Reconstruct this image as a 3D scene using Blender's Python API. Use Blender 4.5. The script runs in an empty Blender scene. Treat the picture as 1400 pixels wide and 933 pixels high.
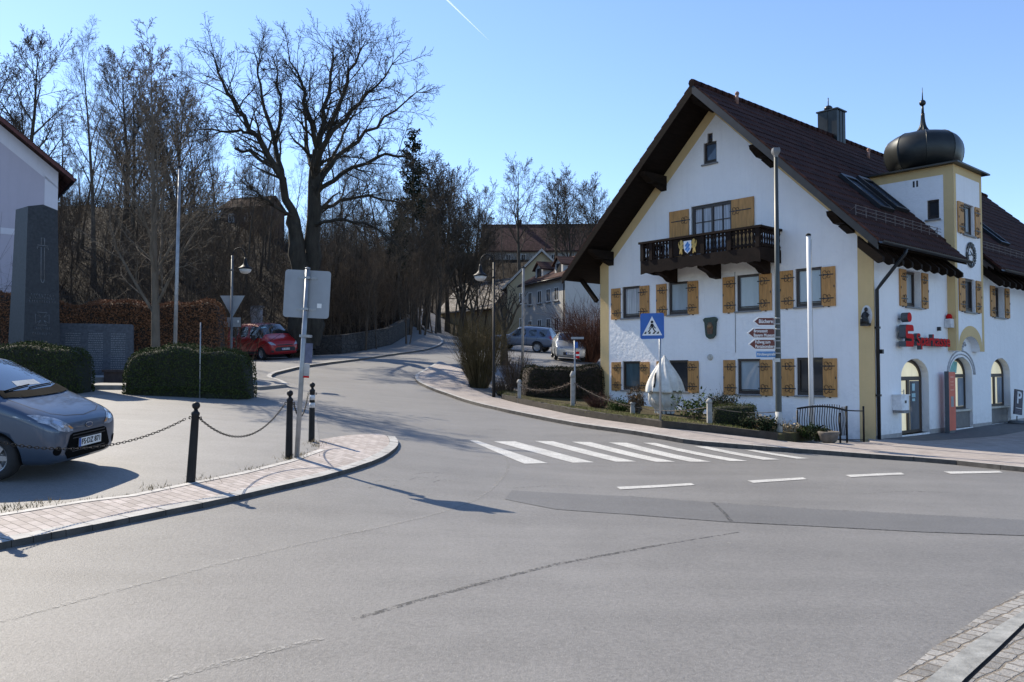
import bpy, bmesh, math, random
import numpy as np
from mathutils import Vector, Matrix
R=math.radians
random.seed(7); rng=np.random.default_rng(7)
scn=bpy.context.scene; col=scn.collection
# ---------------------------------------------------------------- camera
FPX=1120.0; PITCH=math.atan(38.5/FPX); CZ=1.65
cam_d=bpy.data.cameras.new('camera'); cam=bpy.data.objects.new('camera',cam_d); col.objects.link(cam)
cam_d.sensor_width=36; cam_d.lens=36*FPX/1400; cam_d.clip_start=.05; cam_d.clip_end=20000
cam.location=(0,0,CZ); cam.rotation_euler=(R(90)+PITCH,0,0); scn.camera=cam
# ---------------------------------------------------------------- light
SUN_AZ=R(-47); SUN_EL=R(39.5)
w=bpy.data.worlds.new('World'); scn.world=w; w.use_nodes=True
nt=w.node_tree; bg=nt.nodes['Background']
sky=nt.nodes.new('ShaderNodeTexSky'); sky.sky_type='NISHITA'; sky.sun_disc=False
sky.sun_elevation=SUN_EL; sky.sun_rotation=SUN_AZ; sky.altitude=450; sky.air_density=1.0; sky.dust_density=.1; sky.ozone_density=4.5
tint=nt.nodes.new('ShaderNodeMix'); tint.data_type='RGBA'; tint.blend_type='MULTIPLY'; tint.inputs[0].default_value=1; tint.inputs[7].default_value=(1.035,.99,1,1); nt.links.new(sky.outputs[0],tint.inputs[6]); nt.links.new(tint.outputs[2],bg.inputs[0]); bg.inputs[1].default_value=.15
sd=bpy.data.lights.new('sun','SUN'); sd.energy=5.0; sd.angle=R(.5); sd.color=(1,.9,.74)
so=bpy.data.objects.new('sun',sd); col.objects.link(so)
sdir=Vector((math.sin(SUN_AZ)*math.cos(SUN_EL),math.cos(SUN_AZ)*math.cos(SUN_EL),math.sin(SUN_EL)))
so.rotation_euler=sdir.to_track_quat('Z','Y').to_euler(); so.location=(-30,20,40)
scn.view_settings.view_transform='Standard'; scn.view_settings.look='None'
scn.view_settings.exposure=.66; scn.view_settings.gamma=1; scn.view_settings.use_curve_mapping=False
scn.render.engine='CYCLES'; scn.cycles.use_denoising=True; scn.cycles.denoiser='OPENIMAGEDENOISE'; scn.cycles.denoising_input_passes='RGB_ALBEDO_NORMAL'; scn.cycles.denoising_prefilter='ACCURATE'
scn.cycles.max_bounces=6; scn.cycles.diffuse_bounces=3; scn.cycles.transparent_max_bounces=8
# ---------------------------------------------------------------- helpers
def ray(px,py):
    x=(px-700)/FPX; z=-(py-466.5)/FPX
    return np.array([x,math.cos(PITCH)-z*math.sin(PITCH),math.sin(PITCH)+z*math.cos(PITCH)])
def at(px,py,Y):
    r=ray(px,py); return np.array([0,0,CZ])+r*(Y/r[1])
# ground heights: thin plate spline through surveyed spots
CP=np.array([(0,0,0),(2,4.3,0),(-3,3,.03),(-4.4,7,.03),(-3.6,8.4,.03),(-.75,10.5,-.08),(-2,8.7,-.03),(-3.05,9.3,.05),(-1.5,12.2,.02),(.5,13,-.1),(-4.07,10.45,.16),(-3.5,12.9,.24),(-3.58,14.7,.33),(-9.2,23,.93),(-12.8,22,.96),(-6.4,10.1,.25),
(1.4,15.8,-.17),(-.4,19.5,0),(5.9,16.5,-.19),(6.2,18.5,-.22),(7.6,18.5,-.32),(3.79,21,.08),(6.85,21,-.19),(8.2,22.5,-.3),(10.2,23,-.41),(3.3,30.7,.3),
(17,29,-.41),(22,34,-.41),(12,32,-.2),(-.67,30,.53),(-4.1,36,1.3),(-3.05,31,.85),(-.5,25.5,.38),(2,21.5,.1),(-3.5,28,.65),(-4.1,21,.42),
(-9.2,31,1.26),(-8.9,40,1.9),(-6.9,48,2.46),(-6,52,2.75),(-5.1,62,3.7),(-5.9,68,4.3),(-8,78,5.3),(-9.7,95,6.9),(-13.5,48,2.21),(1.81,58,2.9),(2.9,43,2.05),(4.4,70,4.4),
(-30,95,18),(-18,100,12.5),(4.4,140,20.5),(-14,115,11.5),(-21,40,3.2),(-29,60,8.5),(-23,58,6.0),(-17,50,2.35),(-15.5,51.5,2.4),(-18.5,47,2.2),(-17,43,2.0),(-13,50,2.35),(-16,70,7.5),(30,30,-.7),(30,60,.6),(20,15,-.5),(0,-20,-.3),(-20,-10,.3),(25,-15,-.6),(-25,10,.7),(-26,28,1.5),
(0,220,27),(-80,140,25),(80,170,18),(60,100,7),(-70,60,11),(140,50,2),(-120,0,4),(120,-60,-2),(-60,-80,0),(22,90,5.5),(-50,45,6)],float)
def _U(r2): return .5*r2*np.log(r2+1e-9)
_n=len(CP); _K=_U(((CP[:,None,:2]-CP[None,:,:2])**2).sum(-1))+np.eye(_n)*.5
_P=np.c_[np.ones(_n),CP[:,:2]]; _A=np.block([[_K,_P],[_P.T,np.zeros((3,3))]])
_W=np.linalg.solve(_A,np.r_[CP[:,2],0,0,0])
def Hn(x,y):
    x=np.asarray(x,float).ravel(); y=np.asarray(y,float).ravel()
    xc=np.clip(x,-130,150); yc=np.clip(y,-80,240)
    out=np.empty(len(x))
    for i in range(0,len(x),8000):
        a=np.c_[xc[i:i+8000],yc[i:i+8000]]
        k=_U(((a[:,None,:]-CP[None,:,:2])**2).sum(-1))
        out[i:i+8000]=k@_W[:_n]+_W[_n]+a@_W[_n+1:]
    return np.clip(out,-3,30)
def H(x,y): return float(Hn([x],[y])[0])
def G(px,py,off=0.0):
    r=ray(px,py); ts=np.concatenate([np.arange(1,60,.25),np.arange(60,300,1.)])
    p=r[None]*ts[:,None]; d=p[:,2]+CZ-Hn(p[:,0],p[:,1])-off
    k=int(np.argmax(d<0)) if (d<0).any() else len(ts)-1
    a,b=ts[k-1],ts[k]
    for _ in range(24):
        m=(a+b)/2; q=r*m
        if q[2]+CZ-H(q[0],q[1])-off>0: a=m
        else: b=m
    q=r*b; return (q[0],q[1])
def px2g(pts,off=0.0): return [G(x,y,off) for x,y in pts]

def tag(o,label=None,cat=None,group=None,kind=None):
    if label: o['label']=label
    if cat: o['category']=cat
    if group: o['group']=group
    if kind: o['kind']=kind
    return o
def thing(name,label,cat,loc=(0,0,0),rz=0,group=None):
    o=bpy.data.objects.new(name,None); col.objects.link(o); o.location=loc; o.rotation_euler=(0,0,rz)
    o.empty_display_size=.2
    return tag(o,label,cat,group)
def copy_tree(o,parent=None):
    c=o.copy(); col.objects.link(c)
    if parent: c.parent=parent
    for ch in o.children: copy_tree(ch,c)
    return c
def on_ground(o,x,y,head,wb=2.6,tr=1.5,dz=0.0):
    """stand a vehicle (nose along +x, nose at x,y) on the sloping ground"""
    h=Vector((head[0],head[1],0)).normalized(); s_=Vector((-h.y,h.x,0)); p=Vector((x,y,0))-h*.8
    z=[H(*(q.xy)) for q in (p+s_*tr/2,p-s_*tr/2,p-h*wb+s_*tr/2,p-h*wb-s_*tr/2)]
    fx=Vector((h.x*wb,h.y*wb,(z[0]+z[1]-z[2]-z[3])/2)).normalized(); fy=Vector((s_.x*tr,s_.y*tr,(z[0]+z[2]-z[1]-z[3])/2)); fz=fx.cross(fy).normalized(); fy=fz.cross(fx)
    zc=sum(z)/4; c=Vector((x,y,zc))+Vector((0,0,fx.z*(.8+wb/2)))
    o.matrix_world=Matrix(((fx.x,fy.x,fz.x,c.x),(fx.y,fy.y,fz.y,c.y),(fx.z,fy.z,fz.z,c.z+dz),(0,0,0,1)))
class MB:
    def __init__(s): s.v=[]; s.f=[]; s.m=[]; s.s=[]
    def add(s,vs,fs,m=0,sm=False):
        o=len(s.v); s.v+=[(float(a[0]),float(a[1]),float(a[2])) for a in vs]
        for f in fs: s.f.append(tuple(i+o for i in f)); s.m.append(m); s.s.append(sm)
        return s
    def box(s,x0,x1,y0,y1,z0,z1,m=0):
        return s.add([(x0,y0,z0),(x1,y0,z0),(x1,y1,z0),(x0,y1,z0),(x0,y0,z1),(x1,y0,z1),(x1,y1,z1),(x0,y1,z1)],
              [(3,2,1,0),(4,5,6,7),(0,1,5,4),(1,2,6,5),(2,3,7,6),(3,0,4,7)],m)
    def obox(s,c,sz,M=None,m=0):
        x,y,z=[a/2 for a in sz]; c=Vector(c); M=M or Matrix.Identity(3)
        vs=[c+M@Vector(p) for p in [(-x,-y,-z),(x,-y,-z),(x,y,-z),(-x,y,-z),(-x,-y,z),(x,-y,z),(x,y,z),(-x,y,z)]]
        return s.add(vs,[(3,2,1,0),(4,5,6,7),(0,1,5,4),(1,2,6,5),(2,3,7,6),(3,0,4,7)],m)
    def prism(s,pts,ax,a,b,m=0,sm=False):
        f={'x':lambda p,t:(t,p[0],p[1]),'y':lambda p,t:(p[0],t,p[1]),'z':lambda p,t:(p[0],p[1],t)}[ax]
        n=len(pts); vs=[f(p,a) for p in pts]+[f(p,b) for p in pts]
        s.add(vs,[tuple(range(n))[::-1],tuple(range(n,2*n))],m)
        return s.add(vs,[(i,(i+1)%n,n+(i+1)%n,n+i) for i in range(n)],m,sm)
    def tube(s,pts,rad,n=8,m=0,sm=True,cap=True):
        pts=[Vector(p) for p in pts]; k=len(pts)
        if not hasattr(rad,'__len__'): rad=[rad]*k
        vs=[]; ref=None
        for i,p in enumerate(pts):
            d=(pts[min(i+1,k-1)]-pts[max(i-1,0)]); d=d.normalized() if d.length>1e-9 else Vector((0,0,1))
            if ref is None: ref=d.orthogonal().normalized()
            ref=(ref-d*ref.dot(d)); ref=ref.normalized() if ref.length>1e-6 else d.orthogonal().normalized()
            b=d.cross(ref)
            for j in range(n):
                a=2*math.pi*j/n; vs.append(p+(ref*math.cos(a)+b*math.sin(a))*rad[i])
        fs=[(i*n+j,i*n+(j+1)%n,(i+1)*n+(j+1)%n,(i+1)*n+j) for i in range(k-1) for j in range(n)]
        s.add(vs,fs,m,sm)
        if cap: s.add(vs[:n],[tuple(range(n))[::-1]],m); s.add(vs[-n:],[tuple(range(n))],m)
        return s
    def lathe(s,prof,n=20,c=(0,0,0),m=0,sm=True,a0=0,axis='z',sx=1,sy=1,cap=True):
        k=len(prof); vs=[]
        for r,z in prof:
            for j in range(n):
                a=a0+2*math.pi*j/n; x,y=r*math.cos(a)*sx,r*math.sin(a)*sy
                vs.append({'z':(c[0]+x,c[1]+y,c[2]+z),'y':(c[0]+x,c[1]+z,c[2]+y),'x':(c[0]+z,c[1]+x,c[2]+y)}[axis])
        fs=[(i*n+j,i*n+(j+1)%n,(i+1)*n+(j+1)%n,(i+1)*n+j) for i in range(k-1) for j in range(n)]
        s.add(vs,fs,m,sm)
        if cap and prof[0][0]>1e-4: s.add(vs[:n],[tuple(range(n))[::-1]],m)
        if cap and prof[-1][0]>1e-4: s.add(vs[-n:],[tuple(range(n))],m)
        return s
    def ball(s,c,r,m=0,n=12,k=8,sz=1.0):
        return s.lathe([(r*math.sin(math.pi*i/k)+1e-5,-r*sz*math.cos(math.pi*i/k)) for i in range(k+1)],n,c,m)
    def text(s,body,size,M,ext=0.0,m=0,align='CENTER',width=None,bold=0.0,xs=1.0):
        cu=bpy.data.curves.new('txt','FONT'); cu.body=body; cu.size=size; cu.extrude=ext; cu.align_x=align; cu.align_y='CENTER'; cu.offset=bold; cu.resolution_u=4
        ob=bpy.data.objects.new('txt',cu); col.objects.link(ob)
        dg=bpy.context.evaluated_depsgraph_get(); me=bpy.data.meshes.new_from_object(ob.evaluated_get(dg))
        xv=[v.co.x for v in me.vertices] or [0,1]
        if width: xs=width/max(1e-6,max(xv)-min(xv))
        s.add([M@Vector((v.co.x*xs,v.co.y,v.co.z)) for v in me.vertices],[tuple(p.vertices) for p in me.polygons],m)
        bpy.data.objects.remove(ob); bpy.data.curves.remove(cu); bpy.data.meshes.remove(me)
        return s
    def build(s,name,mats,parent=None,loc=None,rz=None,fix=True,smooth_angle=None):
        me=bpy.data.meshes.new(name); me.from_pydata(s.v,[],s.f); 
        if not isinstance(mats,(list,tuple)): mats=[mats]
        for m in mats: me.materials.append(m)
        me.polygons.foreach_set('material_index',s.m); me.polygons.foreach_set('use_smooth',s.s)
        if fix and len(s.f)<60000:
            bm=bmesh.new(); bm.from_mesh(me); bmesh.ops.remove_doubles(bm,verts=bm.verts,dist=1e-5)
            bmesh.ops.recalc_face_normals(bm,faces=bm.faces); bm.to_mesh(me); bm.free()
        me.update(); o=bpy.data.objects.new(name,me); col.objects.link(o)
        if parent: o.parent=parent
        if loc is not None: o.location=loc
        if rz is not None: o.rotation_euler=(0,0,rz)
        return o
def islands(mb,name,mats,parent=None):
    """one object per separate piece of the builder, all with the same plain name"""
    n=len(mb.v); key={}; par=list(range(n))
    def find(a):
        while par[a]!=a: par[a]=par[par[a]]; a=par[a]
        return a
    for i,v in enumerate(mb.v):
        k=(round(v[0],5),round(v[1],5),round(v[2],5))
        if k in key: par[find(i)]=find(key[k])
        else: key[k]=i
    for f in mb.f:
        for a in f[1:]: par[find(a)]=find(f[0])
    gr={}
    for fi,f in enumerate(mb.f): gr.setdefault(find(f[0]),[]).append(fi)
    out=[]
    for fl in gr.values():
        q=MB(); mp={}
        for fi in fl:
            g=[]
            for a in mb.f[fi]:
                if a not in mp: mp[a]=len(q.v); q.v.append(mb.v[a])
                g.append(mp[a])
            q.f.append(tuple(g)); q.m.append(mb.m[fi]); q.s.append(mb.s[fi])
        out.append(q.build(name,mats,parent))
    return out
def fastmesh(name,v,f,mats,mi=None,parent=None,smooth=False):
    """v (n,3) array, f (m,k) array of equal sized faces"""
    v=np.asarray(v,np.float32); f=np.asarray(f,np.int32); me=bpy.data.meshes.new(name)
    k=f.shape[1]; me.vertices.add(len(v)); me.vertices.foreach_set('co',v.ravel())
    me.loops.add(f.size); me.loops.foreach_set('vertex_index',f.ravel())
    me.polygons.add(len(f)); me.polygons.foreach_set('loop_start',np.arange(0,f.size,k,dtype=np.int32))
    if not isinstance(mats,(list,tuple)): mats=[mats]
    for m in mats: me.materials.append(m)
    if mi is not None: me.polygons.foreach_set('material_index',np.asarray(mi,np.int32))
    me.polygons.foreach_set('use_smooth',np.full(len(f),smooth))
    me.update(calc_edges=True); me.validate()
    o=bpy.data.objects.new(name,me); col.objects.link(o)
    if parent: o.parent=parent
    return o
# ---------------------------------------------------------------- materials
class NB:
    def __init__(s,name):
        s.mat=bpy.data.materials.new(name); s.mat.use_nodes=True; s.t=s.mat.node_tree; s.p=s.t.nodes['Principled BSDF']
    def n(s,typ,**kw):
        x=s.t.nodes.new(typ)
        for k,v in kw.items(): setattr(x,k,v)
        return x
    def l(s,a,b): s.t.links.new(a,b)
    def coord(s,obj=True,scale=None,rot=None):
        c=s.n('ShaderNodeTexCoord').outputs['Object' if obj else 'Generated']
        if scale is None and rot is None: return c
        m=s.n('ShaderNodeMapping'); s.l(c,m.inputs[0])
        if scale: m.inputs['Scale'].default_value=scale
        if rot: m.inputs['Rotation'].default_value=rot
        return m.outputs[0]
    def noise(s,co,scale,detail=3,rough=.55):
        x=s.n('ShaderNodeTexNoise'); s.l(co,x.inputs['Vector']); x.inputs['Scale'].default_value=scale; x.inputs['Detail'].default_value=detail; x.inputs['Roughness'].default_value=rough
        return x.outputs['Fac']
    def ramp(s,fac,stops,interp='LINEAR'):
        x=s.n('ShaderNodeValToRGB'); x.color_ramp.interpolation=interp; e=x.color_ramp.elements
        while len(e)<len(stops): e.new(.5)
        for el,(p,c) in zip(e,stops): el.position=p; el.color=(c[0],c[1],c[2],1) if hasattr(c,'__len__') else (c,c,c,1)
        s.l(fac,x.inputs[0]); return x.outputs[0]
    def mix(s,fac,a,b,blend='MIX'):
        x=s.n('ShaderNodeMix',data_type='RGBA',blend_type=blend)
        for v,i in ((fac,0),(a,6),(b,7)):
            if hasattr(v,'is_linked') or hasattr(v,'links'): s.l(v,x.inputs[i])
            elif i==0: x.inputs[0].default_value=v
            else: x.inputs[i].default_value=(v[0],v[1],v[2],1)
        return x.outputs[2]
    def bump(s,h,strength=.3,dist=.02,prev=None):
        b=s.n('ShaderNodeBump'); b.inputs['Strength'].default_value=strength; b.inputs['Distance'].default_value=dist; s.l(h,b.inputs['Height'])
        if prev is not None: s.l(prev,b.inputs['Normal'])
        s.l(b.outputs[0],s.p.inputs['Normal']); return b.outputs[0]
    def done(s,color=None,rough=.8,metal=0,spec=None,coat=0,emis=None):
        if color is not None:
            if hasattr(color,'links'): s.l(color,s.p.inputs['Base Color'])
            else: s.p.inputs['Base Color'].default_value=(*color,1)
        if hasattr(rough,'links'): s.l(rough,s.p.inputs['Roughness'])
        else: s.p.inputs['Roughness'].default_value=rough
        s.p.inputs['Metallic'].default_value=metal
        if spec is not None: s.p.inputs['Specular IOR Level'].default_value=spec
        if coat: s.p.inputs['Coat Weight'].default_value=coat; s.p.inputs['Coat Roughness'].default_value=.04
        if emis: s.p.inputs['Emission Color'].default_value=(*emis[0],1); s.p.inputs['Emission Strength'].default_value=emis[1]
        return s.mat
_mc={}
def mat(name,c,rough=.7,var=.18,scale=6,bump=0,bscale=None,metal=0,spec=None,coat=0,stretch=None):
    if name in _mc: return _mc[name]
    b=NB(name); co=b.coord(scale=stretch) if stretch else b.coord()
    f=b.noise(co,scale,4); lo=[a*(1-var) for a in c]; hi=[min(1,a*(1+var)) for a in c]
    cc=b.ramp(f,[(.3,lo),(.7,hi)])
    if bump: b.bump(b.noise(co,bscale or scale*4,3),bump,.01)
    _mc[name]=b.done(cc,rough,metal,spec,coat); return _mc[name]
# --- polygon sheets clipped to a common grid
def clip_cell(poly,x0,x1,y0,y1):
    def cut(p,ax,val,sgn):
        o=[]
        for i in range(len(p)):
            a,b=p[i-1],p[i]; da=(a[ax]-val)*sgn; db=(b[ax]-val)*sgn
            if (da>=0)!=(db>=0):
                t=da/(da-db); q=[a[0]+(b[0]-a[0])*t,a[1]+(b[1]-a[1])*t]; q[ax]=val; o.append(tuple(q))
            if db>=0: o.append(b)
        return o
    for ax,val,sg in ((0,x0,1),(0,x1,-1),(1,y0,1),(1,y1,-1)):
        poly=cut(poly,ax,val,sg)
        if len(poly)<3: return []
    return poly
def pip(poly,x,y):
    x=np.asarray(x);y=np.asarray(y);ins=np.zeros(x.shape,bool)
    for i in range(len(poly)):
        (x1,y1),(x2,y2)=poly[i-1],poly[i]
        c=((y1>y)!=(y2>y)); 
        with np.errstate(all='ignore'): ins^=c&(x<(x2-x1)*(y-y1)/(y2-y1+1e-12)+x1)
    return ins
def sheet(name,poly,off,m,cs=.6,kind='structure',wall=0,parent=None,zf=None):
    """a drape of the polygon over the ground, off metres above it; wall>0 adds a vertical edge going down"""
    poly=[(float(a),float(b)) for a,b in poly]
    P=np.array(poly); i0,i1=math.floor(P[:,0].min()/cs),math.ceil(P[:,0].max()/cs); j0,j1=math.floor(P[:,1].min()/cs),math.ceil(P[:,1].max()/cs)
    touch=set()
    for k in range(len(poly)):
        a,b=P[k-1],P[k]; n=max(2,int(np.hypot(*(b-a))/(cs*.2))+2)
        for t in np.linspace(0,1,n):
            q=a+(b-a)*t; i,j=q/cs
            for di in (-1e-6,1e-6):
                for dj in (-1e-6,1e-6): touch.add((math.floor(i+di),math.floor(j+dj)))
    ii,jj=np.meshgrid(np.arange(i0,i1),np.arange(j0,j1),indexing='ij')
    ins=pip(poly,(ii+.5)*cs,(jj+.5)*cs)
    vid={}; vs=[]; fs=[]
    def vert(x,y):
        k=(round(x,4),round(y,4))
        if k not in vid: vid[k]=len(vs); vs.append(k)
        return vid[k]
    for i,j,b in zip(ii.ravel(),jj.ravel(),ins.ravel()):
        if (i,j) in touch:
            c=clip_cell(poly,i*cs,(i+1)*cs,j*cs,(j+1)*cs)
            if len(c)>=3:
                f=[vert(*q) for q in c]; g=[f[t] for t in range(len(f)) if f[t]!=f[t-1]]
                if len(set(g))>=3 and len(set(g))==len(g): fs.append(g)
        elif b: fs.append([vert(i*cs,j*cs),vert((i+1)*cs,j*cs),vert((i+1)*cs,(j+1)*cs),vert(i*cs,(j+1)*cs)])
    A=np.array(vs); z=Hn(A[:,0],A[:,1])+off
    mb=MB(); mb.add(np.c_[A,z],fs,0,True)
    if wall:
        n=0; W=[];F=[]
        for k in range(len(poly)):
            a,b=P[k-1],P[k]; s=max(1,int(np.hypot(*(b-a))/cs))
            for t in range(s):
                p,q=a+(b-a)*t/s,a+(b-a)*(t+1)/s; zp,zq=H(*p)+off,H(*q)+off
                W+=[(*p,zp),(*q,zq),(*q,zq-wall),(*p,zp-wall)]; F.append((n,n+1,n+2,n+3)); n+=4
        mb.add(W,F,0)
    o=mb.build(name,m,parent,fix=False)
    bm=bmesh.new(); bm.from_mesh(o.data); bmesh.ops.recalc_face_normals(bm,faces=bm.faces)
    for f in bm.faces:
        if abs(f.normal.z)>.7 and f.normal.z<0: f.normal_flip()
    bm.to_mesh(o.data); bm.free()
    if kind: o['kind']=kind
    return o
def offset_line(pts,d):
    """points moved d to the left of the running direction"""
    P=np.array(pts,float); o=[]
    for i in range(len(P)):
        t=P[min(i+1,len(P)-1)]-P[max(i-1,0)]; t/=max(1e-9,np.hypot(*t)); o.append((P[i,0]-t[1]*d,P[i,1]+t[0]*d))
    return o
def ext(pts,L,end=True):
    a,b=(np.array(pts[-2]),np.array(pts[-1])) if end else (np.array(pts[1]),np.array(pts[0]))
    d=(b-a)/np.hypot(*(b-a)); q=tuple(b+d*L); return list(pts)+[q] if end else [q]+list(pts)
def resample(pts,step):
    P=np.array(pts,float); out=[tuple(P[0])]
    for a,b in zip(P[:-1],P[1:]):
        n=max(1,int(np.hypot(*(b-a)[:2])/step))
        out+=[tuple(a+(b-a)*t/n) for t in range(1,n+1)]
    return out
def smooth_line(pts,it=2):
    P=[np.array(p,float) for p in pts]
    for _ in range(it):
        q=[P[0]]
        for a,b in zip(P[:-1],P[1:]): q+=[a*.75+b*.25,a*.25+b*.75]
        P=q+[P[-1]]
    return [tuple(p) for p in P]
def ribbon(name,pts,wd,off,m,kind='structure'):
    a=offset_line(pts,wd/2); b=offset_line(pts,-wd/2)
    return sheet(name,a+b[::-1],off,m,.6,kind)
# ================================================================ ground, road, pavements
def asphalt(name,lo,hi,speck=110,tint=(1,.965,.915),patchy=1.0):
    b=NB(name); co=b.coord()
    def madd(x,k,y=None):
        n=b.n('ShaderNodeMath',operation='MULTIPLY_ADD'); b.l(x,n.inputs[0]); n.inputs[1].default_value=k
        if y is None: n.inputs[2].default_value=0
        else: b.l(y,n.inputs[2])
        return n.outputs[0]
    big=b.noise(co,.22,5,.6); mid=b.noise(co,1.7,6,.72); agg=b.noise(co,30,3,.75); fine=b.noise(co,speck,2,.7); lane=b.noise(b.coord(scale=(.12,1.3,1),rot=(0,0,R(14))),1.0,4,.6)
    f=madd(fine,.95,madd(agg,.95,madd(mid,.34*patchy,madd(big,.65*patchy,madd(lane,.42*patchy)))))
    h=b.n('ShaderNodeMapRange'); b.l(f,h.inputs[0]); h.inputs[1].default_value=.95+.33*patchy; h.inputs[2].default_value=.95+1.1*patchy
    c=b.ramp(h.outputs[0],[(.0,[lo*t for t in tint]),(1.0,[hi*t for t in tint])])
    vo=b.n('ShaderNodeTexVoronoi'); b.l(co,vo.inputs['Vector']); vo.inputs['Scale'].default_value=48
    chip=b.ramp(vo.outputs['Distance'],[(.0,1),(.26,0)]); sep=b.n('ShaderNodeSeparateColor'); b.l(vo.outputs['Color'],sep.inputs[0])
    rnd=b.ramp(sep.outputs[0],[(.62,0),(.8,1)]); ch=b.mix(1.0,chip,rnd,'MULTIPLY'); c=b.mix(madd(ch,.6),c,[min(1,hi*1.9*t) for t in tint])
    drk=b.ramp(sep.outputs[1],[(.7,0),(.9,1)]); c=b.mix(madd(b.mix(1.0,chip,drk,'MULTIPLY'),.55),c,[lo*.45]*3)
    # stains: a few darker spots of old oil and damp
    st=b.ramp(b.noise(co,.75,3,.55),[(.66,0),(.76,1)]); c=b.mix(madd(st,.22),c,[lo*.6]*3)
    b.bump(fine,.5,.006,b.bump(agg,.6,.008)); return b.done(c,.66,spec=.45)
M_ROAD=asphalt('road_asphalt',.102,.228)
M_PARK=asphalt('car_park_asphalt',.12,.27,90)
M_PATCH=asphalt('patch_asphalt',.08,.168,130,(1,.985,.965))
def ragged(name,c,thr):
    b=NB(name); co=b.coord(); f=b.noise(co,26,4,.8); cc=b.ramp(b.noise(co,60,2),[(.3,[a*.6 for a in c]),(.7,[a*1.3 for a in c])]); b.l(b.ramp(f,[(thr,0),(thr+.1,.8)]),b.p.inputs['Alpha']); return b.done(cc,.7)
M_SEAM=ragged('tar_seam_mat',(.055,.053,.05),.47)
M_SEAMP=ragged('pale_seam_mat',(.3,.29,.27),.46)
def paint_mat():
    b=NB('road_paint'); co=b.coord(); f=b.noise(co,2.5,5,.75); g=b.noise(co,42,4,.8); e=b.noise(co,7,5,.8)
    c=b.mix(b.ramp(g,[(.38,1),(.5,0)]),b.ramp(f,[(.3,(.42,.41,.38)),(.65,(.62,.61,.57))]),(.26,.25,.235))
    c=b.mix(b.ramp(e,[(.60,0),(.68,.75)]),c,(.21,.2,.185))
    b.bump(g,.3,.004); return b.done(c,.6)
M_PAINT=paint_mat()
def pavers(name,c1,c2,mortar,scale,rot,bw=.5,bh=.25,ms=.012,bumpv=.5,var=.25):
    b=NB(name); co=b.coord(rot=(0,0,rot))
    t=b.n('ShaderNodeTexBrick'); b.l(co,t.inputs['Vector']); t.inputs['Scale'].default_value=scale; t.inputs['Brick Width'].default_value=bw; t.inputs['Row Height'].default_value=bh
    t.inputs['Mortar Size'].default_value=ms; t.inputs['Mortar Smooth'].default_value=.2; t.inputs['Bias'].default_value=-.1
    t.inputs['Color1'].default_value=(*c1,1); t.inputs['Color2'].default_value=(*c2,1); t.inputs['Mortar'].default_value=(*mortar,1)
    n=b.ramp(b.noise(co,1.3,5,.7),[(.25,.8),(.75,1.12)]); n2=b.ramp(b.noise(co,70,2,.7),[(.3,.85),(.7,1.1)])
    c=b.mix(1,b.mix(1,t.outputs['Color'],n,'MULTIPLY'),n2,'MULTIPLY')
    inv=b.n('ShaderNodeMath',operation='SUBTRACT'); inv.inputs[0].default_value=1; b.l(t.outputs['Fac'],inv.inputs[1])
    b.bump(inv.outputs[0],bumpv,.012); return b.done(c,.85)
M_PAVE=pavers('pink_pavers',(.34,.295,.268),(.49,.435,.405),(.17,.15,.135),1.0,R(38),.21,.105,.006)
M_PAVE2=pavers('pale_pavers',(.31,.27,.245),(.38,.335,.305),(.19,.16,.14),1.0,R(-28),.4,.2,.007)
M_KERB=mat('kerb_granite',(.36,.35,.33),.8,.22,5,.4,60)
M_KFACE=mat('kerb_dark_face',(.07,.064,.058),.9,.35,6,.5,40)  # kerb sides, coloured much darker than the granite tops
def setts_mat():
    b=NB('granite_setts'); c0=b.coord(rot=(0,0,R(-41)))
    nz=b.n('ShaderNodeTexNoise'); nz.inputs['Scale'].default_value=7; nz.inputs['Detail'].default_value=3; b.l(c0,nz.inputs['Vector'])
    mx=b.n('ShaderNodeMix',data_type='RGBA',blend_type='LINEAR_LIGHT'); mx.inputs[0].default_value=.028; b.l(c0,mx.inputs[6]); b.l(nz.outputs['Color'],mx.inputs[7]); co=mx.outputs[2]
    t=b.n('ShaderNodeTexBrick'); b.l(co,t.inputs['Vector']); t.inputs['Scale'].default_value=1; t.inputs['Brick Width'].default_value=.125; t.inputs['Row Height'].default_value=.105; t.inputs['Mortar Size'].default_value=.011; t.inputs['Mortar Smooth'].default_value=.5; t.offset=.37
    t.inputs['Color1'].default_value=(.2,.19,.175,1); t.inputs['Color2'].default_value=(.34,.325,.3,1); t.inputs['Mortar'].default_value=(.17,.145,.115,1)
    n=b.ramp(b.noise(c0,55,4,.8),[(.25,.68),(.75,1.25)]); c=b.mix(1,t.outputs['Color'],n,'MULTIPLY'); d=b.ramp(b.noise(c0,2.2,4,.7),[(.3,.8),(.7,1.15)]); c=b.mix(1,c,d,'MULTIPLY')
    inv=b.n('ShaderNodeMath',operation='SUBTRACT'); inv.inputs[0].default_value=1; b.l(t.outputs['Fac'],inv.inputs[1])
    b.bump(inv.outputs[0],.7,.02,b.bump(b.noise(c0,32,4,.7),.7,.018)); return b.done(c,.85)
M_SETT=setts_mat()
def soil(name,stops,scale=3,fine=40,bumpv=.8):
    b=NB(name); co=b.coord(); f=b.noise(co,scale,6,.75); g=b.noise(co,fine,3,.8)
    m=b.n('ShaderNodeMath',operation='MULTIPLY_ADD'); b.l(g,m.inputs[0]); m.inputs[1].default_value=.6; b.l(f,m.inputs[2])
    h=b.n('ShaderNodeMath',operation='MULTIPLY'); b.l(m.outputs[0],h.inputs[0]); h.inputs[1].default_value=.62
    c=b.ramp(h.outputs[0],stops); b.bump(g,bumpv,.04); return b.done(c,.95,spec=.2)
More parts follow.
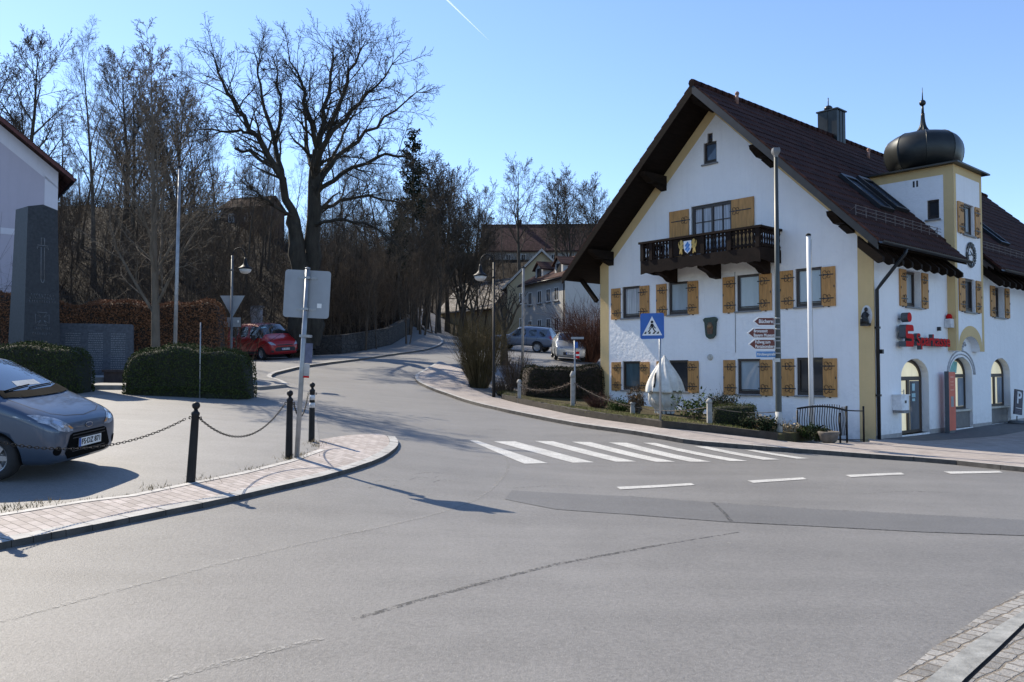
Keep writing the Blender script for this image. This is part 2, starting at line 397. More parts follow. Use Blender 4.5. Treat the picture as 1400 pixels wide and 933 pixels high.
M_LEAF=soil('leaf_litter_ground',[(.3,(.012,.009,.006)),(.5,(.03,.022,.014)),(.68,(.06,.043,.028))])
M_GRASS=soil('winter_grass',[(.3,(.035,.05,.012)),(.48,(.09,.105,.03)),(.68,(.17,.165,.06))],4,60)
M_BED=soil('garden_soil',[(.3,(.03,.022,.014)),(.5,(.075,.06,.03)),(.65,(.1,.11,.035))],2.2,50)

def terrain():
    def axis(lo,hi,a,b,step):
        n=[]; x=a
        while x<=b: n.append(x); x+=step
        s=step; x=a
        L=[]
        while x>lo: s*=1.35; x-=s; L.append(x)
        s=step; x=n[-1]; Rr=[]
        while x<hi: s*=1.35; x+=s; Rr.append(x)
        return L[::-1]+n+Rr
    X=np.array(axis(-2500,2500,-62,62,2.0)); Y=np.array(axis(-1500,3500,-16,150,2.0))
    gx,gy=np.meshgrid(X,Y,indexing='ij'); z=Hn(gx,gy)-.13
    rough=rng.normal(0,.06,z.size)*((Hn(gx,gy)>4)|(gx.ravel()<-24))
    v=np.c_[gx.ravel(),gy.ravel(),z+rough]; ny=len(Y)
    i,j=np.meshgrid(np.arange(len(X)-1),np.arange(ny-1),indexing='ij'); a=(i*ny+j).ravel()
    o=fastmesh('ground',v,np.c_[a,a+ny,a+ny+1,a+1],M_LEAF,smooth=True); o['kind']='structure'
terrain()
# road sheet: the main road, the side street up the hill and everything paved
road_poly=[(-45,-14),(45,-14),(45,40),(20,64),(2,64),(-1.6,60),(-2.8,50),(-4.2,66),(-6.4,86),(-8.6,104),(-12.2,104),(-10.4,92),(-8.3,78),(-6.3,68),(-5.4,62),(-6.2,52),(-7.4,48),(-9.6,50),(-19,52),(-21,40),(-20,30),(-14.5,25.5),(-24,25),(-45,18)]
sheet('road',road_poly,0,M_ROAD)
# left pavement with its kerb
kerbL=px2g([(-160,785),(-60,765),(0,752),(60,740),(100,732),(200,711),(300,691),(400,667),(450,655),(500,640),(528,628),(543,616),(545,608),(540,601)])
kerbL=[kerbL[0]]+smooth_line(kerbL[1:],1); kerbL=ext(kerbL,24,False)
innerL=px2g([(517,590),(480,592),(437,598),(437,610),(394,626),(329,642),(256,656),(177,672),(108,680),(0,697),(-160,722)],.1); innerL=ext(innerL,24)
kin=offset_line(kerbL,.17)
sheet('pavement',kin+innerL,.058,M_PAVE,wall=.25)
gap=[]
kr=resample([kerbL[0],kerbL[3],kerbL[7],kerbL[10]]+kerbL[12:],1.0) if False else resample(kerbL,1.0); kri=offset_line(kr,.165)
for i in range(len(kr)-1):   # kerb stones with open joints
    a,b=np.array(kr[i]),np.array(kr[i+1]); c,d=np.array(kri[i+1]),np.array(kri[i]); e=.004/max(.05,np.hypot(*(b-a)))
    gap.append([a+(b-a)*e,b-(b-a)*e,c-(c-d)*e,d+(c-d)*e])
mb=MB()
for q in gap:
    t=[(*p,H(*p)+.066+random.uniform(-.003,.003)) for p in q]; n=[(*p,H(*p)-.1) for p in q]
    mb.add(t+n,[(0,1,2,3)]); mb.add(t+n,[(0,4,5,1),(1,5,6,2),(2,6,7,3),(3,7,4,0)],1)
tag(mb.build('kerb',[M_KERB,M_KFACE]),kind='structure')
# white concrete edging strip on the inner side of the pavement
ed=ext(px2g([(437,611),(394,626),(329,642),(256,656),(177,672),(108,680),(0,697),(-160,722)],.1),24)
ribbon('pavement_edging',offset_line(ed,.06),.1,.064,mat('edging_stone',(.44,.42,.39),.8,.2,6,.3))
# car park surface
cp=ext(px2g([(437,598),(437,611),(394,626),(329,642),(256,656),(177,672),(108,680),(0,697),(-160,722)],.1),20)
sheet('car_park',cp+[(-26,4),(-26,12),(-24,21.5),(-14.4,21.7),(-8.2,22.3),(-7.1,25.5),(-7.4,27),(-6.4,25.2),(-4.9,20.6)],.006,M_PARK)
# pavement on the far side: from the street corner past the garden to the bank
kerbR=px2g([(600,497),(575,511),(567,515.5),(569,524),(589,534),(618,543.7),(678,561.5),(746,575.6),(803,586),(857,593.3),(900,600.5),(946,608.4),(997,612.5),(1040,616),(1074,618.5),(1126,622),(1160,624.7),(1280,633),(1400,646),(1600,664)])
inR=px2g([(618,501),(642,508),(640,529),(671,542),(684,545),(777,566),(826,574),(903,585),(967,591),(1038,599),(1091,605),(1117,606.5),(1190,604)],.1)
kerbR=smooth_line(kerbR,1)
pr=offset_line(kerbR,.14)
BX,BY=10.17,23.0
th=R(41.7); UU=np.array([math.cos(th),math.sin(th)]); VV=np.array([-math.sin(th),math.cos(th)])
def BL(u,v): p=np.array([BX,BY])+UU*u+VV*v; return (p[0],p[1])
sheet('pavement',pr+[BL(24,-1.5),BL(24,.2),BL(0,.2)]+inR[::-1],.095,M_PAVE2,wall=.25)
mb=MB(); kr=resample(kerbR,1.0); kri=offset_line(kr,.135)
for i in range(len(kr)-1):
    a,b=np.array(kr[i]),np.array(kr[i+1]); c,d=np.array(kri[i+1]),np.array(kri[i]); e=.004/max(.05,np.hypot(*(b-a)))
    q=[a+(b-a)*e,b-(b-a)*e,c-(c-d)*e,d+(c-d)*e]
    t=[(*p,H(*p)+.1) for p in q]; n=[(*p,H(*p)-.1) for p in q]
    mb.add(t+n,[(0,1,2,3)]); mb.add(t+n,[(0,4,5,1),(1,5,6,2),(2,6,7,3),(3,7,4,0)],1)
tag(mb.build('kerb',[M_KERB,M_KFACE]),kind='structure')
# dark paving right in front of the bank
sheet('forecourt',[BL(.3,.2),BL(24,.2),BL(24,-1.6),BL(5,-1.5),BL(1.2,-.9)],.101,mat('dark_paving',(.12,.12,.12),.8,.2,5))
# pavement on the left of the side street
kerbS=px2g([(396,530),(382,522),(369,519.5),(374,514),(382,511.5),(414,503.6),(450,498.5),(501,492),(540,486),(570,482),(600,474.5),(608,468.5),(600,461)])
kerbS=smooth_line(kerbS,1)
inS=[(-9.4,75),(-8,66),(-8.4,57),(-10.5,50),(-17.5,50),(-18.5,38),(-16.5,31),(-11,29),(-8.2,26.5)]
sheet('pavement',offset_line(kerbS,.12)+inS,.1,asphalt('street_pavement_mat',.12,.25,90),wall=.22)
ribbon('kerb',offset_line(kerbS,.08),.16,.106,M_KERB)
# front right corner: sett gutter, kerb and sett pavement
_e=lambda p:ext(p,22)
k1=_e(px2g([(1170,985),(1222.5,933),(1276.5,887),(1353.6,835),(1400,808),(1520,745)]))
k2=_e(px2g([(1225,985),(1269,933),(1330,882),(1400,838),(1530,763)]))
k3=_e(px2g([(1275,985),(1319,933),(1362,893),(1400,856),(1540,775)]))
sheet('gutter',k1+k2[::-1],.008,M_SETT,.3)
sheet('kerb',k2+k3[::-1],.02,mat('kerb_concrete',(.25,.25,.235),.85,.35,7,.5,50),.3)
k3b=offset_line(k3,-.035)
sheet('kerb_joint',k3+k3b[::-1],.007,mat('joint_dirt',(.03,.025,.02),.95),.3)
sheet('pavement',k3b+[(k3b[-1][0]+5,k3b[-1][1]-6),(24,-6),(1.2,-6)],.03,M_SETT,.3,wall=.1)
# road markings
Z=[[(641,602.3),(653,603.2),(749,634),(717,634.8)],[(675,604),(704,604),(812,632.7),(783,633.3)],[(731,603.5),(756,604),(870,631.7),(842,631.9)],[(782,604.6),(807,605),(923,632),(897,632.2)],
[(832,605.4),(857,606),(972,632),(943,632)],[(879,605.9),(896,606.2),(1022,631),(999,631.2)],[(949,610.6),(967,611.2),(1067,629),(1044,629.4)],[(1017,615.4),(1032,615.8),(1107,627.5),(1090,627.9)]]
for q in Z: sheet('zebra_stripe',px2g(q),.0075,M_PAINT,.6)
for q in [[(843,666.5),(945,661.3),(950,664),(848,670)],[(1022,657.8),(1098,653.5),(1103,656),(1030,661)],[(1156,650.2),(1232,647),(1237,649.5),(1163,653.2)],[(1290,645.4),(1366,644.4),(1371,646.9),(1300,648.6)]]:
    sheet('lane_dash',px2g(q),.0075,M_PAINT,.6)
sheet('asphalt_patch',px2g([(700,671),(860,679),(975,688),(1120,697),(1400,712),(1600,722),(2300,757),(2300,792),(1600,743),(1400,733),(1260,728),(1110,720),(990,714),(860,704),(760,697),(690,683)]),.005,M_PATCH)
for pts,wd,of in [(p_,w_,o_) for p_,w_,o_ in [([(860,679),(975,688),(1120,697),(1400,712),(1600,722)],.016,.0075),([(1600,743),(1400,733),(1260,728),(1110,720),(990,714),(860,704)],.016,.0075),([(975,688),(990,702),(1000,714)],.05,.0075),
  ([(480,848),(570,822),(650,800),(760,772),(900,746)],.06,.003),([(900,746),(1010,728)],.03,.003)]]:
    ribbon('tar_seam',px2g(pts),wd,of,M_SEAM)
for pts,wd in [([(0,851),(150,810),(300,771),(430,740),(560,713),(640,690),(680,664),(697,640),(690,620)],.05),([(190,940),(300,908),(440,873)],.07),([(990,742),(1004,744)],.06)]:
    ribbon('worn_line',smooth_line(px2g(pts),1),wd,.0035,M_SEAMP)
for pts in [[(503,668),(515,665),(527,667),(540,664)],[(512,659),(530,656),(548,659)],[(560,657),(572,652),(590,655),(600,651)],[(566,649),(585,646),(606,648)],[(592,660),(604,656),(622,659)],[(700,668),(760,664),(812,667)],[(1180,676),(1240,672),(1300,674)]]:
    ribbon('tar_seam',smooth_line(px2g(pts),1),.016,.004,M_SEAM)
# dry grass in the pavement joint by the posts
def tufts(name,spots,n,h,m,off=.1,spread=.12):
    v=[];f=[]
    for (x,y) in spots:
        for _ in range(n):
            a=random.uniform(0,6.28); p=np.array([x+random.gauss(0,spread),y+random.gauss(0,spread),0]); p[2]=H(p[0],p[1])+off-.01
            L=h*random.uniform(.5,1.3); d=np.array([math.cos(a),math.sin(a),0]); q=p+d*L*.6+np.array([0,0,L*.8]); sd=np.array([-d[1],d[0],0])*.005
            k=len(v); v+=[p-sd,p+sd,q]; f.append((k,k+1,k+2))
    o=fastmesh(name,v,f,m); o['kind']='stuff'; return o
M_DRY=mat('dry_grass_mat',(.22,.17,.09),.9,.4,9)
sp=[]
for a,b in zip(ed[:-1],ed[1:]):
    for t in np.linspace(0,1,14): sp.append((a[0]+(b[0]-a[0])*t-.02,a[1]+(b[1]-a[1])*t+.05))
tufts('dry_grass',[s for s in sp if random.random()<.55],16,.05,M_DRY,.03,.05)
tufts('dry_grass',px2g([(395,624),(405,621),(412,619),(430,606),(437,602),(210,663),(280,651),(15,690),(25,688),(60,683),(345,638)],.1),40,.07,M_DRY,.06,.1)
# ================================================================ the bank building (local axes: x along the long front, y along the gable)
def plaster(name,c,bump=.35,sc=9,var=.07,dist=.03,dirt=True):
    b=NB(name); co=b.coord(); n=b.noise(co,sc,4,.6); big=b.noise(co,.5,4,.7); stv=b.noise(b.coord(scale=(2.2,2.2,.18)),2.0,5,.75)
    cc=b.ramp(big,[(.3,[a*(1-var) for a in c]),(.7,[min(1,a*(1+var*.4)) for a in c])])
    st=b.ramp(stv,[(.3,.9),(.5,1)]); cc=b.mix(.5,cc,b.mix(1,cc,st,'MULTIPLY'))
    if dirt:
        sx=b.n('ShaderNodeSeparateXYZ'); b.l(co,sx.inputs[0]); mr=b.n('ShaderNodeMapRange'); b.l(sx.outputs['Z'],mr.inputs[0]); mr.inputs[1].default_value=-.3; mr.inputs[2].default_value=.75; mr.inputs[3].default_value=1; mr.inputs[4].default_value=0
        dn=b.mix(1,mr.outputs[0],b.ramp(b.noise(co,3.5,5,.75),[(.35,0),(.7,1)]),'MULTIPLY'); cc=b.mix(dn,cc,[a*.55 for a in c])
        f2=b.ramp(b.noise(b.coord(scale=(5,5,.22)),1.3,5,.8),[(.66,0),(.8,.25)]); cc=b.mix(f2,cc,[c[0]*.62,c[1]*.6,c[2]*.55])
    b.bump(b.noise(co,60,3,.7),.25,.004,b.bump(n,bump,dist)); return b.done(cc,.9,spec=.25)
M_WALL=plaster('white_plaster',(.86,.86,.86),.5,7,.05,.045)
M_YELLOW=plaster('ochre_paint',(.66,.49,.25),.3,12,.1)
M_DARKWOOD=mat('dark_stained_wood',(.014,.009,.006),.75,.35,3,.3,20,spec=.12,stretch=(1,1,6))
M_FRAME=mat('window_frame_brown',(.035,.025,.02),.45,.2,4)
M_SHUT=mat('ochre_shutter_wood',(.47,.24,.075),.65,.22,3,.25,18,stretch=(6,6,.7))
M_IRON=mat('black_iron',(.015,.015,.016),.5,.2,8)
M_COPPER=mat('dark_copper_sheet',(.028,.031,.031),.4,.4,1.2,metal=.55)
M_SILL=mat('grey_sill',(.2,.2,.2),.6,.15,5)
M_GUTTER=mat('dark_gutter_metal',(.018,.019,.021),.45,.25,4,metal=.4)
def glass(name,c,rough=.06,coat=1.0,var=.3,stretch=(2,2,.4)):
    b=NB(name); f=b.noise(b.coord(scale=stretch),2.2,4); cc=b.ramp(f,[(.3,[a*(1-var) for a in c]),(.7,[a*(1+var) for a in c])])
    return b.done(cc,.55,spec=.3,coat=coat)
G_PALE=glass('pale_pane',(.34,.40,.44),var=.12); G_TEAL=glass('pane_dim_room',(.05,.085,.1)); G_DARK=glass('pane_dark_room',(.015,.016,.02)); G_CURT=glass('pane_with_net_curtain',(.3,.3,.33),var=.45,stretch=(9,9,.3))  # first one: pale grey-blue tone put into the pane colour
def lit(name,c,e):
    b=NB(name); f=b.noise(b.coord(scale=(1.5,1.5,.6)),1.6,3); cc=b.ramp(f,[(.3,[a*.8 for a in c]),(.7,c)])
    m=b.done(cc,.5,coat=.6); b.l(cc,b.p.inputs['Emission Color']); b.p.inputs['Emission Strength'].default_value=e; return m
G_LIT=lit('lit_bank_pane',(.78,.72,.5),.42)
def tiles(name,c,row=.34,wd=.24,ax='x'):
    b=NB(name); co=b.coord()
    sp=b.n('ShaderNodeSeparateXYZ'); b.l(co,sp.inputs[0]); cb=b.n('ShaderNodeCombineXYZ')
    b.l(sp.outputs['X' if ax=='x' else 'Y'],cb.inputs[0]); b.l(sp.outputs['Z'],cb.inputs[1])
    t=b.n('ShaderNodeTexBrick'); t.offset=.5; b.l(cb.outputs[0],t.inputs['Vector']); t.inputs['Scale'].default_value=1; t.inputs['Brick Width'].default_value=wd; t.inputs['Row Height'].default_value=row*.7
    t.inputs['Mortar Size'].default_value=.012; t.inputs['Color1'].default_value=(*[a*.7 for a in c],1); t.inputs['Color2'].default_value=(*[a*1.25 for a in c],1); t.inputs['Mortar'].default_value=(*[a*.35 for a in c],1)
    n=b.ramp(b.noise(co,1.1,6,.75),[(.25,.6),(.75,1.3)]); cc=b.mix(1,t.outputs['Color'],n,'MULTIPLY')
    lich=b.ramp(b.noise(co,7,4,.8),[(.62,0),(.72,1)]); cc=b.mix(lich,cc,[.07,.06,.05])
    wv=b.n('ShaderNodeTexWave'); wv.inputs['Scale'].default_value=1.0/wd/2*1.0; b.l(cb.outputs[0],wv.inputs['Vector']); wv.bands_direction='X'
    inv=b.n('ShaderNodeMath',operation='SUBTRACT'); inv.inputs[0].default_value=1; b.l(t.outputs['Fac'],inv.inputs[1])
    b.bump(wv.outputs[0],.5,.04,b.bump(inv.outputs[0],.6,.03)); return b.done(cc,.85,spec=.12)
M_TILE=tiles('dark_red_roof_tiles',(.05,.021,.017))
bank=thing('bank_building','white gabled bank with ochre shutters, balcony and onion domed turret','building',(BX,BY,-.313),th)
KS=.973; V0=5.15; ZT=11.16
def rz_(v,d=0): return ZT-KS*abs(v-V0)-d
# facade with real openings; pl maps (a along wall, z, depth inwards) to local xyz
PG=lambda a,z,d: (d,a,z)
PS=lambda a,z,d: (a,d,z)
def arch_pts(a0,a1,zs,zt,n=12):
    c=(a0+a1)/2; r=(a1-a0)/2
    return [(c+r*math.cos(math.pi*i/n),zs+(zt-zs)*math.sin(math.pi*i/n)) for i in range(n+1)]   # right to left
def facade(name,poly,rects,arches,pl,depth,m,parent,adepth=.55,m2=None):
    A=sorted({p[0] for p in poly}|{q for r in rects for q in r[:2]}|{q for r in arches for q in r[:2]})
    Zs=sorted({p[1] for p in poly}|{q for r in rects for q in r[2:4]}|{r[2] for r in arches}|{r[4] for r in arches})
    mb=MB()
    for a0,a1 in zip(A[:-1],A[1:]):
        for z0,z1 in zip(Zs[:-1],Zs[1:]):
            ca,cz=(a0+a1)/2,(z0+z1)/2
            if any(r[0]<ca<r[1] and r[2]<cz<r[3] for r in rects): continue
            if any(r[0]<ca<r[1] and r[2]<cz<r[4] for r in arches): continue
            c=clip_cell(list(poly),a0,a1,z0,z1); g=[c[k] for k in range(len(c)) if abs(c[k][0]-c[k-1][0])+abs(c[k][1]-c[k-1][1])>1e-5]
            if len(g)>=3: mb.add([pl(p[0],p[1],0) for p in g],[tuple(range(len(g)))])
    for r in rects:
        a0,a1,z0,z1=r[:4]
        for (p,q) in (((a0,z0),(a1,z0)),((a1,z0),(a1,z1)),((a1,z1),(a0,z1)),((a0,z1),(a0,z0))):
            mb.add([pl(*p,0),pl(*q,0),pl(*q,depth),pl(*p,depth)],[(0,1,2,3)])
    for a0,a1,z0,zs,zt in arches:
        ap=arch_pts(a0,a1,zs,zt); n=len(ap)
        for k in range(n-1):
            (x0,y0),(x1,y1)=ap[k],ap[k+1]
            mb.add([pl(x0,y0,0),pl(x1,y1,0),pl(x1,zt,0),pl(x0,zt,0)],[(0,1,2,3)] if min(abs(zt-y0),abs(zt-y1))>1e-4 else [(0,1,2) if abs(zt-y1)<1e-4 else (0,1,2)])
        full=[(a1,z0)]+ap+[(a0,z0)]
        for k in range(len(full)-1): mb.add([pl(*full[k],0),pl(*full[k+1],0),pl(*full[k+1],adepth),pl(*full[k],adepth)],[(0,1,2,3)])
    return mb.build(name,m,parent)
gw=[(8.39,9.23,3.82,4.96),(6.31,7.14,3.84,4.96),(3.58,4.42,3.82,4.98),(1.52,2.37,3.84,5.0),(8.39,9.23,1.21,2.25),(6.32,7.14,1.2,2.27),(3.59,4.42,1.17,2.29),(1.51,2.37,1.18,2.31)]
gate_=(4.57,6.16,5.5,7.46)
attic=[(5.13,5.64,8.8,9.52),(5.28,5.49,9.52,9.82)]
facade('gable_wall',[(0,-1),(10.3,-1),(10.3,rz_(10.3,.33)),(V0,ZT-.33),(0,rz_(0,.33))],gw+[gate_]+attic,[],PG,.14,M_WALL,bank)
sw=[(2.12,3.22,3.84,4.95),(9.6,10.62,3.84,4.96),(13.4,14.4,3.84,4.96),(17,18,3.84,4.96)]
sa=[(1.72,3.72,.02,1.72,2.28),(5.38,7.34,0.02,1.78,2.36),(9.12,11.1,.02,1.78,2.36),(13,15,.02,1.78,2.36)]
facade('long_wall',[(.0,-1),(24,-1),(24,5.82),(0,5.82)],sw,sa,PS,.3,M_WALL,bank,.3)
mb=MB(); mb.add([(24,0,-1),(24,10.3,-1),(24,10.3,rz_(10.3,.33)),(24,V0,ZT-.33),(24,0,rz_(0,.33))],[(0,1,2,3,4)]); mb.add([(0,10.3,-1),(24,10.3,-1),(24,10.3,5.82),(0,10.3,5.82)],[(0,1,2,3)]); mb.build('rear_wall',M_WALL,bank)
def pbox(mb,pl,a0,a1,z0,z1,d0,d1,m=0):
    P=[pl(a,z,d) for d in (d0,d1) for z in (z0,z1) for a in (a0,a1)]
    return mb.add(P,[(0,1,3,2),(4,6,7,5),(0,4,5,1),(2,3,7,6),(0,2,6,4),(1,5,7,3)],m)
def window(pl,r,pane,parent,dep=.11,mull=None,trans=None,sill=True,fw=.075):
    a0,a1,z0,z1=r; mb=MB()
    pbox(mb,pl,a0,a0+fw,z0,z1,dep-.05,dep+.02); pbox(mb,pl,a1-fw,a1,z0,z1,dep-.05,dep+.02)
    pbox(mb,pl,a0+fw,a1-fw,z0,z0+fw+.03,dep-.05,dep+.02); pbox(mb,pl,a0+fw,a1-fw,z1-fw,z1,dep-.05,dep+.02)
    pbox(mb,pl,a0+fw,a1-fw,z0+fw+.05,z0+fw+.075,dep-.04,dep+.015)
    for x in mull or []: pbox(mb,pl,x-.035,x+.035,z0+fw,z1-fw,dep-.048,dep+.02)
    for z in trans or []: pbox(mb,pl,a0+fw,a1-fw,z-.012,z+.012,dep-.03,dep+.02)
    o=mb.build('window',M_FRAME,parent)
    p=MB(); pbox(p,pl,a0+.01,a1-.01,z0+.01,z1-.01,dep+.005,dep+.012); p.build('pane',pane,o)
    if sill:
        s=MB(); pbox(s,pl,a0-.06,a1+.06,z0-.05,z0-.003,-.07,dep); s.build('sill',M_SILL,o)
    return o
def scroll(mb,pl,a,z,s,dirn):
    for sg in (1,-1):
        for k,(r,c) in enumerate(((.055,.085),(.045,.21))):
            pts=[]
            for t in range(11):
                an=math.pi*(1.5 if sg>0 else .5)+dirn*sg*math.pi*1.6*t/10
                pts.append(pl(a+dirn*(c+r*math.cos(an)*s),z+sg*(r+.012)+r*math.sin(an)*s,-.058))
            mb.tube(pts,.008,4,0,False)
def shutter(pl,a0,a1,z0,z1,parent,hinge):
    """hinge is the a value of the hinged edge"""
    mb=MB(); n=3; w=(a1-a0)/n
    for k in range(n): pbox(mb,pl,a0+k*w+.003,a0+(k+1)*w-.003,z0,z1,-.05,-.012)
    pbox(mb,pl,a0+.01,a1-.01,z0+.02,z1-.02,-.045,-.018)
    o=mb.build('shutter',M_SHUT,parent); dirn=1 if abs(hinge-a0)<abs(hinge-a1) else -1; L=(a1-a0)
    for f in (.2,.8):
        z=z0+(z1-z0)*f; s=MB(); x0=hinge-dirn*.06; x1=hinge+dirn*L*.88
        pbox(s,pl,min(x0,x1),max(x0,x1),z-.016,z+.016,-.062,-.05); scroll(s,pl,hinge+dirn*.02,z,1.0,dirn)
        s.build('strap_hinge',M_IRON,o)
    k=MB(); e=hinge+dirn*(L-.03); pbox(k,pl,e-.012,e+.012,(z0+z1)/2-.04,(z0+z1)/2+.03,-.065,-.05); k.build('latch',M_IRON,o); k=MB(); pbox(k,pl,(a0+a1)/2-.02,(a0+a1)/2+.02,z0-.03,z0,-.06,-.01); k.build('shutter_catch',M_IRON,o)
panes=[G_CURT,G_PALE,G_PALE,G_PALE,G_TEAL,G_DARK,G_PALE,G_DARK]
for r,p in zip(gw,panes):
    window(PG,r,p,bank)
    shutter(PG,r[1]+.06,r[1]+.5,r[2]-.03,r[3]-.03,bank,r[1]+.06); shutter(PG,r[0]-.43,r[0]-.005,r[2]-.03,r[3]-.03,bank,r[0]-.005)
window(PG,gate_,G_CURT,bank,mull=[5.365],trans=[6.35,6.9],sill=False,fw=.1)
m2=MB(); [pbox(m2,PG,a-.012,a+.012,5.6,7.36,.07,.13) for a in (4.97,5.76)]; islands(m2,'glazing_bar',M_FRAME,bank)
shutter(PG,6.24,7.05,5.55,7.4,bank,6.24); shutter(PG,3.74,4.56,5.55,7.44,bank,4.56)
window(PG,attic[0],glass('attic_pane',(.05,.08,.13)),bank,fw=.06); window(PG,attic[1],glass('attic_pane_upper',(.05,.06,.1)),bank,sill=False,fw=.05)
for r,p in zip(sw,[G_PALE,G_CURT,G_DARK,G_DARK]):
    window(PS,r,p,bank,dep=.24)
    shutter(PS,r[0]-.45,r[0]-.02,r[2],r[3]-.02,bank,r[0]-.02); shutter(PS,r[1]+.03,r[1]+.48,r[2],r[3]-.02,bank,r[1]+.03)
# painted corner strips and rake bands
mb=MB(); pbox(mb,PG,-.004,.44,-1,rz_(.44,.5),-.004,.0); pbox(mb,PG,9.88,10.304,-1,rz_(9.88,.34),-.004,0)
pbox(mb,PS,-.003,.06,-1,5.4,-.004,0)
for s in (1,-1):
    p=[(V0,ZT-.33),(V0,ZT-.78),(V0+s*5.15,rz_(0,.78)),(V0+s*5.15,rz_(0,.33))]
    q=[PG(a,z,-.0035) for a,z in p]; mb.add(q,[(0,1,2,3)])
mb.build('ochre_band',M_YELLOW,bank)
# roof slopes as stepped tile courses
def slope(mb,x0,x1,va,vb,sgn,nrow):
    """va lower edge .. vb upper edge (distance from V0), sgn -1 front slope"""
    prof=[]; top=[]
    for k in range(nrow):
        d0=va+(vb-va)*k/nrow; d1=va+(vb-va)*(k+1)/nrow
        top+=[(V0+sgn*d0,ZT-KS*d0+.03),(V0+sgn*d1,ZT-KS*d1-.005)]
    prof=[(V0+sgn*va,ZT-KS*va-.08)]+top+[(V0+sgn*vb,ZT-KS*vb-.08)]
    mb.prism(prof,'x',x0,x1)
r1=MB(); slope(r1,-1.3,24.6,5.15,.0,-1,16); slope(r1,-1.3,5.02,5.9,5.15,-1,3); slope(r1,8.0,24.6,5.9,5.15,-1,3)
r1.build('roof',M_TILE,bank)
r2=MB(); slope(r2,-1.3,24.6,5.9,0,1,19); r2.build('roof',M_TILE,bank)
r3=MB()
for k in range(66):
    x=-1.32+k*.395; r3.tube([(x,V0,ZT-.015),(x+.4,V0,ZT+.0)],[.13,.105],8,0,True)
r3.build('ridge_tile',M_TILE,bank)
M_SOFFIT=mat('dark_soffit_boards',(.011,.007,.005),.8,.35,2,.3,10,spec=.1,stretch=(1,8,8))
mb=MB()
for s in (-1,1):
    x1=24.6
    mb.prism([(V0,ZT-.085),(V0+s*5.15,rz_(V0+5.15,.085)),(V0+s*5.15,rz_(V0+5.15,.33)),(V0,ZT-.33)],'x',-1.27,x1)
    for a,b in ([(-1.27,5.0),(8.02,24.6)] if s<0 else [(-1.27,24.6)]):
        mb.prism([(V0+s*5.152,rz_(V0+5.152,.085)),(V0+s*5.86,rz_(V0+5.86,.085)),(V0+s*5.86,rz_(V0+5.86,.2)),(V0+s*5.152,rz_(V0+5.152,.2))],'x',a,b)
mb.build('soffit',M_SOFFIT,bank)
mb=MB()
for s in (-1,1):
    mb.prism([(V0,ZT-.06),(V0+s*5.88,rz_(V0+5.88,.06)),(V0+s*5.88,rz_(V0+5.88,.3)),(V0,ZT-.36)],'x',-1.31,-1.272,0 if s<0 else 1)
islands(mb,'bargeboard',[M_GUTTER,M_DARKWOOD],bank)
mb=MB()
for v in (.62,3.05,7.3,9.75):
    z=rz_(v,.36)-.02; mb.prism([(-1.2,z),(.15,z),(.15,z-.34),(-.8,z-.3),(-1.15,z-.12)],'y',v-.13,v+.13)
    mb.prism([(-.55,z-.34),(.05,z-.34),(.05,z-.52)],'y',v-.12,v+.12)
mb.prism([(-1.25,ZT-.4),(.1,ZT-.4),(.1,ZT-.7),(-1.1,ZT-.6)],'y',V0-.12,V0+.12)
islands(mb,'purlin',M_DARKWOOD,bank)
mb=MB()
for x in np.arange(-.9,24.4,.62):
    if 5.0<x<8.0: continue
    mb.prism([(-.02,5.62),(-.7,4.98),(-.7,4.86),(-.55,4.82),(-.02,5.3)],'x',x-.06,x+.06)
islands(mb,'rafter',M_DARKWOOD,bank)
mb=MB()
for a,b in ((-1.3,5.02),(8.0,24.5)):
    pr=[(.075*math.cos(t),.075*math.sin(t)) for t in np.linspace(math.pi,2*math.pi,9)]
    mb.prism([(-.82+p,5.36+q) for p,q in pr]+[(-.82+p*.88,5.36+q*.88) for p,q in pr[::-1]],'x',a,b)
mb.build('gutter',M_GUTTER,bank)
mb=MB(); mb.tube([(.25,-.82,5.3),(.2,-.8,5.14),(.1,-.2,4.38),(.08,-.07,4.2),(.08,-.07,-.3)],.05,10); mb.box(.02,.14,-.13,.0,3.1,3.16); mb.box(.02,.14,-.13,.0,1.2,1.26); mb.build('downpipe',M_GUTTER,bank)
mb=MB()   # eave brace at the far left corner
mb.obox((-.3,10.62,4.95),(.14,.14,1.25),Matrix.Rotation(R(-42),3,'X')); mb.build('eave_brace',M_DARKWOOD,bank)
# snow guards
for a,b in ((-.95,4.95),(8.4,15.0)):
    mb=MB(); v=.02
    for k in range(3): mb.box(a,b,v-.006,v+.006,rz_(v)+.1+k*.1,rz_(v)+.112+k*.1)
    for x in np.arange(a,b+.1,.62): mb.box(x-.012,x+.012,v-.008,v+.008,rz_(v)-.05,rz_(v)+.33); mb.obox((x,v+.12,rz_(v)+.2),(.015,.34,.015),Matrix.Rotation(R(-30),3,'X'))
    mb.build('snow_guard',mat('snow_guard_metal',(.13,.1,.09),.6,.2,6,metal=.3),bank)
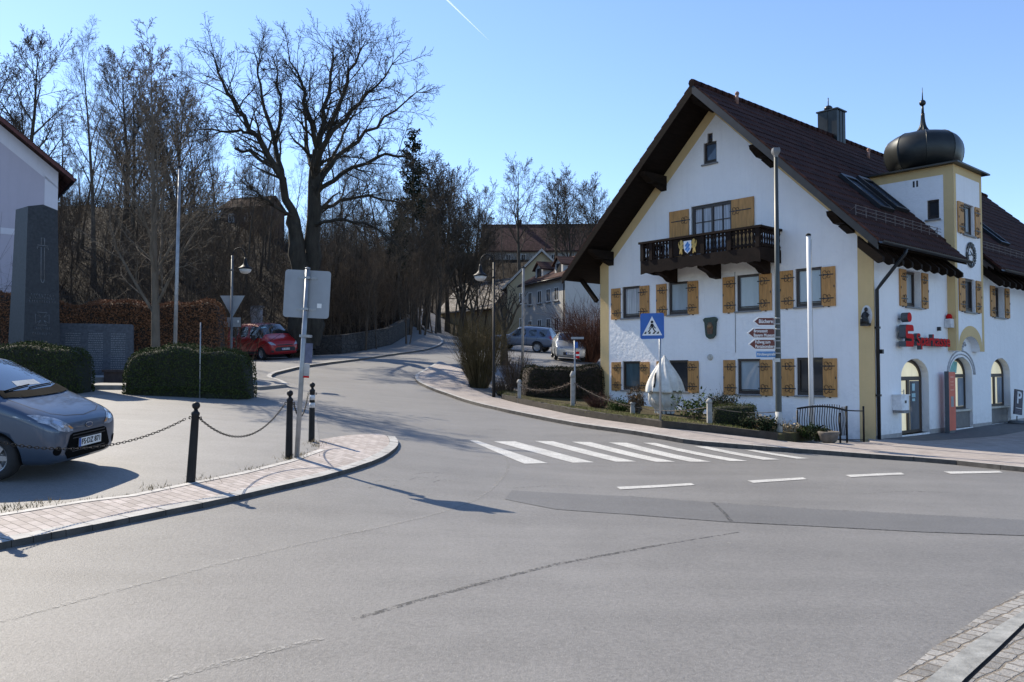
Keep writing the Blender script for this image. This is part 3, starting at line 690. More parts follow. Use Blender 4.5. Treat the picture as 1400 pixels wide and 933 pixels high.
# roof windows, vents, chimney
ang=math.atan(KS)
def roofwin(x0,x1,v0,v1):
    M=Matrix.Rotation(ang,3,'X'); vc=(v0+v1)/2; L=(v1-v0)/math.cos(ang); c=Vector((0,vc,rz_(vc)))+M@Vector((0,0,.07))
    mb=MB()
    for xx,yy,sx,sy in ((x0,0,.1,L+.1),(x1,0,.1,L+.1),((x0+x1)/2,-L/2,x1-x0-.1,.1),((x0+x1)/2,L/2,x1-x0-.1,.16)): mb.obox(c+M@Vector((xx,yy,0)),(sx,sy,.12),M)
    o=mb.build('skylight',M_GUTTER,bank); p=MB(); p.obox(c+Vector(((x0+x1)/2,0,0))-M@Vector((0,0,.02)),(x1-x0-.1,L-.1,.03),M); p.build('pane',glass('skylight_pane',(.05,.07,.1)),o)
roofwin(2.05,2.95,.75,1.95); roofwin(3.75,4.65,1.0,2.2); roofwin(12.6,13.5,.75,1.95); 
mb=MB()
for x,v in ((.76,4.85),(9.4,4.4)): mb.tube([(x,v,rz_(v)-.05),(x,v-.03,rz_(v)+.3)],[.07,.055],8); mb.ball((x,v-.03,rz_(v)+.31),.075)
islands(mb,'roof_vent',mat('pale_clay',(.3,.16,.12),.7),bank)
mb=MB(); mb.box(7.85,8.55,4.9,5.7,10.3,12.2); mb.box(7.8,8.6,4.85,5.75,12.2,12.25)
for x in (8.08,8.32): mb.box(x-.008,x+.008,4.885,4.9,10.6,12.2)
mb.box(7.835,7.85,5.28,5.3,10.6,12.2)
mb.lathe([(.16,12.25),(.16,12.36),(.1,12.42),(.02,12.45)],10,(7.95,5.3,0)); mb.tube([(7.95,5.3,12.4),(7.95,5.3,12.75)],.02,6); mb.build('chimney',M_COPPER,bank)
# ------------------------------------------------ turret
tx0,tx1,ty0,ty1=5.3,7.78,-.25,2.7; TZ=8.62
PTf=lambda a,z,d:(a,ty0+d,z)
PTs=lambda a,z,d:(tx0+d,a,z)
tw=[(6.05,7.03,6.42,7.46),(6.05,7.0,3.86,4.96)]
ap=arch_pts(5.72,7.36,2.56,3.05,14)
ft=MB()
facade('turret_wall',[(tx0,3.05),(tx1,3.05),(tx1,TZ),(tx0,TZ)],tw,[],PTf,.16,M_WALL,bank)
tsw=(.2,.58,6.9,7.54)
facade('turret_wall',[(ty0,2.56),(ty1,2.56),(ty1,TZ),(ty0,TZ)],[tsw],[],PTs,.16,M_WALL,bank)
mb=MB(); mb.add([(tx1,ty0,2.56),(tx1,ty1,2.56),(tx1,ty1,TZ),(tx1,ty0,TZ)],[(0,1,2,3)])
for pts in ([(5.3,2.56),(5.72,2.56)]+[p for p in ap[::-1] if p[0]<6.54]+[(6.54,3.05),(5.3,3.05)],[(tx1,2.56),(7.36,2.56)]+[p for p in ap if p[0]>6.54]+[(6.54,3.05),(tx1,3.05)]):
    pass
full=[(tx0,2.56),(5.72,2.56)]+ap[::-1][1:-1]+[(7.36,2.56),(tx1,2.56),(tx1,3.048),(tx0,3.048)]
for k in range(len(ap)-1):
    (x0,z0),(x1,z1)=ap[k],ap[k+1]; mb.add([PTf(x0,z0,0),PTf(x1,z1,0),PTf(x1,3.06,0),PTf(x0,3.06,0)],[(0,1,2,3)]); mb.add([PTf(x0,z0,0),PTf(x1,z1,0),PTf(x1,z1,.25),PTf(x0,z0,.25)],[(0,1,2,3)])
mb.add([PTf(tx0,2.56,0),PTf(5.72,2.56,0),PTf(5.72,3.06,0),PTf(tx0,3.06,0)],[(0,1,2,3)]); mb.add([PTf(7.36,2.56,0),PTf(tx1,2.56,0),PTf(tx1,3.06,0),PTf(7.36,3.06,0)],[(0,1,2,3)])
mb.box(tx0+.004,5.72,ty0+.004,0,2.55,2.57); mb.box(7.36,tx1-.004,ty0+.004,0,2.55,2.57)
mb.build('turret_wall',M_WALL,bank)
mb=MB(); e=.004   # ochre frame painted round the turret faces
def strip(pl,a0,a1,z0,z1): mb.add([pl(a0,z0,-e),pl(a1,z0,-e),pl(a1,z1,-e),pl(a0,z1,-e)],[(0,1,2,3)])
strip(PTf,tx0-e,tx0+.2,2.56,TZ); strip(PTf,tx1-.2,tx1+e,2.56,TZ); strip(PTf,tx0+.2,tx1-.2,TZ-.28,TZ); strip(PTs,ty0,.06,2.56,TZ); strip(PTs,.06,ty1,TZ-.3,TZ)
ap2=arch_pts(5.5,7.58,2.7,3.4,14)
for k in range(len(ap)-1):
    mb.add([PTf(*ap[k],-e),PTf(*ap[k+1],-e),PTf(*ap2[k+1],-e),PTf(*ap2[k],-e)],[(0,1,2,3)])
mb.add([PTf(5.5,2.56,-e),PTf(5.72,2.56,-e),PTf(5.5,2.7,-e)],[(0,1,2)]); mb.add([PTf(7.58,2.56,-e),PTf(7.36,2.56,-e),PTf(7.58,2.7,-e)],[(0,1,2)])
mb.build('ochre_band',M_YELLOW,bank)
for r,p in zip(tw,[G_PALE,G_DARK]):
    window(PTf,r,p,bank,dep=.14,mull=[(r[0]+r[1])/2] if p is G_PALE else None); shutter(PTf,r[0]-.5,r[0]-.03,r[2],r[3]-.02,bank,r[0]-.03); shutter(PTf,r[1]+.04,r[1]+.5,r[2],r[3]-.02,bank,r[1]+.04)
window(PTs,tsw,G_DARK,bank,fw=.05)
mb=MB()
for y in (.88,.99): mb.box(tx0-.006,tx0,y-.03,y+.03,8.05,8.26)
islands(mb,'wall_slot',M_IRON,bank)
mb=MB(); mb.box(tx0-.22,tx1+.22,ty0-.22,ty1+.1,TZ,TZ+.05); mb.box(tx0+.1,tx1-.1,ty0+.1,ty1,TZ+.05,TZ+.12); mb.build('turret_roof',M_COPPER,bank)
kp=[(.85,0),(1.08,.14),(1.24,.36),(1.31,.66),(1.29,.95),(1.17,1.2),(.9,1.37),(.52,1.44),(.28,1.51),(.15,1.64),(.085,1.8),(.055,2.0),(.045,2.2)]
def dense(p,n=4):
    P=np.array(p); out=[]
    for i in range(len(P)-1):
        a,b,c,d=P[max(i-1,0)],P[i],P[i+1],P[min(i+2,len(P)-1)]
        for t in np.linspace(0,1,n,endpoint=False): out.append(tuple(.5*((2*b)+(-a+c)*t+(2*a-5*b+4*c-d)*t*t+(-a+3*b-3*c+d)*t**3)))
    return out+[tuple(P[-1])]
dm=MB(); dp=[(r*.95,z*.97) for r,z in dense(kp)]; dc=(6.54,1.15,TZ+.1); rb=MB()
k8=8
for j in range(k8):  # eight smooth gores, sharp seams between them
    a0=2*math.pi*(j+.5)/k8+R(4); a1=a0+2*math.pi/k8
    vs=[]; 
    for r,z in dp:
        for t in range(5):
            A=Vector((math.cos(a0),math.sin(a0),0))*r; B=Vector((math.cos(a1),math.sin(a1),0))*r; q=A.lerp(B,t/4); bul=1+.055*math.sin(math.pi*t/4)
            vs.append((dc[0]+q.x*bul,dc[1]+q.y*bul,dc[2]+z))
    dm.add(vs,[(i*5+t,i*5+t+1,(i+1)*5+t+1,(i+1)*5+t) for i in range(len(dp)-1) for t in range(4)],0,True)
    rb.tube([(dc[0]+math.cos(a0)*r,dc[1]+math.sin(a0)*r,dc[2]+z) for r,z in dp[::2]],.018,5)
d_o=dm.build('onion_dome',M_COPPER,bank,fix=False); rb.build('seam',M_COPPER,d_o)
fb=MB(); fb.tube([(dc[0],dc[1],dc[2]+2.1),(dc[0],dc[1],dc[2]+2.45)],[.05,.035],8); fb.ball((dc[0],dc[1],dc[2]+2.5),.11); fb.tube([(dc[0],dc[1],dc[2]+2.58),(dc[0],dc[1],dc[2]+3.05)],[.025,.006],6); fb.build('finial',M_COPPER,d_o)
# clock without a dial plate: bars for the hours, two hands
ck=MB(); cc=(6.63,5.77); Rr=.42
def ckp(r,a,d=-.03): return PTf(cc[0]+r*math.sin(a),cc[1]+r*math.cos(a),d)
ck.tube([ckp(Rr,2*math.pi*k/32) for k in range(33)],.012,5); ck.tube([ckp(Rr*.6,2*math.pi*k/32) for k in range(33)],.01,5)
numer=['XII','I','II','III','IV','V','VI','VII','VIII','IX','X','XI']
for k,s in enumerate(numer):
    a=2*math.pi*k/12; o=Vector(ckp(Rr*.8,a,-.045)); M=Matrix.Translation(o)@Matrix.Rotation(R(90),4,'X')@Matrix.Rotation(-a,4,'Z')
    ck.text(s,.19,M,.012,bold=.008,width=.05*len(s)+.04)
c_o=ck.build('clock',M_IRON,bank)
hd=MB()
for a,L in ((R(262),.36),(R(300),.24)): hd.tube([ckp(-.06,a,-.07),ckp(L,a,-.07)],[.022,.012],5)
islands(hd,'clock_hand',M_IRON,c_o)
# ------------------------------------------------ balcony
bx=-1.15; by0,by1=2.87,7.35
M_BALC=mat('balcony_dark_wood',(.017,.01,.007),.7,.35,2.5,.25,16,spec=.12)
mb=MB(); mb.box(bx,0,by0,by1,5.45,5.55)
sc_=[(by0-.04,5.62),(by1+.04,5.62),(by1+.04,5.3)]
n=22
for k in range(n+1): 
    y=by1+.04-(by1-by0+.08)*k/n; sc_.append((y,5.2+(.035 if k%2 else 0)-.03*math.cos(2*math.pi*k/n*1)))
mb.prism(sc_,'x',bx-.04,bx-.003)
for y in (by0-.04,by1+.003): mb.prism([(bx,5.62),(0,5.62),(0,5.22),(-.5,5.2),(bx,5.28)],'y',y,y+.037)
bal=mb.build('balcony',M_BALC,bank)
mb=MB()
for y in (3.3,5.1,6.85): mb.prism([(-1.05,5.45),(0,5.45),(0,4.92),(-.35,4.95),(-.55,5.08),(-1.0,5.2)],'y',y-.11,y+.11)
islands(mb,'bracket',M_BALC,bal)
mb=MB(); mb.box(bx-.09,bx+.09,by0-.1,by1+.1,6.2,6.27)
for y in (by0,by1): mb.box(bx+.09,0,y-.09,y+.09,6.2,6.27)
mb.box(bx-.03,bx+.03,by0+.03,by1-.03,5.68,5.73); mb.box(bx-.02,bx+.02,by0,by1,6.1,6.14)
for y in (by0,by1): mb.box(bx,0,y-.03,y+.03,5.68,5.73); mb.box(bx,0,y-.02,y+.02,6.1,6.14)
mb.build('handrail',M_BALC,bal)
mb=MB()
for y in (by0+.05,3.9,4.88,6.12,6.95,by1-.03): mb.box(bx-.06,bx+.06,y-.07,y+.07,5.62,6.2)
islands(mb,'post',M_BALC,bal)
mb=MB()
def balus(x,y,alongy=True):
    pr=[(.045,5.62),(.045,5.75),(.02,5.8),(.045,5.92),(.02,6.03),(.045,6.08),(.045,6.2)]
    for (a,z0),(b,z1) in zip(pr[:-1],pr[1:]):
        P=[(-a,z0),(a,z0),(b,z1),(-b,z1)]; t=.014
        if alongy: mb.add([(x+s,y+p,z) for s in (-t,t) for p,z in P],[(0,1,2,3),(7,6,5,4),(0,4,5,1),(1,5,6,2),(3,2,6,7),(0,3,7,4)])
        else: mb.add([(x+p,y+s,z) for s in (-t,t) for p,z in P],[(0,1,2,3),(7,6,5,4),(0,4,5,1),(1,5,6,2),(3,2,6,7),(0,3,7,4)])
for y in np.arange(by0+.2,by1-.1,.135):
    if not 4.86<y<6.14: balus(bx,y)
for x in np.arange(bx+.15,-.05,.135): balus(x,by0,False); balus(x,by1,False)
islands(mb,'baluster',M_BALC,bal)
mb=MB(); mb.box(bx-.035,bx-.005,4.95,6.05,5.64,6.18); mb.build('panel',M_BALC,bal)
# state arms: blue and white lozenge shield between two golden lions
ar=MB(); cy,cz=5.45,5.9; X=bx-.045
sh=[(-.15,.2),(.15,.2),(.15,-.02),(.1,-.14),(0,-.21),(-.1,-.14),(-.15,-.02)]
ar.prism([(cy+a,cz+b) for a,b in sh],'x',X,X+.01,0)
for i in range(-3,4):
    for j in range(-4,5):
        if (i+j)%2: continue
        q=[(i*.055+.0,j*.062+.062-.01),(i*.055+.055,j*.062-.02),(i*.055,j*.062-.062-.01),(i*.055-.055,j*.062)]
        c=[sum(p[k] for p in q)/4 for k in (0,1)]
        if abs(c[0])<.11 and -.14+abs(c[0])*.6<c[1]<.17: ar.prism([(cy+c[0]+(p[0]-c[0])*.9,cz+p[1]) for p in q],'x',X-.004,X,1)
li=[(.0,-.22),(.05,-.22),(.06,-.1),(.1,-.2),(.15,-.2),(.12,-.05),(.17,.0),(.2,.12),(.17,.2),(.15,.1),(.12,.06),(.1,.12),(.12,.2),(.07,.25),(.0,.22),(-.02,.15),(-.06,.16),(-.07,.1),(.0,.07),(-.05,.0),(-.04,-.05),(.02,-.04)]
for s in (1,-1): ar.prism([(cy+s*(.2+a*.8),cz+b) for a,b in li],'x',X-.006,X+.008,2)
ar.build('coat_of_arms',[mat('shield_white',(.75,.76,.78),.5,.05),mat('shield_blue',(.05,.2,.5),.5,.1),mat('lion_gold',(.5,.33,.08),.5,.25,20)],bal)
# ------------------------------------------------ small things fixed to the gable
mb=MB(); mb.prism([(5.2,3.08),(5.3,2.98),(5.42,2.96),(5.52,3.02),(5.56,3.1),(5.6,3.5),(5.66,3.6),(5.58,3.66),(5.2,3.68),(5.12,3.6),(5.17,3.5)],'x',-.1,-.003,0)
mb.prism([(5.28,3.12),(5.46,3.12),(5.5,3.35),(5.44,3.5),(5.32,3.5),(5.25,3.35)],'x',-.12,-.1,1); mb.ball((-.11,5.38,3.38),.08,2)
mb.build('wall_plaque',[mat('plaque_green',(.03,.05,.035),.5,.4,20),mat('plaque_brown',(.12,.06,.03),.5,.4,20),mat('plaque_ochre',(.25,.16,.08),.6,.3,20)],bank)
mb=MB(); mb.lathe([(.001,-.04),(.1,-.04),(.11,0)],14,(0,5.44,2.36),0,axis='x'); mb.box(-.09,-.04,5.4,5.44,2.28,2.42); mb.build('wall_lamp',mat('pale_lamp_plastic',(.55,.53,.48),.5),bank)
mb=MB(); mb.tube([(-.012,4.47,5.1),(-.012,4.47,2.5)],.009,5); mb.build('wall_cable',M_SILL,bank)
# seated bronze figure on its pale niche board at the corner
mb=MB(); ov=[(.19+.155*math.cos(t),3.47+.3*math.sin(t)) for t in np.linspace(0,2*math.pi,24,endpoint=False)]; mb.prism(ov,'x',-.03,-.005,0); nb_=mb.build('niche_board',mat('niche_white',(.62,.63,.64),.7),bank)
mb=MB(); Xs=-.1
mb.obox((Xs,.19,3.22),(.14,.24,.07)); mb.lathe([(.1,0),(.09,.1),(.07,.2),(.06,.3),(.03,.34)],10,(Xs,.2,3.25)); mb.ball((Xs-.01,.165,3.645),.05,sz=1.25)
mb.tube([(Xs,.25,3.54),(Xs-.05,.27,3.44),(Xs-.07,.2,3.4)],[.03,.026,.02],7); mb.tube([(Xs,.14,3.54),(Xs-.05,.1,3.45),(Xs-.06,.06,3.5)],[.03,.026,.02],7)
mb.tube([(Xs-.02,.24,3.36),(Xs-.09,.26,3.36),(Xs-.09,.27,3.25)],[.04,.038,.03],7); mb.tube([(Xs-.02,.15,3.36),(Xs-.09,.13,3.34),(Xs-.09,.1,3.25)],[.04,.038,.03],7)
mb.build('bronze_figure',M_IRON,nb_)
# ------------------------------------------------ bank signs and ground floor openings
M_RED=mat('sign_red',(.5,.006,.008),.65,.08,spec=.15); M_SIDE=mat('sign_return_grey',(.07,.085,.1),.5,.1)
def rrect(x0,x1,y0,y1,r,n=4):
    o=[]
    for cx,cy,a in ((x1-r,y0+r,-90),(x1-r,y1-r,0),(x0+r,y1-r,90),(x0+r,y0+r,180)):
        for k in range(n+1): t=R(a+90*k/n); o.append((cx+r*math.cos(t),cy+r*math.sin(t)))
    return o
sg=MB(); fx,fz=1.38,2.62   # blocky letter with a dot above it
Sp=[(0,0),(.46,0),(.5,.04),(.52,.1),(.52,.3),(.48,.36),(.42,.38),(.14,.38),(.14,.46),(.52,.46),(.52,.5),(.5,.6),(.44,.64),(.08,.64),(.02,.6),(0,.54),(0,.3),(.03,.26),(.1,.24),(.38,.24),(.38,.16),(0,.16)]
dot=[(.26+.14*math.cos(t),.86+.14*math.sin(t)) for t in np.linspace(0,2*math.pi,20,endpoint=False)]
for P in (Sp,dot):
    q=[(fx+a*1.06,fz+b) for a,b in P]; sg.prism(q,'y',-.3,-.1,1); sg.add([(a,-.303,b) for a,b in q],[tuple(range(len(q)))],0)
for z in (3.0,3.42): sg.box(fx+.2,fx+.26,-.1,0,z,z+.04,1)
sg.build('logo_sign',[M_RED,M_SIDE],bank)
tx=MB(); Mx=Matrix.Translation((3.55,-.18,2.83))@Matrix.Rotation(R(90),4,'X')
tx.text('Sparkasse',.5,Mx,.06,1,width=2.55,bold=.012); tx.text('Sparkasse',.5,Matrix.Translation((0,-.063,0))@Mx,.0,0,width=2.55,bold=.012)
tx.build('name_sign',[M_RED,M_SIDE],bank)
def archwin(a,door=False):
    a0,a1,z0,zs,zt=a; d=.22; mb=MB(); f=.1
    ap=arch_pts(a0,a1,zs,zt,16); ai=arch_pts(a0+f,a1-f,zs,zt-f,16)
    zb=z0 if door else .62
    for k in range(16): mb.add([PS(*ap[k],d),PS(*ap[k+1],d),PS(*ai[k+1],d),PS(*ai[k],d)]+[PS(*ai[k],d+.07),PS(*ai[k+1],d+.07)],[(0,1,2,3),(3,2,5,4)])
    pbox(mb,PS,a0,a0+f,zb,zs,d,d+.07); pbox(mb,PS,a1-f,a1,zb,zs,d,d+.07); pbox(mb,PS,a0+f,a1-f,zs-.1,zs+.02,d,d+.07); pbox(mb,PS,a0+f,a1-f,zb,zb+.09,d,d+.07)
    c=(a0+a1)/2; pbox(mb,PS,c-.07,c+.07,zb+.09,zs-.1,d-.01,d+.06)
    o=mb.build('door' if door else 'window',M_FRAME,bank)
    g=MB(); pts=[(a1,zb)]+ap+[(a0,zb)]; g.add([PS(*p,d+.04) for p in pts],[tuple(range(len(pts)))]); 
    g.build('pane',G_LIT,o)
    if door:
        h=MB(); h.tube([PS(a0+.55,.7,d-.06),PS(a0+.55,1.35,d-.06)],.018,8); pbox(h,PS,a0+.54,a0+.56,.75,.77,d-.06,d); pbox(h,PS,a0+.54,a0+.56,1.28,1.3,d-.06,d); h.build('handle',mat('brushed_steel',(.5,.5,.5),.35,.1,metal=.8),o)
        h=MB(); pbox(h,PS,c+.18,a1-.14,.1,zs-.12,d+.02,d+.03); h.build('side_panel',glass('door_dark_glass',(.06,.075,.095)),o)
        h=MB(); pbox(h,PS,c+.3,c+.55,1.1,1.22,d+.008,d+.018,0); pbox(h,PS,c+.33,c+.52,.98,1.06,d+.008,d+.018,0); pbox(h,PS,c+.33,c+.52,1.3,1.52,d+.008,d+.018,0); h.build('sticker',mat('pale_sticker',(.35,.55,.6),.5),o)
    else:
        h=MB(); pbox(h,PS,a0+.005,a1-.005,z0,.56,d-.12,d+.05); h.build('stone_panel',mat('grey_stone_panel',(.16,.155,.15),.7,.15,5),o)
        h=MB(); pbox(h,PS,a0-.02,a1+.02,.561,.618,d-.2,d+.05); h.build('sill',mat('pale_sill',(.5,.48,.42),.6),o)
        h=MB(); pbox(h,PS,a1-.62,a1-f-.01,zb+.1,zs-.11,d+.02,d+.03); h.build('blind',glass('grey_blind_pane',(.16,.2,.25)),o)
    return o
dr=archwin(sa[0],True); w1=archwin(sa[1]); w2=archwin(sa[2]); archwin(sa[3])
h=MB(); d=.22; a0,a1,z0,zs,zt=sa[1]; ap=arch_pts(a0+.1,a1-.1,zs+.03,zt-.1,16); pts=[PS(a1-.7,zs+.05,d+.03),PS(a1-.6,zt-.16,d+.03),PS(a0+.95,zt-.1,d+.03),PS(a0+.35,zs+.05,d+.03)]; h.add(pts,[(0,1,2,3)]); h.build('teal_poster',mat('teal_print',(.16,.42,.38),.5,.3,6),w1)
h=MB(); pbox(h,PS,a0+.12,a0+.88,.75,1.32,d+.025,d+.032,0); pbox(h,PS,a0+.12,a0+.88,1.2,1.27,d+.018,d+.024,1); h.build('notice',[mat('notice_white',(.7,.7,.68),.5),M_RED],w1)
# stucco wreath lines over the middle arch
mb=MB()
for off,rr in ((.1,.02),(.22,.025)):
    mb.tube([PS(x,z,-.01) for x,z in arch_pts(a0-off,a1+off,zs,zt+off,18)],rr,6)
for k in range(11):
    t=k/10; x=6.0+.7*t; mb.ball(PS(x,2.72+.12*math.sin(t*9),-.02),.045,n=6,k=4)
mb.build('stucco_wreath',mat('grey_stucco',(.42,.42,.43),.9,.2,12),bank)
mb=MB(); mb.box(5.0,5.3,-.2,-.01,3.3,3.58,0); mb.lathe([(.09,3.58),(.09,3.68),(.05,3.74)],10,(5.15,-.1,0),1); mb.build('alarm_box',[mat('alarm_white',(.6,.6,.6),.5),M_RED],bank)
mb=MB(); mb.box(4.42,4.5,-.1,0,3.18,3.3); mb.box(.2,.3,-.14,0,2.4,2.52); islands(mb,'camera_box',M_IRON,bank)
mb=MB(); mb.box(1.08,1.58,-.28,-.003,.78,1.2,0); mb.box(1.05,1.62,-.3,-.003,1.2,1.23,0); mb.box(1.12,1.5,-.33,-.003,.7,.775,1); mb.box(1.28,1.4,-.286,-.28,.98,1.06,2); mb.build('letterbox',[mat('letterbox_white',(.72,.74,.76),.4),M_SILL,M_IRON],bank)
# plinth
mb=MB(); 
for a,b in ((.0,1.72),(3.72,5.38),(7.34,9.12),(11.1,13),(15,24)): pbox(mb,PS,a+.004,b-.004,-.4,.1,-.006,0)
islands(mb,'plinth',mat('plinth_grey',(.33,.32,.31),.8,.2,4),bank)
# advertising pillar, parking board
pil=thing('advertising_pillar','tall narrow red pillar standing against the bank wall beside the door','pillar',BL(4.72,-.18)+(H(*BL(4.72,-.18))+.1,),th)
mb=MB(); mb.box(-.27,.27,-.13,-.02,.08,1.92,0); mb.build('body',mat('pillar_red',(.62,.11,.06),.45,.12,2),pil)
mb=MB(); mb.box(-.29,-.272,-.14,-.01,.0,1.94); mb.box(-.27,.27,-.12,.0,0,.08); mb.build('side_frame',M_SIDE,pil)
mb=MB(); mb.box(-.12,.1,-.136,-.131,.82,1.15); mb.build('label_plate',mat('plate_grey',(.25,.27,.28),.5),pil)
mb=MB()
for z,s in ((1.74,.12),(1.6,.06),(1.5,.06),(1.34,.1)): mb.box(-.14,.12,-.1345,-.131,z-.006,z+s*.35)
mb.build('print',mat('print_pale_red',(.75,.3,.22),.5),pil)
pp=BL(10.5,-.38)
pk=thing('parking_board','dark blue leaning board with white P on a round grey foot','sign',pp+(H(*pp)+.1,),th-R(12))
mb=MB(); mb.lathe([(.3,0),(.3,.07),(.24,.11),(.02,.12)],20); mb.build('foot',M_SIDE,pk)
mb=MB(); mb.tube([(0,0,.1),(0,0,.28)],.025,8); mb.build('stem',mat('galvanised_steel',(.3,.31,.32),.45,.2,6,metal=.6),pk)
Ml=Matrix.Rotation(R(7),3,'Y'); mb=MB(); mb.obox(Ml@Vector((0,0,.78)),(.5,.05,.9),Ml,0)
Mt=Matrix.Translation(Ml@Vector((0,-.03,.92)))@Ml.to_4x4()@Matrix.Rotation(R(90),4,'X'); mb.text('P',.62,Mt,.003,1,bold=.01)
Mt=Matrix.Translation(Ml@Vector((0,-.03,.55)))@Ml.to_4x4(); mb.obox(Ml@Vector((0,-.028,.56)),(.36,.004,.02),Ml,1)
for k in range(3): mb.obox(Ml@Vector((-.03,-.027,.48-k*.06)),(.3,.003,.012),Ml,2)
mb.build('board',[mat('board_navy',(.012,.02,.055),.45),mat('board_white',(.6,.62,.66),.5),mat('board_dim',(.1,.12,.2),.5)],pk)
# ================================================================ street furniture
M_STEEL=mat('galvanised_steel',(.3,.31,.32),.45,.2,6,metal=.6)
M_POLE=mat('dark_green_pole',(.035,.042,.038),.45,.25,3)
M_BLACK=mat('black_paint',(.012,.012,.013),.55,.3,6,spec=.25)
M_WHITE=mat('white_paint',(.72,.72,.7),.4,.08,4)
def gp(px,py,Y,off=0):
    p=at(px,py,Y); return (p[0],p[1],H(p[0],p[1])+off)
def Mface(yaw=0,tilt=0):   # text frame: x right, y up, facing -Y then turned by yaw about Z
    return Matrix.Rotation(yaw,4,'Z')@Matrix.Rotation(tilt,4,'Y')@Matrix.Rotation(R(90),4,'X')
def plate(mb,pts,M,t=.006,m=0,z=0):
    n=len(pts); v=[M@Vector((p[0],p[1],z)) for p in pts]+[M@Vector((p[0],p[1],z-t)) for p in pts]
    mb.add(v,[tuple(range(n)),tuple(range(n,2*n))[::-1]]+[(i,n+i,n+(i+1)%n,(i+1)%n) for i in range(n)],m)
# bollards and chains
def bollard(loc,lean,label,banded=False):
    b=thing('bollard',label,'bollard',loc,0,'chained bollards on the pavement edge'); b.rotation_euler=(R(lean[0]),R(lean[1]),0)
    mb=MB(); mb.lathe([(.058,-.15),(.056,0),(.05,.55),(.046,.8),(.052,.81),(.052,.84),(.03,.86),(.024,.885)],16); mb.build('post',M_BLACK,b)
    mb=MB(); mb.ball((0,0,.93),.05,0,16,10); mb.build('ball_top',M_BLACK,b)
    mb=MB()
    for s in (1,-1): mb.lathe([(.022*math.cos(t)+.001+.0,0) for t in (0,)],8) if False else mb.tube([(s*.05,0,.78),(s*.075,0,.79),(s*.08,0,.765),(s*.06,0,.755)],.008,6)
    islands(mb,'chain_eye',M_BLACK,b)
    if banded:
        for z in (.52,.66): mb=MB(); mb.lathe([(.0525,z),(.0515,z+.09)],16); mb.build('reflective_band',mat('band_grey',(.5,.5,.5),.5,.3,30),b)
    return b
B0=G(-33,707,.1); b1=(*G(261,655,.1),); b2=G(395,619,.1); b3=G(426,597,.1)
zp=lambda p:H(*p)+.1
bollard((*b1,zp(b1)),(0,3.3),'black ball topped bollard nearest the parked grey car')
bollard((*b2,zp(b2)),(0,.5),'black ball topped bollard beside the square sign post')
bollard((*b3,zp(b3)),(0,.4),'black bollard with worn grey bands beside the side street',True)
def chain(name,a,b,sag,label,step=.042):
    a,b=Vector(a),Vector(b); n=60; pts=[a.lerp(b,t/n)-Vector((0,0,sag*4*(t/n)*(1-t/n))) for t in range(n+1)]
    L=sum((pts[i+1]-pts[i]).length for i in range(n)); k=int(L/step); mb=MB(); d=0; i=0; acc=0
    for j in range(k):
        tgt=(j+.5)*step
        while i<n-1 and acc+(pts[i+1]-pts[i]).length<tgt: acc+=(pts[i+1]-pts[i]).length; i+=1
        t=(tgt-acc)/max(1e-6,(pts[i+1]-pts[i]).length); p=pts[i].lerp(pts[i+1],t); ax=(pts[i+1]-pts[i]).normalized()
        up=Vector((0,0,1))-ax*ax.z; up.normalize(); sd=ax.cross(up); w=up if j%2 else sd
        ring=[p+ax*(.03*math.cos(q))+w*(.0135*math.sin(q)) for q in np.linspace(0,2*math.pi,9)]
        mb.tube(ring,.0045,4,0,True,False)
    return tag(mb.build(name,M_BLACK),label,'chain','chains between the bollards')
top=lambda p,dx=0,dz=.765:(p[0]+dx,p[1],zp(p)+dz)
chain('chain',top(B0,.07),top(b1,-.07),.22,'black chain sagging in front of the parked grey car')
chain('chain',top(b1,.1),top(b2,-.07),.36,'long black chain between the leaning bollard and the sign post')
chain('chain',top(b2,.07),top(b3,-.07),.3,'short black chain behind the square sign post')
bollard((*B0,zp(B0)),(0,1),'black ball topped bollard at the near end of the chain')
# square sign seen from behind
sx,sy=G(406,622,.1); sp=thing('road_sign','square grey road sign seen from behind on a leaning steel post','road sign',(sx,sy,zp((sx,sy)))); sp.rotation_euler=(0,R(2.8),0)
SY=Vector((sx,sy,0)).length; k=sy/FPX; Hh=254*k
mb=MB(); mb.tube([(0,0,-.2),(0,0,Hh)],.038,12); mb.lathe([(.042,Hh),(.042,Hh+.02),(.01,Hh+.03)],12); mb.build('post',M_STEEL,sp)
M_SIGNB=mat('sign_back_grey',(.27,.29,.31),.5,.12,2.5)
mb=MB(); w2=31.5*k; mb.prism([(a,b+Hh-34*k) for a,b in rrect(-w2,w2,-w2*1.04,w2*1.04,.05)],'y',.045,.055); mb.build('sign_plate',M_SIGNB,sp)
mb=MB()
for z in (Hh-12*k,Hh-55*k): mb.box(-.16,.16,.036,.046,z-.02,z+.02); mb.box(-.05,.05,-.045,.036,z-.018,z+.018)
islands(mb,'clamp',M_STEEL,sp)
mb=MB(); mb.box(.17,.24,.04,.0445,Hh-.6,Hh-.53); mb.build('sticker',M_WHITE,sp)
mb=MB(); mb.box(.03,.15,-.01,.0,1.43,1.74,0); mb.box(.03,.12,-.012,-.002,1.2,1.42,1); mb.box(.03,.12,-.015,-.004,1.2,1.23,2); mb.build('small_plate',[mat('plate_bluegrey',(.09,.1,.16),.5,.3,12),mat('plate_pale',(.4,.38,.36),.6),M_RED],sp)
mb=MB(); mb.box(-.06,.12,-.045,.045,1.83,1.87); mb.build('clamp',M_STEEL,sp)
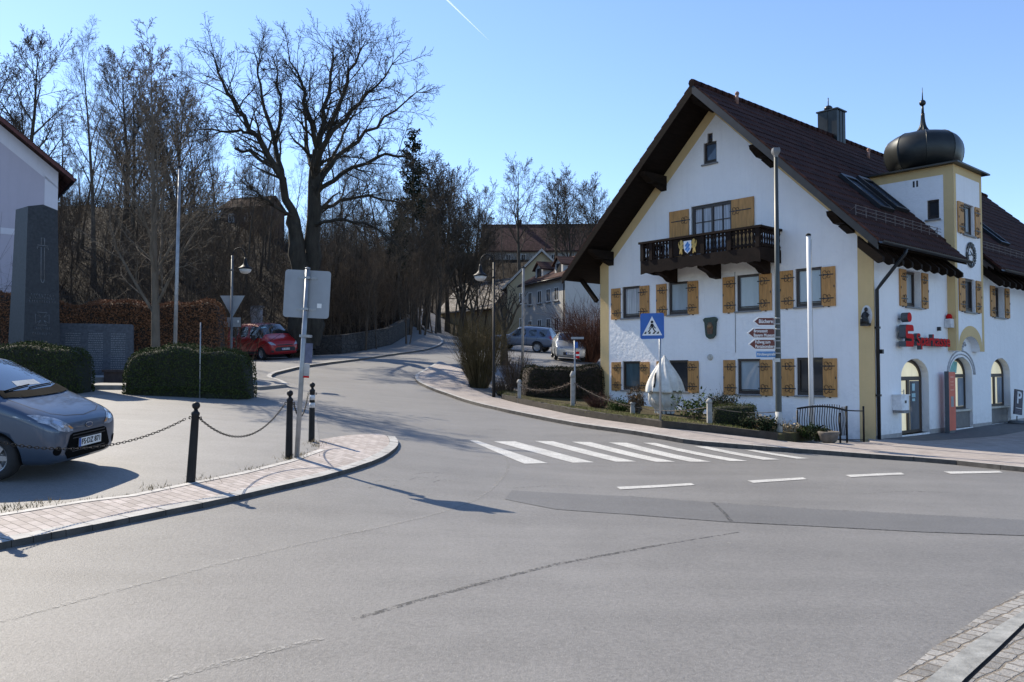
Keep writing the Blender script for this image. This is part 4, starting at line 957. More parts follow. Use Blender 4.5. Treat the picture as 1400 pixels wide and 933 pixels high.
# pedestrian crossing sign
cx,cy,cz=gp(903,583,21); cs=thing('crossing_sign','blue pedestrian crossing sign on a slim steel post by the zebra stripes','road sign',(cx,cy,cz+.1))
mb=MB(); mb.tube([(0,0,-.2),(0,0,2.92)],.03,10); mb.build('post',M_STEEL,cs)
M_BLUE=mat('sign_blue',(.012,.095,.36),.35,.08)
yw=R(-24); Mc=Matrix.Translation((-.21,-.06,2.58))@Mface(yw)
mb=MB(); plate(mb,rrect(-.31,.31,-.33,.33,.05),Mc,.01,0); plate(mb,[(-.26,-.24),(.26,-.24),(0,.25)],Mc,.003,1,.003)
fig=[[(-.035,.03),(.035,.03),(.03,-.06),(-.02,-.06)],[(-.03,.02),(.0,-.0),(-.06,-.06),(-.09,-.09),(-.075,-.1),(-.03,-.05)],[(.03,.02),(.07,-.05),(.1,-.08),(.085,-.1),(.045,-.06),(.015,-.0)],
 [(-.02,-.055),(.01,-.055),(-.06,-.15),(-.08,-.19),(-.12,-.19),(-.07,-.12)],[(.0,-.055),(.03,-.055),(.06,-.12),(.12,-.19),(.085,-.19),(.03,-.13)]]
for q in fig: plate(mb,[(a,b+.03) for a,b in q],Mc,.002,2,.006)
plate(mb,[(.035*math.cos(t),.105+.035*math.sin(t)) for t in np.linspace(0,6.28,14,endpoint=False)],Mc,.002,2,.006)
for a in (-.17,-.06,.05,.155): plate(mb,[(a-.045,-.2),(a+.015,-.2),(a+.03,-.165+.02),(a+.0,-.165+.02)],Mc,.002,2,.0055)
mb.build('sign_plate',[M_BLUE,M_WHITE,M_BLACK],cs)
mb=MB(); Mb=Matrix.Translation((-.08,-.02,0))
for z in (2.42,2.78): mb.obox((-.1,-.035,z),(.26,.03,.04),Matrix.Rotation(yw,3,'Z'))
islands(mb,'bracket',M_STEEL,cs)
# tall lamp with direction boards
lx,ly,lz=gp(1065,598,21); tl=thing('street_lamp','tall dark green street lamp carrying brown direction boards','street lamp',(lx,ly,lz+.09))
k=ly/FPX; TH=(598-213)*k
mb=MB(); mb.tube([(0,0,-.2),(0,0,.55),(0,0,.6),(0,0,TH*.5),(0,0,TH)],[.085,.083,.08,.068,.05],14); mb.build('pole',M_POLE,tl)
mb=MB(); mb.lathe([(.09,.0),(.088,.66)],14); mb.build('pole_sleeve',mat('pale_sleeve',(.36,.36,.34),.7,.25,4),tl)
mb=MB(); mb.lathe([(.05,TH-.02),(.07,TH+.05),(.12,TH+.12),(.13,TH+.16),(.115,TH+.24),(.03,TH+.25)],4,a0=R(45),sm=False); mb.build('lamp_head',mat('lamp_head_grey',(.16,.16,.16),.4,.2,5),tl)
M_BRN=mat('sign_brown',(.115,.02,.012),.45,.1)
def dirboard(pxl,pxr,pyt,pyb,lines,arrow=True):
    x0=(pxl-1065)*k; x1=(pxr-1065)*k; z0=(598-pyb)*k; z1=(598-pyt)*k; h=z1-z0; M=Matrix.Translation((0,-.02,0))@Mface(0); mb=MB()
    if arrow:
        P=[(x0,(z0+z1)/2),(x0+h*.62,z0),(x1,z0),(x1,z1),(x0+h*.62,z1)]; e=.022
        Q=[(x0+e*1.6,(z0+z1)/2),(x0+h*.62+e*.4,z0+e),(x1-e,z0+e),(x1-e,z1-e),(x0+h*.62+e*.4,z1-e)]
        plate(mb,P,M,.02,0); plate(mb,Q,M,.002,1,.003)
    else:
        plate(mb,[(x0,z0),(x1,z0),(x1,z1),(x0,z1)],M,.02,0); 
    n=len(lines)
    for i,(s,wf) in enumerate(lines):
        zc=z1-h*(i+.5)/n*1.0+(-.002); zc=(z0+z1)/2+((n-1)/2-i)*h*.42; W=(x1-x0-(h*.62 if arrow else 0))*wf; xl=x0+(h*.66 if arrow else .025)
        M2=M@Matrix.Translation((xl+W/2,zc,.005)); mb.text(s,h*(.6 if n==1 else .42),M2,.0015,2,width=W,bold=.002)
    return mb.build('direction_board',[M_WHITE if arrow else M_BLUE2,M_BRN,M_WHITE],tl)
M_BLUE2=mat('street_name_blue',(.07,.2,.42),.45,.1)
dirboard(1031,1061.5,433.5,445.5,[('Bücherei',.86)]); dirboard(1022.5,1061.5,448.5,462.5,[('Bronzezeit',.62),('Bayern Museum',.95)]); dirboard(1024,1061.5,463.5,478,[('Fußweg zum',.72),('Pantaleonsberg',.95)]); dirboard(1035,1061.5,480.5,488.5,[('Kirchbergstraße',.93)],False)
mb=MB()
for py in (435,443,450,461,466,476,483): mb.lathe([(.078,(598-py)*k-.012),(.078,(598-py)*k+.012)],14); mb.box(-.12,0,-.03,0,(598-py)*k-.012,(598-py)*k+.012)
mb.box(-.14,.02,-.1,-.06,(598-495)*k,(598-490)*k); islands(mb,'clamp',mat('clamp_grey',(.36,.37,.37),.4,.1,metal=.5),tl)
# swan neck lamps
def swan(loc,Hp,sgn,label,signs=False,rz=0):
    t=thing('street_lamp',label,'street lamp',loc,rz,'swan neck street lamps')
    mb=MB(); mb.tube([(0,0,-.2),(0,0,.8),(0,0,.84),(0,0,Hp)],[.062,.06,.045,.038],12); mb.ball((0,0,Hp-.55),.06); mb.build('pole',M_BLACK if sgn<0 else mat('grey_lamp_pole',(.12,.13,.14),.5,.2,4),t)
    mb=MB(); arc=[(0,0,Hp-.05),(sgn*.02,0,Hp+.1),(sgn*.1,0,Hp+.24),(sgn*.25,0,Hp+.3),(sgn*.4,0,Hp+.24),(sgn*.48,0,Hp+.1),(sgn*.5,0,Hp-.1)]; mb.tube(smooth3(arc),.02,8); mb.tube([(0,0,Hp-.3),(sgn*.2,0,Hp-.05),(sgn*.14,0,Hp+.15),(sgn*.05,0,Hp+.1)],.01,6); mb.build('arm',M_BLACK,t)
    mb=MB(); c=(sgn*.5,0,Hp-.1); mb.lathe([(.03,.02),(.05,-.05),(.07,-.18),(.1,-.26),(.17,-.33),(.26,-.38),(.27,-.42),(.24,-.42)],20,c); s_=mb.build('lamp_shade',M_BLACK,t)
    mb=MB(); mb.lathe([(.23,-.41),(.22,-.48),(.17,-.55),(.09,-.59),(.01,-.6)],18,c); mb.build('glass_bowl',glass('opal_lamp_glass',(.55,.56,.56),var=.05),s_)
    return t
def smooth3(p): return [tuple(q) for q in smooth_line([np.array(a,float) for a in p],2)]
swan((*gp(675,543,30)[:2],gp(675,543,30)[2]+.09),4.95,-1,'black swan neck lamp at the pavement beside the tall bush',rz=R(10))
q=at(317,400,31); sl=swan((q[0],q[1],H(q[0],q[1])),(505-349)/FPX*31+CZ-H(q[0],q[1]),1,'grey swan neck lamp carrying road signs seen from behind')
zt=lambda py,Y:(505-py)/FPX*Y+CZ-H(q[0],q[1])
mb=MB(); mb.prism([(-.47,zt(404,31)),(.47,zt(404,31)),(0,zt(404,31)-.84)],'y',.07,.08); mb.build('give_way_plate',M_SIGNB,sl)
mb=MB(); mb.box(-.3,.32,.07,.08,zt(447,31),zt(434,31)); mb.build('lower_plate',M_SIGNB,sl)
mb=MB(); mb.box(.2,.26,.064,.069,zt(441,31),zt(438,31)); mb.build('sticker',M_WHITE,sl)
# poles
def pole(px,pyb,pyt,Y,r0,r1,m,name,label,cat,lean=0,cap=True):
    x,y,z=gp(px,pyb,Y); h=(505-pyt)/FPX*Y+CZ-z; t=thing(name,label,cat,(x,y,z)); t.rotation_euler=(0,R(lean),0)
    mb=MB(); mb.tube([(0,0,-.2),(0,0,h*.5),(0,0,h)],[r0,(r0+r1)/2,r1],12); mb.build('pole',m,t)
    if cap: mb=MB(); mb.lathe([(r1*1.25,h),(r1*1.25,h+.05),(r1*.5,h+.07)],12); mb.build('cap',M_BLACK,t)
    return t,h
fp,hf=pole(1110,590,322,22.5,.065,.055,mat('flagpole_white',(.66,.66,.66),.4,.08,2),'flagpole','white flagpole standing before the bank gable','flagpole',-.3)
mb=MB(); mb.tube([(.075,-.01,1.0),(.07,-.01,hf-.1)],.006,5); mb.build('halyard',M_SILL,fp)
pole(238,520,228,26,.065,.045,M_STEEL,'flagpole','tall grey flagpole behind the rounded box hedges','flagpole',.7)
pole(273,540,441,22.4,.016,.016,M_STEEL,'garden_stake','thin steel stake standing before the rounded hedge','stake',0,False)
up,hu=pole(714,512,366,36,.07,.055,mat('weathered_pole',(.3,.29,.27),.8,.3,4),'utility_pole','pale weathered pole rising behind the dark hedge','pole',.6)
# railing by the bank corner
def railing():
    a=np.array(gp(1090.5,600,21.7)); b=np.array(gp(1158,599,22.3)); c=np.array(gp(1181,597,22.6))
    t=thing('railing','black arched iron railing beside the bank corner','railing',tuple(a)); b=b-a; c=c-a; hz=.82
    mb=MB()
    for p,h in ((0*a,hz),(b,hz+.08),(c,hz+.06),(b*.86,hz-.1)): mb.tube([(p[0],p[1],-.15),(p[0],p[1],h)],.028,8)
    islands(mb,'post',M_BLACK,t)
    mb=MB(); mb.tube([tuple(b*s+np.array([0,0,hz+.14*math.sin(math.pi*min(1,s*.75+.08))])) for s in np.linspace(0,1,14)],.026,8); mb.tube([tuple(b*s+np.array([0,0,.1])) for s in (0,1)],.014,8); mb.tube([tuple(b+(c-b)*s+np.array([0,0,hz+.07])) for s in (0,1)],.016,8); mb.tube([tuple(b+(c-b)*s+np.array([0,0,.1])) for s in (0,1)],.012,8); mb.build('rail',M_BLACK,t)
    mb=MB()
    for s in np.linspace(.05,.84,17):
        h=hz+.14*math.sin(math.pi*min(1,s*.75+.08)); p=b*s; mb.tube([(p[0]+.014*math.sin(z*9),p[1],z) for z in np.linspace(.1,h,9)],.012,5)
    for s in np.linspace(.88,.97,4):
        p=b*s; mb.tube([(p[0]+.012*math.sin(z*9),p[1],z) for z in np.linspace(.1,hz+.06,9)],.012,5)
    islands(mb,'bar',M_BLACK,t)
railing()
x,y,z=gp(1133,604,21.0); t=thing('planter','squat grey stone planter beside the iron railing','planter',(x,y,z+.08))
mb=MB(); mb.lathe([(.15,0),(.2,.05),(.25,.2),(.28,.27),(.26,.29),(.22,.25),(.02,.22)],14); mb.build('bowl',mat('stone_planter',(.13,.112,.095),.9,.3,9,.5),t)
# garden posts with cords
M_CONC=mat('pale_concrete_post',(.3,.29,.27),.85,.25,7,.4)
gposts=[(970,582,546,21.6,'short pale concrete post beside the clipped box hedge'),(865,568,550,24,'short pale concrete post left of the shrouded fountain'),(783,561,512,26.2,'vine wrapped concrete post before the dark hedge'),(710,545,517,28.3,'concrete post beside the black swan neck lamp')]
tops=[]
for px,pb,pt,Y,lab in gposts:
    x,y,z=gp(px,pb,Y,.1); h=(pb-pt)/FPX*Y+.1; t=thing('garden_post',lab,'post',(x,y,z),0,'concrete posts along the garden')
    mb=MB(); mb.box(-.06,.06,-.06,.06,-.2,h*.84); mb.build('shaft',M_CONC,t); mb=MB(); mb.lathe([(.05,h*.84),(.085,h*.86),(.085,h*.92),(.04,h)],8); mb.build('cap',M_CONC,t); tops.append((x,y,z+h*.72))
def cord(a,b,sag,label,vine=0):
    a,b=Vector(a),Vector(b); pts=[a.lerp(b,s/24)-Vector((0,0,sag*4*(s/24)*(1-s/24))) for s in range(25)]
    mb=MB(); mb.tube(pts,.011,5); 
    for _ in range(vine):
        s=random.random(); p=pts[int(s*24)]+Vector((random.gauss(0,.03),random.gauss(0,.03),random.gauss(0,.03))); d=Vector((random.gauss(0,1),random.gauss(0,1),random.gauss(0,1)-.6)).normalized()*random.uniform(.04,.12); mb.add([p,p+Vector((.012,0,.005)),p+d],[(0,1,2)],1)
    tag(mb.build('rope',[mat('old_rope',(.13,.105,.08),.9,.3,12),mat('dead_vine',(.16,.11,.075),.9,.4,8)]),label,'cord','cords between the garden posts')
cord(tops[0],tops[1],.12,'thin cord hanging in front of the shrouded fountain'); cord(tops[1],tops[2],.12,'thin cord with dead vine before the left windows',260); cord(tops[2],tops[3],.2,'vine wrapped cord before the dark hedge',420); cord(tops[0],(lx,ly,lz+.75),.08,'thin cord behind the clipped box hedge')
# shrouded fountain
fx_,fy_,fz_=gp(909,573,25.2,.2); ft=thing('shrouded_fountain','garden fountain wrapped in a white peaked tarpaulin','fountain',(fx_,fy_,fz_))
def drape(prof,n=40,amp=.02,seed=0,sx=1,sy=1,lobes=7):
    r_=random.Random(seed); ph=[r_.uniform(0,6.28) for _ in range(6)]; vs=[]
    for i,(r,z) in enumerate(prof):
        for j in range(n):
            a=2*math.pi*j/n; w=sum(math.sin(a*(lobes+k*3)+ph[k]+z*(2+k))*amp/(1+k*.6) for k in range(4)); rr=max(.004,r*(1+w*1.6))
            vs.append((rr*math.cos(a)*sx,rr*math.sin(a)*sy,z+.012*math.sin(a*5+ph[5])*(r>.2)))
    return vs,[(i*n+j,i*n+(j+1)%n,(i+1)*n+(j+1)%n,(i+1)*n+j) for i in range(len(prof)-1) for j in range(n)]
M_TARP=mat('white_tarpaulin',(.6,.58,.53),.6,.2,4,.9,7)
mb=MB(); mb.add(*drape(dense([(.02,1.84),(.06,1.77),(.16,1.62),(.3,1.42),(.42,1.22),(.5,1.03),(.55,.86),(.57,.72),(.52,.7)],3),72,.035,3,lobes=9),sm=True); mb.build('upper_cover',M_TARP,ft)
mb=MB(); mb.add(*drape([(.42,.76),(.43,.66),(.44,.5),(.4,.36),(.33,.28),(.28,.2),(.27,.05)],72,.06,8,lobes=10),sm=True); mb.build('lower_cover',M_TARP,ft)
mb=MB(); mb.lathe([(.34,-.1),(.34,.02),(.27,.04),(.25,.24)],10); mb.box(-.1,.5,-.35,.35,-.15,.0); mb.build('stone_base',mat('dark_wet_stone',(.05,.045,.04),.8,.4,8,.5),ft)
mb=MB(); mb.tube([(-.33,-.36,1.3),(-.36,-.4,1.2),(-.37,-.42,1.0),(-.4,-.42,.86)],[.02,.03,.02,.03],6); mb.lathe([(.552,.735),(.555,.76)],40); mb.build('strap',M_BLACK,ft)
# garden bed
M_EDGE=mat('dark_edge_stone',(.042,.035,.027),.9,.35,5,.5,22)
bedp=offset_line(px2g([(684,545),(777,566),(826,574),(903,585),(967,591),(1038,599),(1062,602.5)],.1),-.05)
bedp=offset_line(px2g([(684,545),(777,566),(826,574),(903,585),(967,591),(1038,599),(1062,602.5)],.1),.06)
sheet('garden_bed',bedp+[BL(-.02,1.3),BL(-.02,10.3),(3.1,31.4),(-.2,31.5)],.24,M_BED,.4,wall=.3)
eb=resample(bedp,.7); mb=MB(); ebo=offset_line(eb,-.02); ebi=offset_line(eb,.1)
for i in range(len(eb)-1):
    q=[ebo[i],ebo[i+1],ebi[i+1],ebi[i]]; t=[(*p,H(*p)+.27+random.uniform(-.02,.02)) for p in q]; n_=[(*p,H(*p)-.05) for p in q]; mb.add(t+n_,[(0,1,2,3),(0,4,5,1),(1,5,6,2),(2,6,7,3),(3,7,4,0)])
tag(mb.build('garden_edging',M_EDGE),kind='structure')
tufts('garden_grass',[(lambda s,d:(bedp[int(s*5)][0]+(bedp[min(int(s*5)+1,6)][0]-bedp[int(s*5)][0])*((s*5)%1),bedp[int(s*5)][1]+(bedp[min(int(s*5)+1,6)][1]-bedp[int(s*5)][1])*((s*5)%1)+d))(random.random(),random.uniform(.15,2.5)) for _ in range(520)],14,.07,mat('yellowed_garden_grass',(.16,.16,.035),.9,.4,5),.24,.12)
# ================================================================ memorial
M_GRAN=mat('dark_polished_granite',(.042,.046,.052),.5,.25,14,spec=.2)
M_ENG=mat('engraved_light',(.18,.19,.205),.7,.3,30)
ox,oy=at(46,500,26.0)[:2]; oz=H(ox,oy); ob=thing('war_memorial','dark granite memorial pillar with an engraved sword and cross','monument',(ox,oy,oz),R(52))
Ho=(505-281)/FPX*26+CZ-oz
mb=MB(); w0,w1,d0,d1=.56,.44,.62,.46
mb.add([(-w0,-d0,-.1),(w0,-d0,-.1),(w0,d0,-.1),(-w0,d0,-.1),(-w1,-d1,Ho-.12),(w1,-d1,Ho-.12),(w1,d1,Ho-.12),(-w1,d1,Ho-.12),(0,-d1,Ho),(0,d1,Ho)],[(0,1,5,8,4),(1,2,6,5),(2,3,7,9,6),(3,0,4,7),(4,8,9,7),(8,5,6,9)])
mb.build('pillar',M_GRAN,ob)
mb=MB(); mb.box(-.8,.8,-.85,.8,-.2,.12); mb.build('plinth',mat('grey_granite',(.2,.2,.2),.8,.25,14),ob)
fy=lambda z:-(d0+(d1-d0)*(z+.1)/(Ho+.0))-.004
eng=MB()
def estroke(pts,r=.012): eng.tube([(x,fy(z),z) for x,z in pts],r,4)
zs=lambda py:(505-py)/FPX*26+CZ-oz
za,zb=zs(388),zs(327); estroke([(-.05,za+.1),(-.05,zb-.3),(-.16,zb-.3),(-.16,zb-.36)]); estroke([(.05,za+.1),(.05,zb-.3),(.16,zb-.3),(.16,zb-.36)]); estroke([(-.05,zb-.22),(-.05,zb),(.05,zb),(.05,zb-.22)]); estroke([(-.05,za+.1),(-.03,za+.02),(0,za),(.03,za+.02),(.05,za+.1)]); estroke([(-.16,zb-.24),(.16,zb-.24)])
zc=zs(437)
for a in range(4):
    M=Matrix.Rotation(a*math.pi/2,3,'Y'); P=[M@Vector((x,0,z)) for x,z in ((-.05,.05),(-.14,.2),(.14,.2),(.05,.05))]; estroke([(p.x,zc+p.z) for p in P],.01)
for py,n,wd in ((405,9,.36),(409,11,.38),(413.5,11,.4),(450,8,.26),(457,9,.3)):
    z=zs(py)
    for i in range(n):
        x=-wd+2*wd*(i+.5)/n; h=.035; t=random.choice(([(0,-h),(0,h)],[(-.02,-h),(0,h),(.02,-h)],[(-.015,h),(-.015,-h),(.015,-h)],[(-.015,-h),(-.015,h),(.018,h)],[(-.015,-h),(-.015,h),(.015,-h),(.015,h)]))
        estroke([(x+a,z+b) for a,b in t],.006)
tag(eng.build('engraving',M_ENG,ob),kind='stuff')
ox,oy=at(130,500,27.5)[:2]; oz=H(ox,oy); tb=thing('name_tablet','low grey stone tablet with engraved name columns behind the hedges','memorial tablet',(ox,oy,oz),R(20))
Ht=(505-443)/FPX*27.5+CZ-oz
mb=MB(); mb.prism([(-1.2,-.1),(1.2,-.1),(1.16,Ht-.04),(1.1,Ht),(-1.1,Ht),(-1.16,Ht-.04)],'y',-.1,.1); mb.build('slab',mat('grey_tablet_granite',(.085,.092,.108),.65,.25,12,spec=.2),tb)
mb=MB()
for c in (-.68,0,.68):
    for r in range(22):
        z=Ht-.35-r*.075
        if z<.3: break
        x=c-.2
        while x<c+.22: w=random.uniform(.02,.07); mb.box(x,min(x+w,c+.24),-.104,-.099,z,z+.03); x+=w+.02
tag(mb.build('engraving',M_ENG,tb),kind='stuff')
x,y,z=gp(345,520,28) if False else gp(168,512,25.6); t=thing('stone_bench','low brown stone block before the name tablet','bench',(x,y,H(x,y)),R(12)); mb=MB(); mb.box(-.5,.5,-.2,.2,-.1,.42); mb.box(-.55,.55,-.24,.24,.42,.5); mb.build('block',mat('brown_stone',(.06,.045,.04),.85,.3,7,.4),t)
# low steps and kerb stones in front of the memorial
for (x0,y0),(x1,y1),off,lab in (((112,533),(172,533),.13,0),((112,527),(170,526.5),.24,1)):
    a=G(x0,y0); b=G(x1,y1); s_=sheet('memorial_step',[a,b,(b[0]-.05,b[1]+1.0),(a[0]-.05,a[1]+1.0)],off,mat('step_stone',(.28,.27,.25),.85,.2,6,.3),.6,wall=.3)
# retaining wall of the side street, cabinet
wl=resample([(-19,50.8),(-10.6,51),(-8.55,57),(-8.1,66),(-9.5,75)],1.0)
mb=MB(); wo=offset_line(wl,.35)
for i in range(len(wl)-1):
    q=[wl[i],wl[i+1],wo[i+1],wo[i]]; hh=1.25; mb.add([(*p,H(*p)+hh) for p in q]+[(*p,H(*p)-.3) for p in q],[(0,1,2,3),(0,4,5,1),(2,6,7,3)]+([(3,7,4,0)] if i==0 else [])+([(1,5,6,2)] if i==len(wl)-2 else []))
def stonewall(name,c):
    b=NB(name); co=b.coord(); t=b.n('ShaderNodeTexVoronoi',feature='DISTANCE_TO_EDGE'); t.inputs['Scale'].default_value=2.6; b.l(b.coord(scale=(1,1,1.7)),t.inputs['Vector'])
    f=b.noise(co,3,5,.7); cc=b.ramp(f,[(.3,[a*.5 for a in c]),(.7,[a*1.4 for a in c])]); cc=b.mix(b.ramp(t.outputs['Distance'],[(0,0),(.06,1)]),[a*.4 for a in c],cc); b.bump(b.ramp(t.outputs['Distance'],[(0,0),(.12,1)]),.8,.05); return b.done(cc,.95)
tag(mb.build('retaining_wall',stonewall('dark_rubble_stone',(.06,.055,.05))),'dark rubble retaining wall along the left of the side street','wall')
x,y,z=gp(413,491,49); t=thing('electrical_cabinet','olive grey electrical cabinet behind the red van','cabinet',(x,y,z),R(-8)); mb=MB(); mb.box(-.6,.6,-.25,.25,0,1.6); mb.box(-.64,.64,-.29,.29,1.6,1.66); mb.build('housing',mat('olive_cabinet',(.09,.09,.07),.6,.2,3),t)
mb=MB(); mb.box(-.01,.01,-.262,-.25,.1,1.55); mb.box(.05,.08,-.28,-.25,.8,1.0); mb.build('door_seam',M_BLACK,t); mb=MB(); mb.box(.22,.5,-.262,-.252,1.02,1.16); mb.build('label_plate',M_WHITE,t)
x,y,z=gp(350,470,52); t=thing('gate_pillar','pale square gate pillar behind the red van','pillar',(x,y,z)); mb=MB(); mb.box(-.32,.32,-.3,.3,-.3,3.0); mb.build('shaft',mat('pale_render',(.4,.4,.42),.9,.15,3),t); mb=MB(); mb.box(-.4,.4,-.38,.38,3.0,3.1); mb.build('cap',M_SILL,t)
# things behind the dark hedge
x,y,z=gp(731,505,33.5); t=thing('post_box','small brown wooden box on a post behind the dark hedge','post box',(x,y,z)); mb=MB(); mb.tube([(0,0,-.1),(0,0,.85)],.035,8); mb.build('post',M_DARKWOOD,t); mb=MB(); mb.box(-.14,.14,-.1,.1,.85,1.0); mb.prism([(-.2,1.0),(.2,1.0),(0,1.1)],'y',-.14,.14); mb.build('box',mat('brown_box_wood',(.12,.07,.045),.8,.3,5),t)
x,y,z=gp(786,545,27.5); t=thing('route_sign','steel post with small red and blue route plates left of the bank','road sign',(x,y,z)); mb=MB(); mb.tube([(0,0,-.1),(0,0,(505-462)/FPX*27.5+CZ-z)],.03,8); mb.build('post',M_STEEL,t)
zq=lambda py:(505-py)/FPX*27.5+CZ-z
mb=MB(); mb.box(.03,.15,-.04,-.03,zq(490),zq(481),0); mb.box(.03,.15,-.042,-.03,zq(487),zq(484.5),1); mb.build('red_plate',[M_RED,M_WHITE],t); mb=MB(); mb.box(.0,.1,-.04,-.03,zq(476),zq(468)); mb.build('blue_plate',M_BLUE,t); mb=MB(); mb.box(-.12,.3,-.06,.02,zq(464),zq(461)); mb.build('grey_plate',M_SIGNB,t)
# ================================================================ vehicles
from mathutils.bvhtree import BVHTree
M_TYRE=mat('tyre_rubber',(.018,.018,.019),.85,.25,14)
M_RIM=mat('alloy_rim',(.32,.33,.35),.35,.15,6,metal=.7)
M_TRIM=mat('black_plastic_trim',(.02,.02,.022),.6,.2,10)
def _cg(n):
    m=glass(n,(.012,.018,.022),coat=1,var=.2); p=m.node_tree.nodes['Principled BSDF']; p.inputs['IOR'].default_value=2.1; p.inputs['Specular IOR Level'].default_value=.5; p.inputs['Roughness'].default_value=.04; return m
M_SIDEG=_cg('side_glass'); M_REARG=_cg('rear_glass')
M_CGLASS=_cg('tinted_car_glass')
M_LENS=mat('headlight_lens',(.3,.32,.36),.1,.6,16,coat=1)
M_TAIL=mat('tail_light_red',(.35,.01,.012),.25,.3,10,coat=1)
M_CHROME=mat('chrome',(.6,.6,.62),.15,.05,5,metal=1)
def carpaint(name,c,metal=.35):
    b=NB(name); f=b.noise(b.coord(),1.2,3); cc=b.ramp(f,[(.3,[a*.92 for a in c]),(.7,[a*1.06 for a in c])]); d=b.noise(b.coord(),4,6,.8)
    r=b.ramp(d,[(.3,.3),(.7,.42)]); return b.done(cc,r,metal,coat=.6)
def plate_txt(s): return s
def make_car(root,st,paint,cab,wheels,wr,ww,archr,glassrows=True,pillars=(),subs=2):
    """st: stations (x,w,zb,zbelt,ztop,wroof); cab=(cowl index, roof front index, roof rear index, tail index); returns bvh of the body"""
    secs=[]
    for x,w,zb,zl,zt,wr_ in st:
        zm=zb+(zl-zb)*.5
        secs.append([(0,zb),(w*.8,zb),(w*.95,zb+.06),(w,zm),(w*.992,zl-.05),(w*.965,zl),(wr_,zt-(zt-zl)*.16-.012),(wr_*.82,zt-.012),(0,zt)])
    nsec=len(secs[0]); ring=[]; V=[]
    for s,(x,*_) in zip(secs,st):
        r=[(x,-y,z) for y,z in s]+[(x,y,z) for y,z in s[-2:0:-1]]; V+=r
    m=2*(nsec-1); F=[]; MI=[]
    c0,c1,c2,c3=cab
    for i in range(len(st)-1):
        for j in range(m):
            a,b=i*m+j,i*m+(j+1)%m; F.append((a,b,b+m,a+m)); row=j if j<nsec-1 else m-1-j
            mi=0
            if row==5 and c1-1<=i<c2 and i not in pillars: mi=1
            if row in (6,7) and c0<=i<c1: mi=2
            if row in (6,7) and c2<=i<c3: mi=3
            MI.append(mi)
    F.append(tuple(range(m))[::-1]); MI.append(0); F.append(tuple(range((len(st)-1)*m,len(st)*m))); MI.append(0)
    me=bpy.data.meshes.new('body'); me.from_pydata(V,[],F)
    for k in (paint,M_SIDEG,M_CGLASS,M_REARG,M_TRIM): me.materials.append(k)
    me.polygons.foreach_set('material_index',MI)
    bm=bmesh.new(); bm.from_mesh(me); bmesh.ops.recalc_face_normals(bm,faces=bm.faces)
    cl=bm.edges.layers.float.get('crease_edge') or bm.edges.layers.float.new('crease_edge')
    for e in bm.edges:
        ms={f.material_index for f in e.link_faces}
        if len(ms)>1: e[cl]=.75
    bm.to_mesh(me); bm.free()
    ob=bpy.data.objects.new('body_tmp',me); col.objects.link(ob)
    s=ob.modifiers.new('s','SUBSURF'); s.levels=s.render_levels=subs
    cm=MB(); wmax=max(q[1] for q in st)+.2
    for wx in wheels:
        for sg in (-1,1): cm.lathe([(archr,sg*(wmax-.46)),(archr,sg*wmax)] if sg>0 else [(archr,-wmax),(archr,-(wmax-.46))],36,(wx,0,wr),0,True,axis='y')
    co=cm.build('cut_tmp',M_TRIM); bo=ob.modifiers.new('b','BOOLEAN'); bo.object=co; bo.operation='DIFFERENCE'; bo.solver='EXACT'; bo.material_mode='TRANSFER'
    dg=bpy.context.evaluated_depsgraph_get(); ev=ob.evaluated_get(dg); fm=bpy.data.meshes.new_from_object(ev)
    verts=[v.co.copy() for v in fm.vertices]; polys=[tuple(p.vertices) for p in fm.polygons]; mis=[p.material_index for p in fm.polygons]
    mats_=[k.name if k else '' for k in fm.materials]
    bpy.data.objects.remove(ob); bpy.data.objects.remove(co); 
    bvh=BVHTree.FromPolygons(verts,polys)
    names={0:'body',1:'side_window',2:'windscreen',3:'rear_window'}
    for k,nm in names.items():
        q=MB(); mp={}
        for f,mi in zip(polys,mis):
            kk=mi if mi<4 else 0
            if kk!=k: continue
            g=[]
            for a in f:
                if a not in mp: mp[a]=len(q.v); q.v.append(tuple(verts[a]))
                g.append(mp[a])
            q.f.append(tuple(g)); q.m.append(1 if mi>=4 else 0); q.s.append(mi<4)
        if q.f:
            if k==1: islands(q,nm,M_CGLASS,root)
            else: q.build(nm,[paint if k==0 else M_CGLASS,M_TRIM],root,fix=False)
    for wx in wheels:
        for sg in (-1,1): wheel(root,wx,sg*(st[len(st)//2][1]-.015),wr,ww,sg)
    return bvh
def wheel(root,x,y,r,w,sg):
    mb=MB(); c=(x,y-sg*w/2,r); mb.lathe([(r*.66,-w/2),(r*.92,-w/2),(r*.99,-w/2+.03),(r,0),(r*.99,w/2-.03),(r*.92,w/2),(r*.66,w/2),(r*.6,w/2-.06),(r*.6,-w/2+.06),(r*.66,-w/2)],30,c,axis='y',cap=False); t=mb.build('wheel',M_TYRE,root)
    mb=MB(); f=sg*(w/2-.012); mb.lathe([(.001,f-sg*.01),(r*.16,f-sg*.0),(r*.18,f-sg*.02),(r*.2,f-sg*.05),(r*.56,f-sg*.05),(r*.6,f),(r*.67,f+sg*.005)],30,c,0,axis='y',cap=False)
    for k in range(7):
        a=2*math.pi*k/7; d=Vector((math.cos(a),0,math.sin(a))); p=Vector((-math.sin(a),0,math.cos(a))); o=Vector(c)+Vector((0,f,0))
        mb.add([o+d*r*.12+p*.035,o+d*r*.12-p*.035,o+d*r*.62-p*.028,o+d*r*.62+p*.028],[(0,1,2,3)],0); mb.add([o+d*r*.12+p*.035,o+d*r*.62+p*.028,o+d*r*.62+p*.028-Vector((0,sg*.05,0)),o+d*r*.12+p*.035-Vector((0,sg*.05,0))],[(0,1,2,3)],0)
    mb.build('rim',M_RIM,t,fix=False)
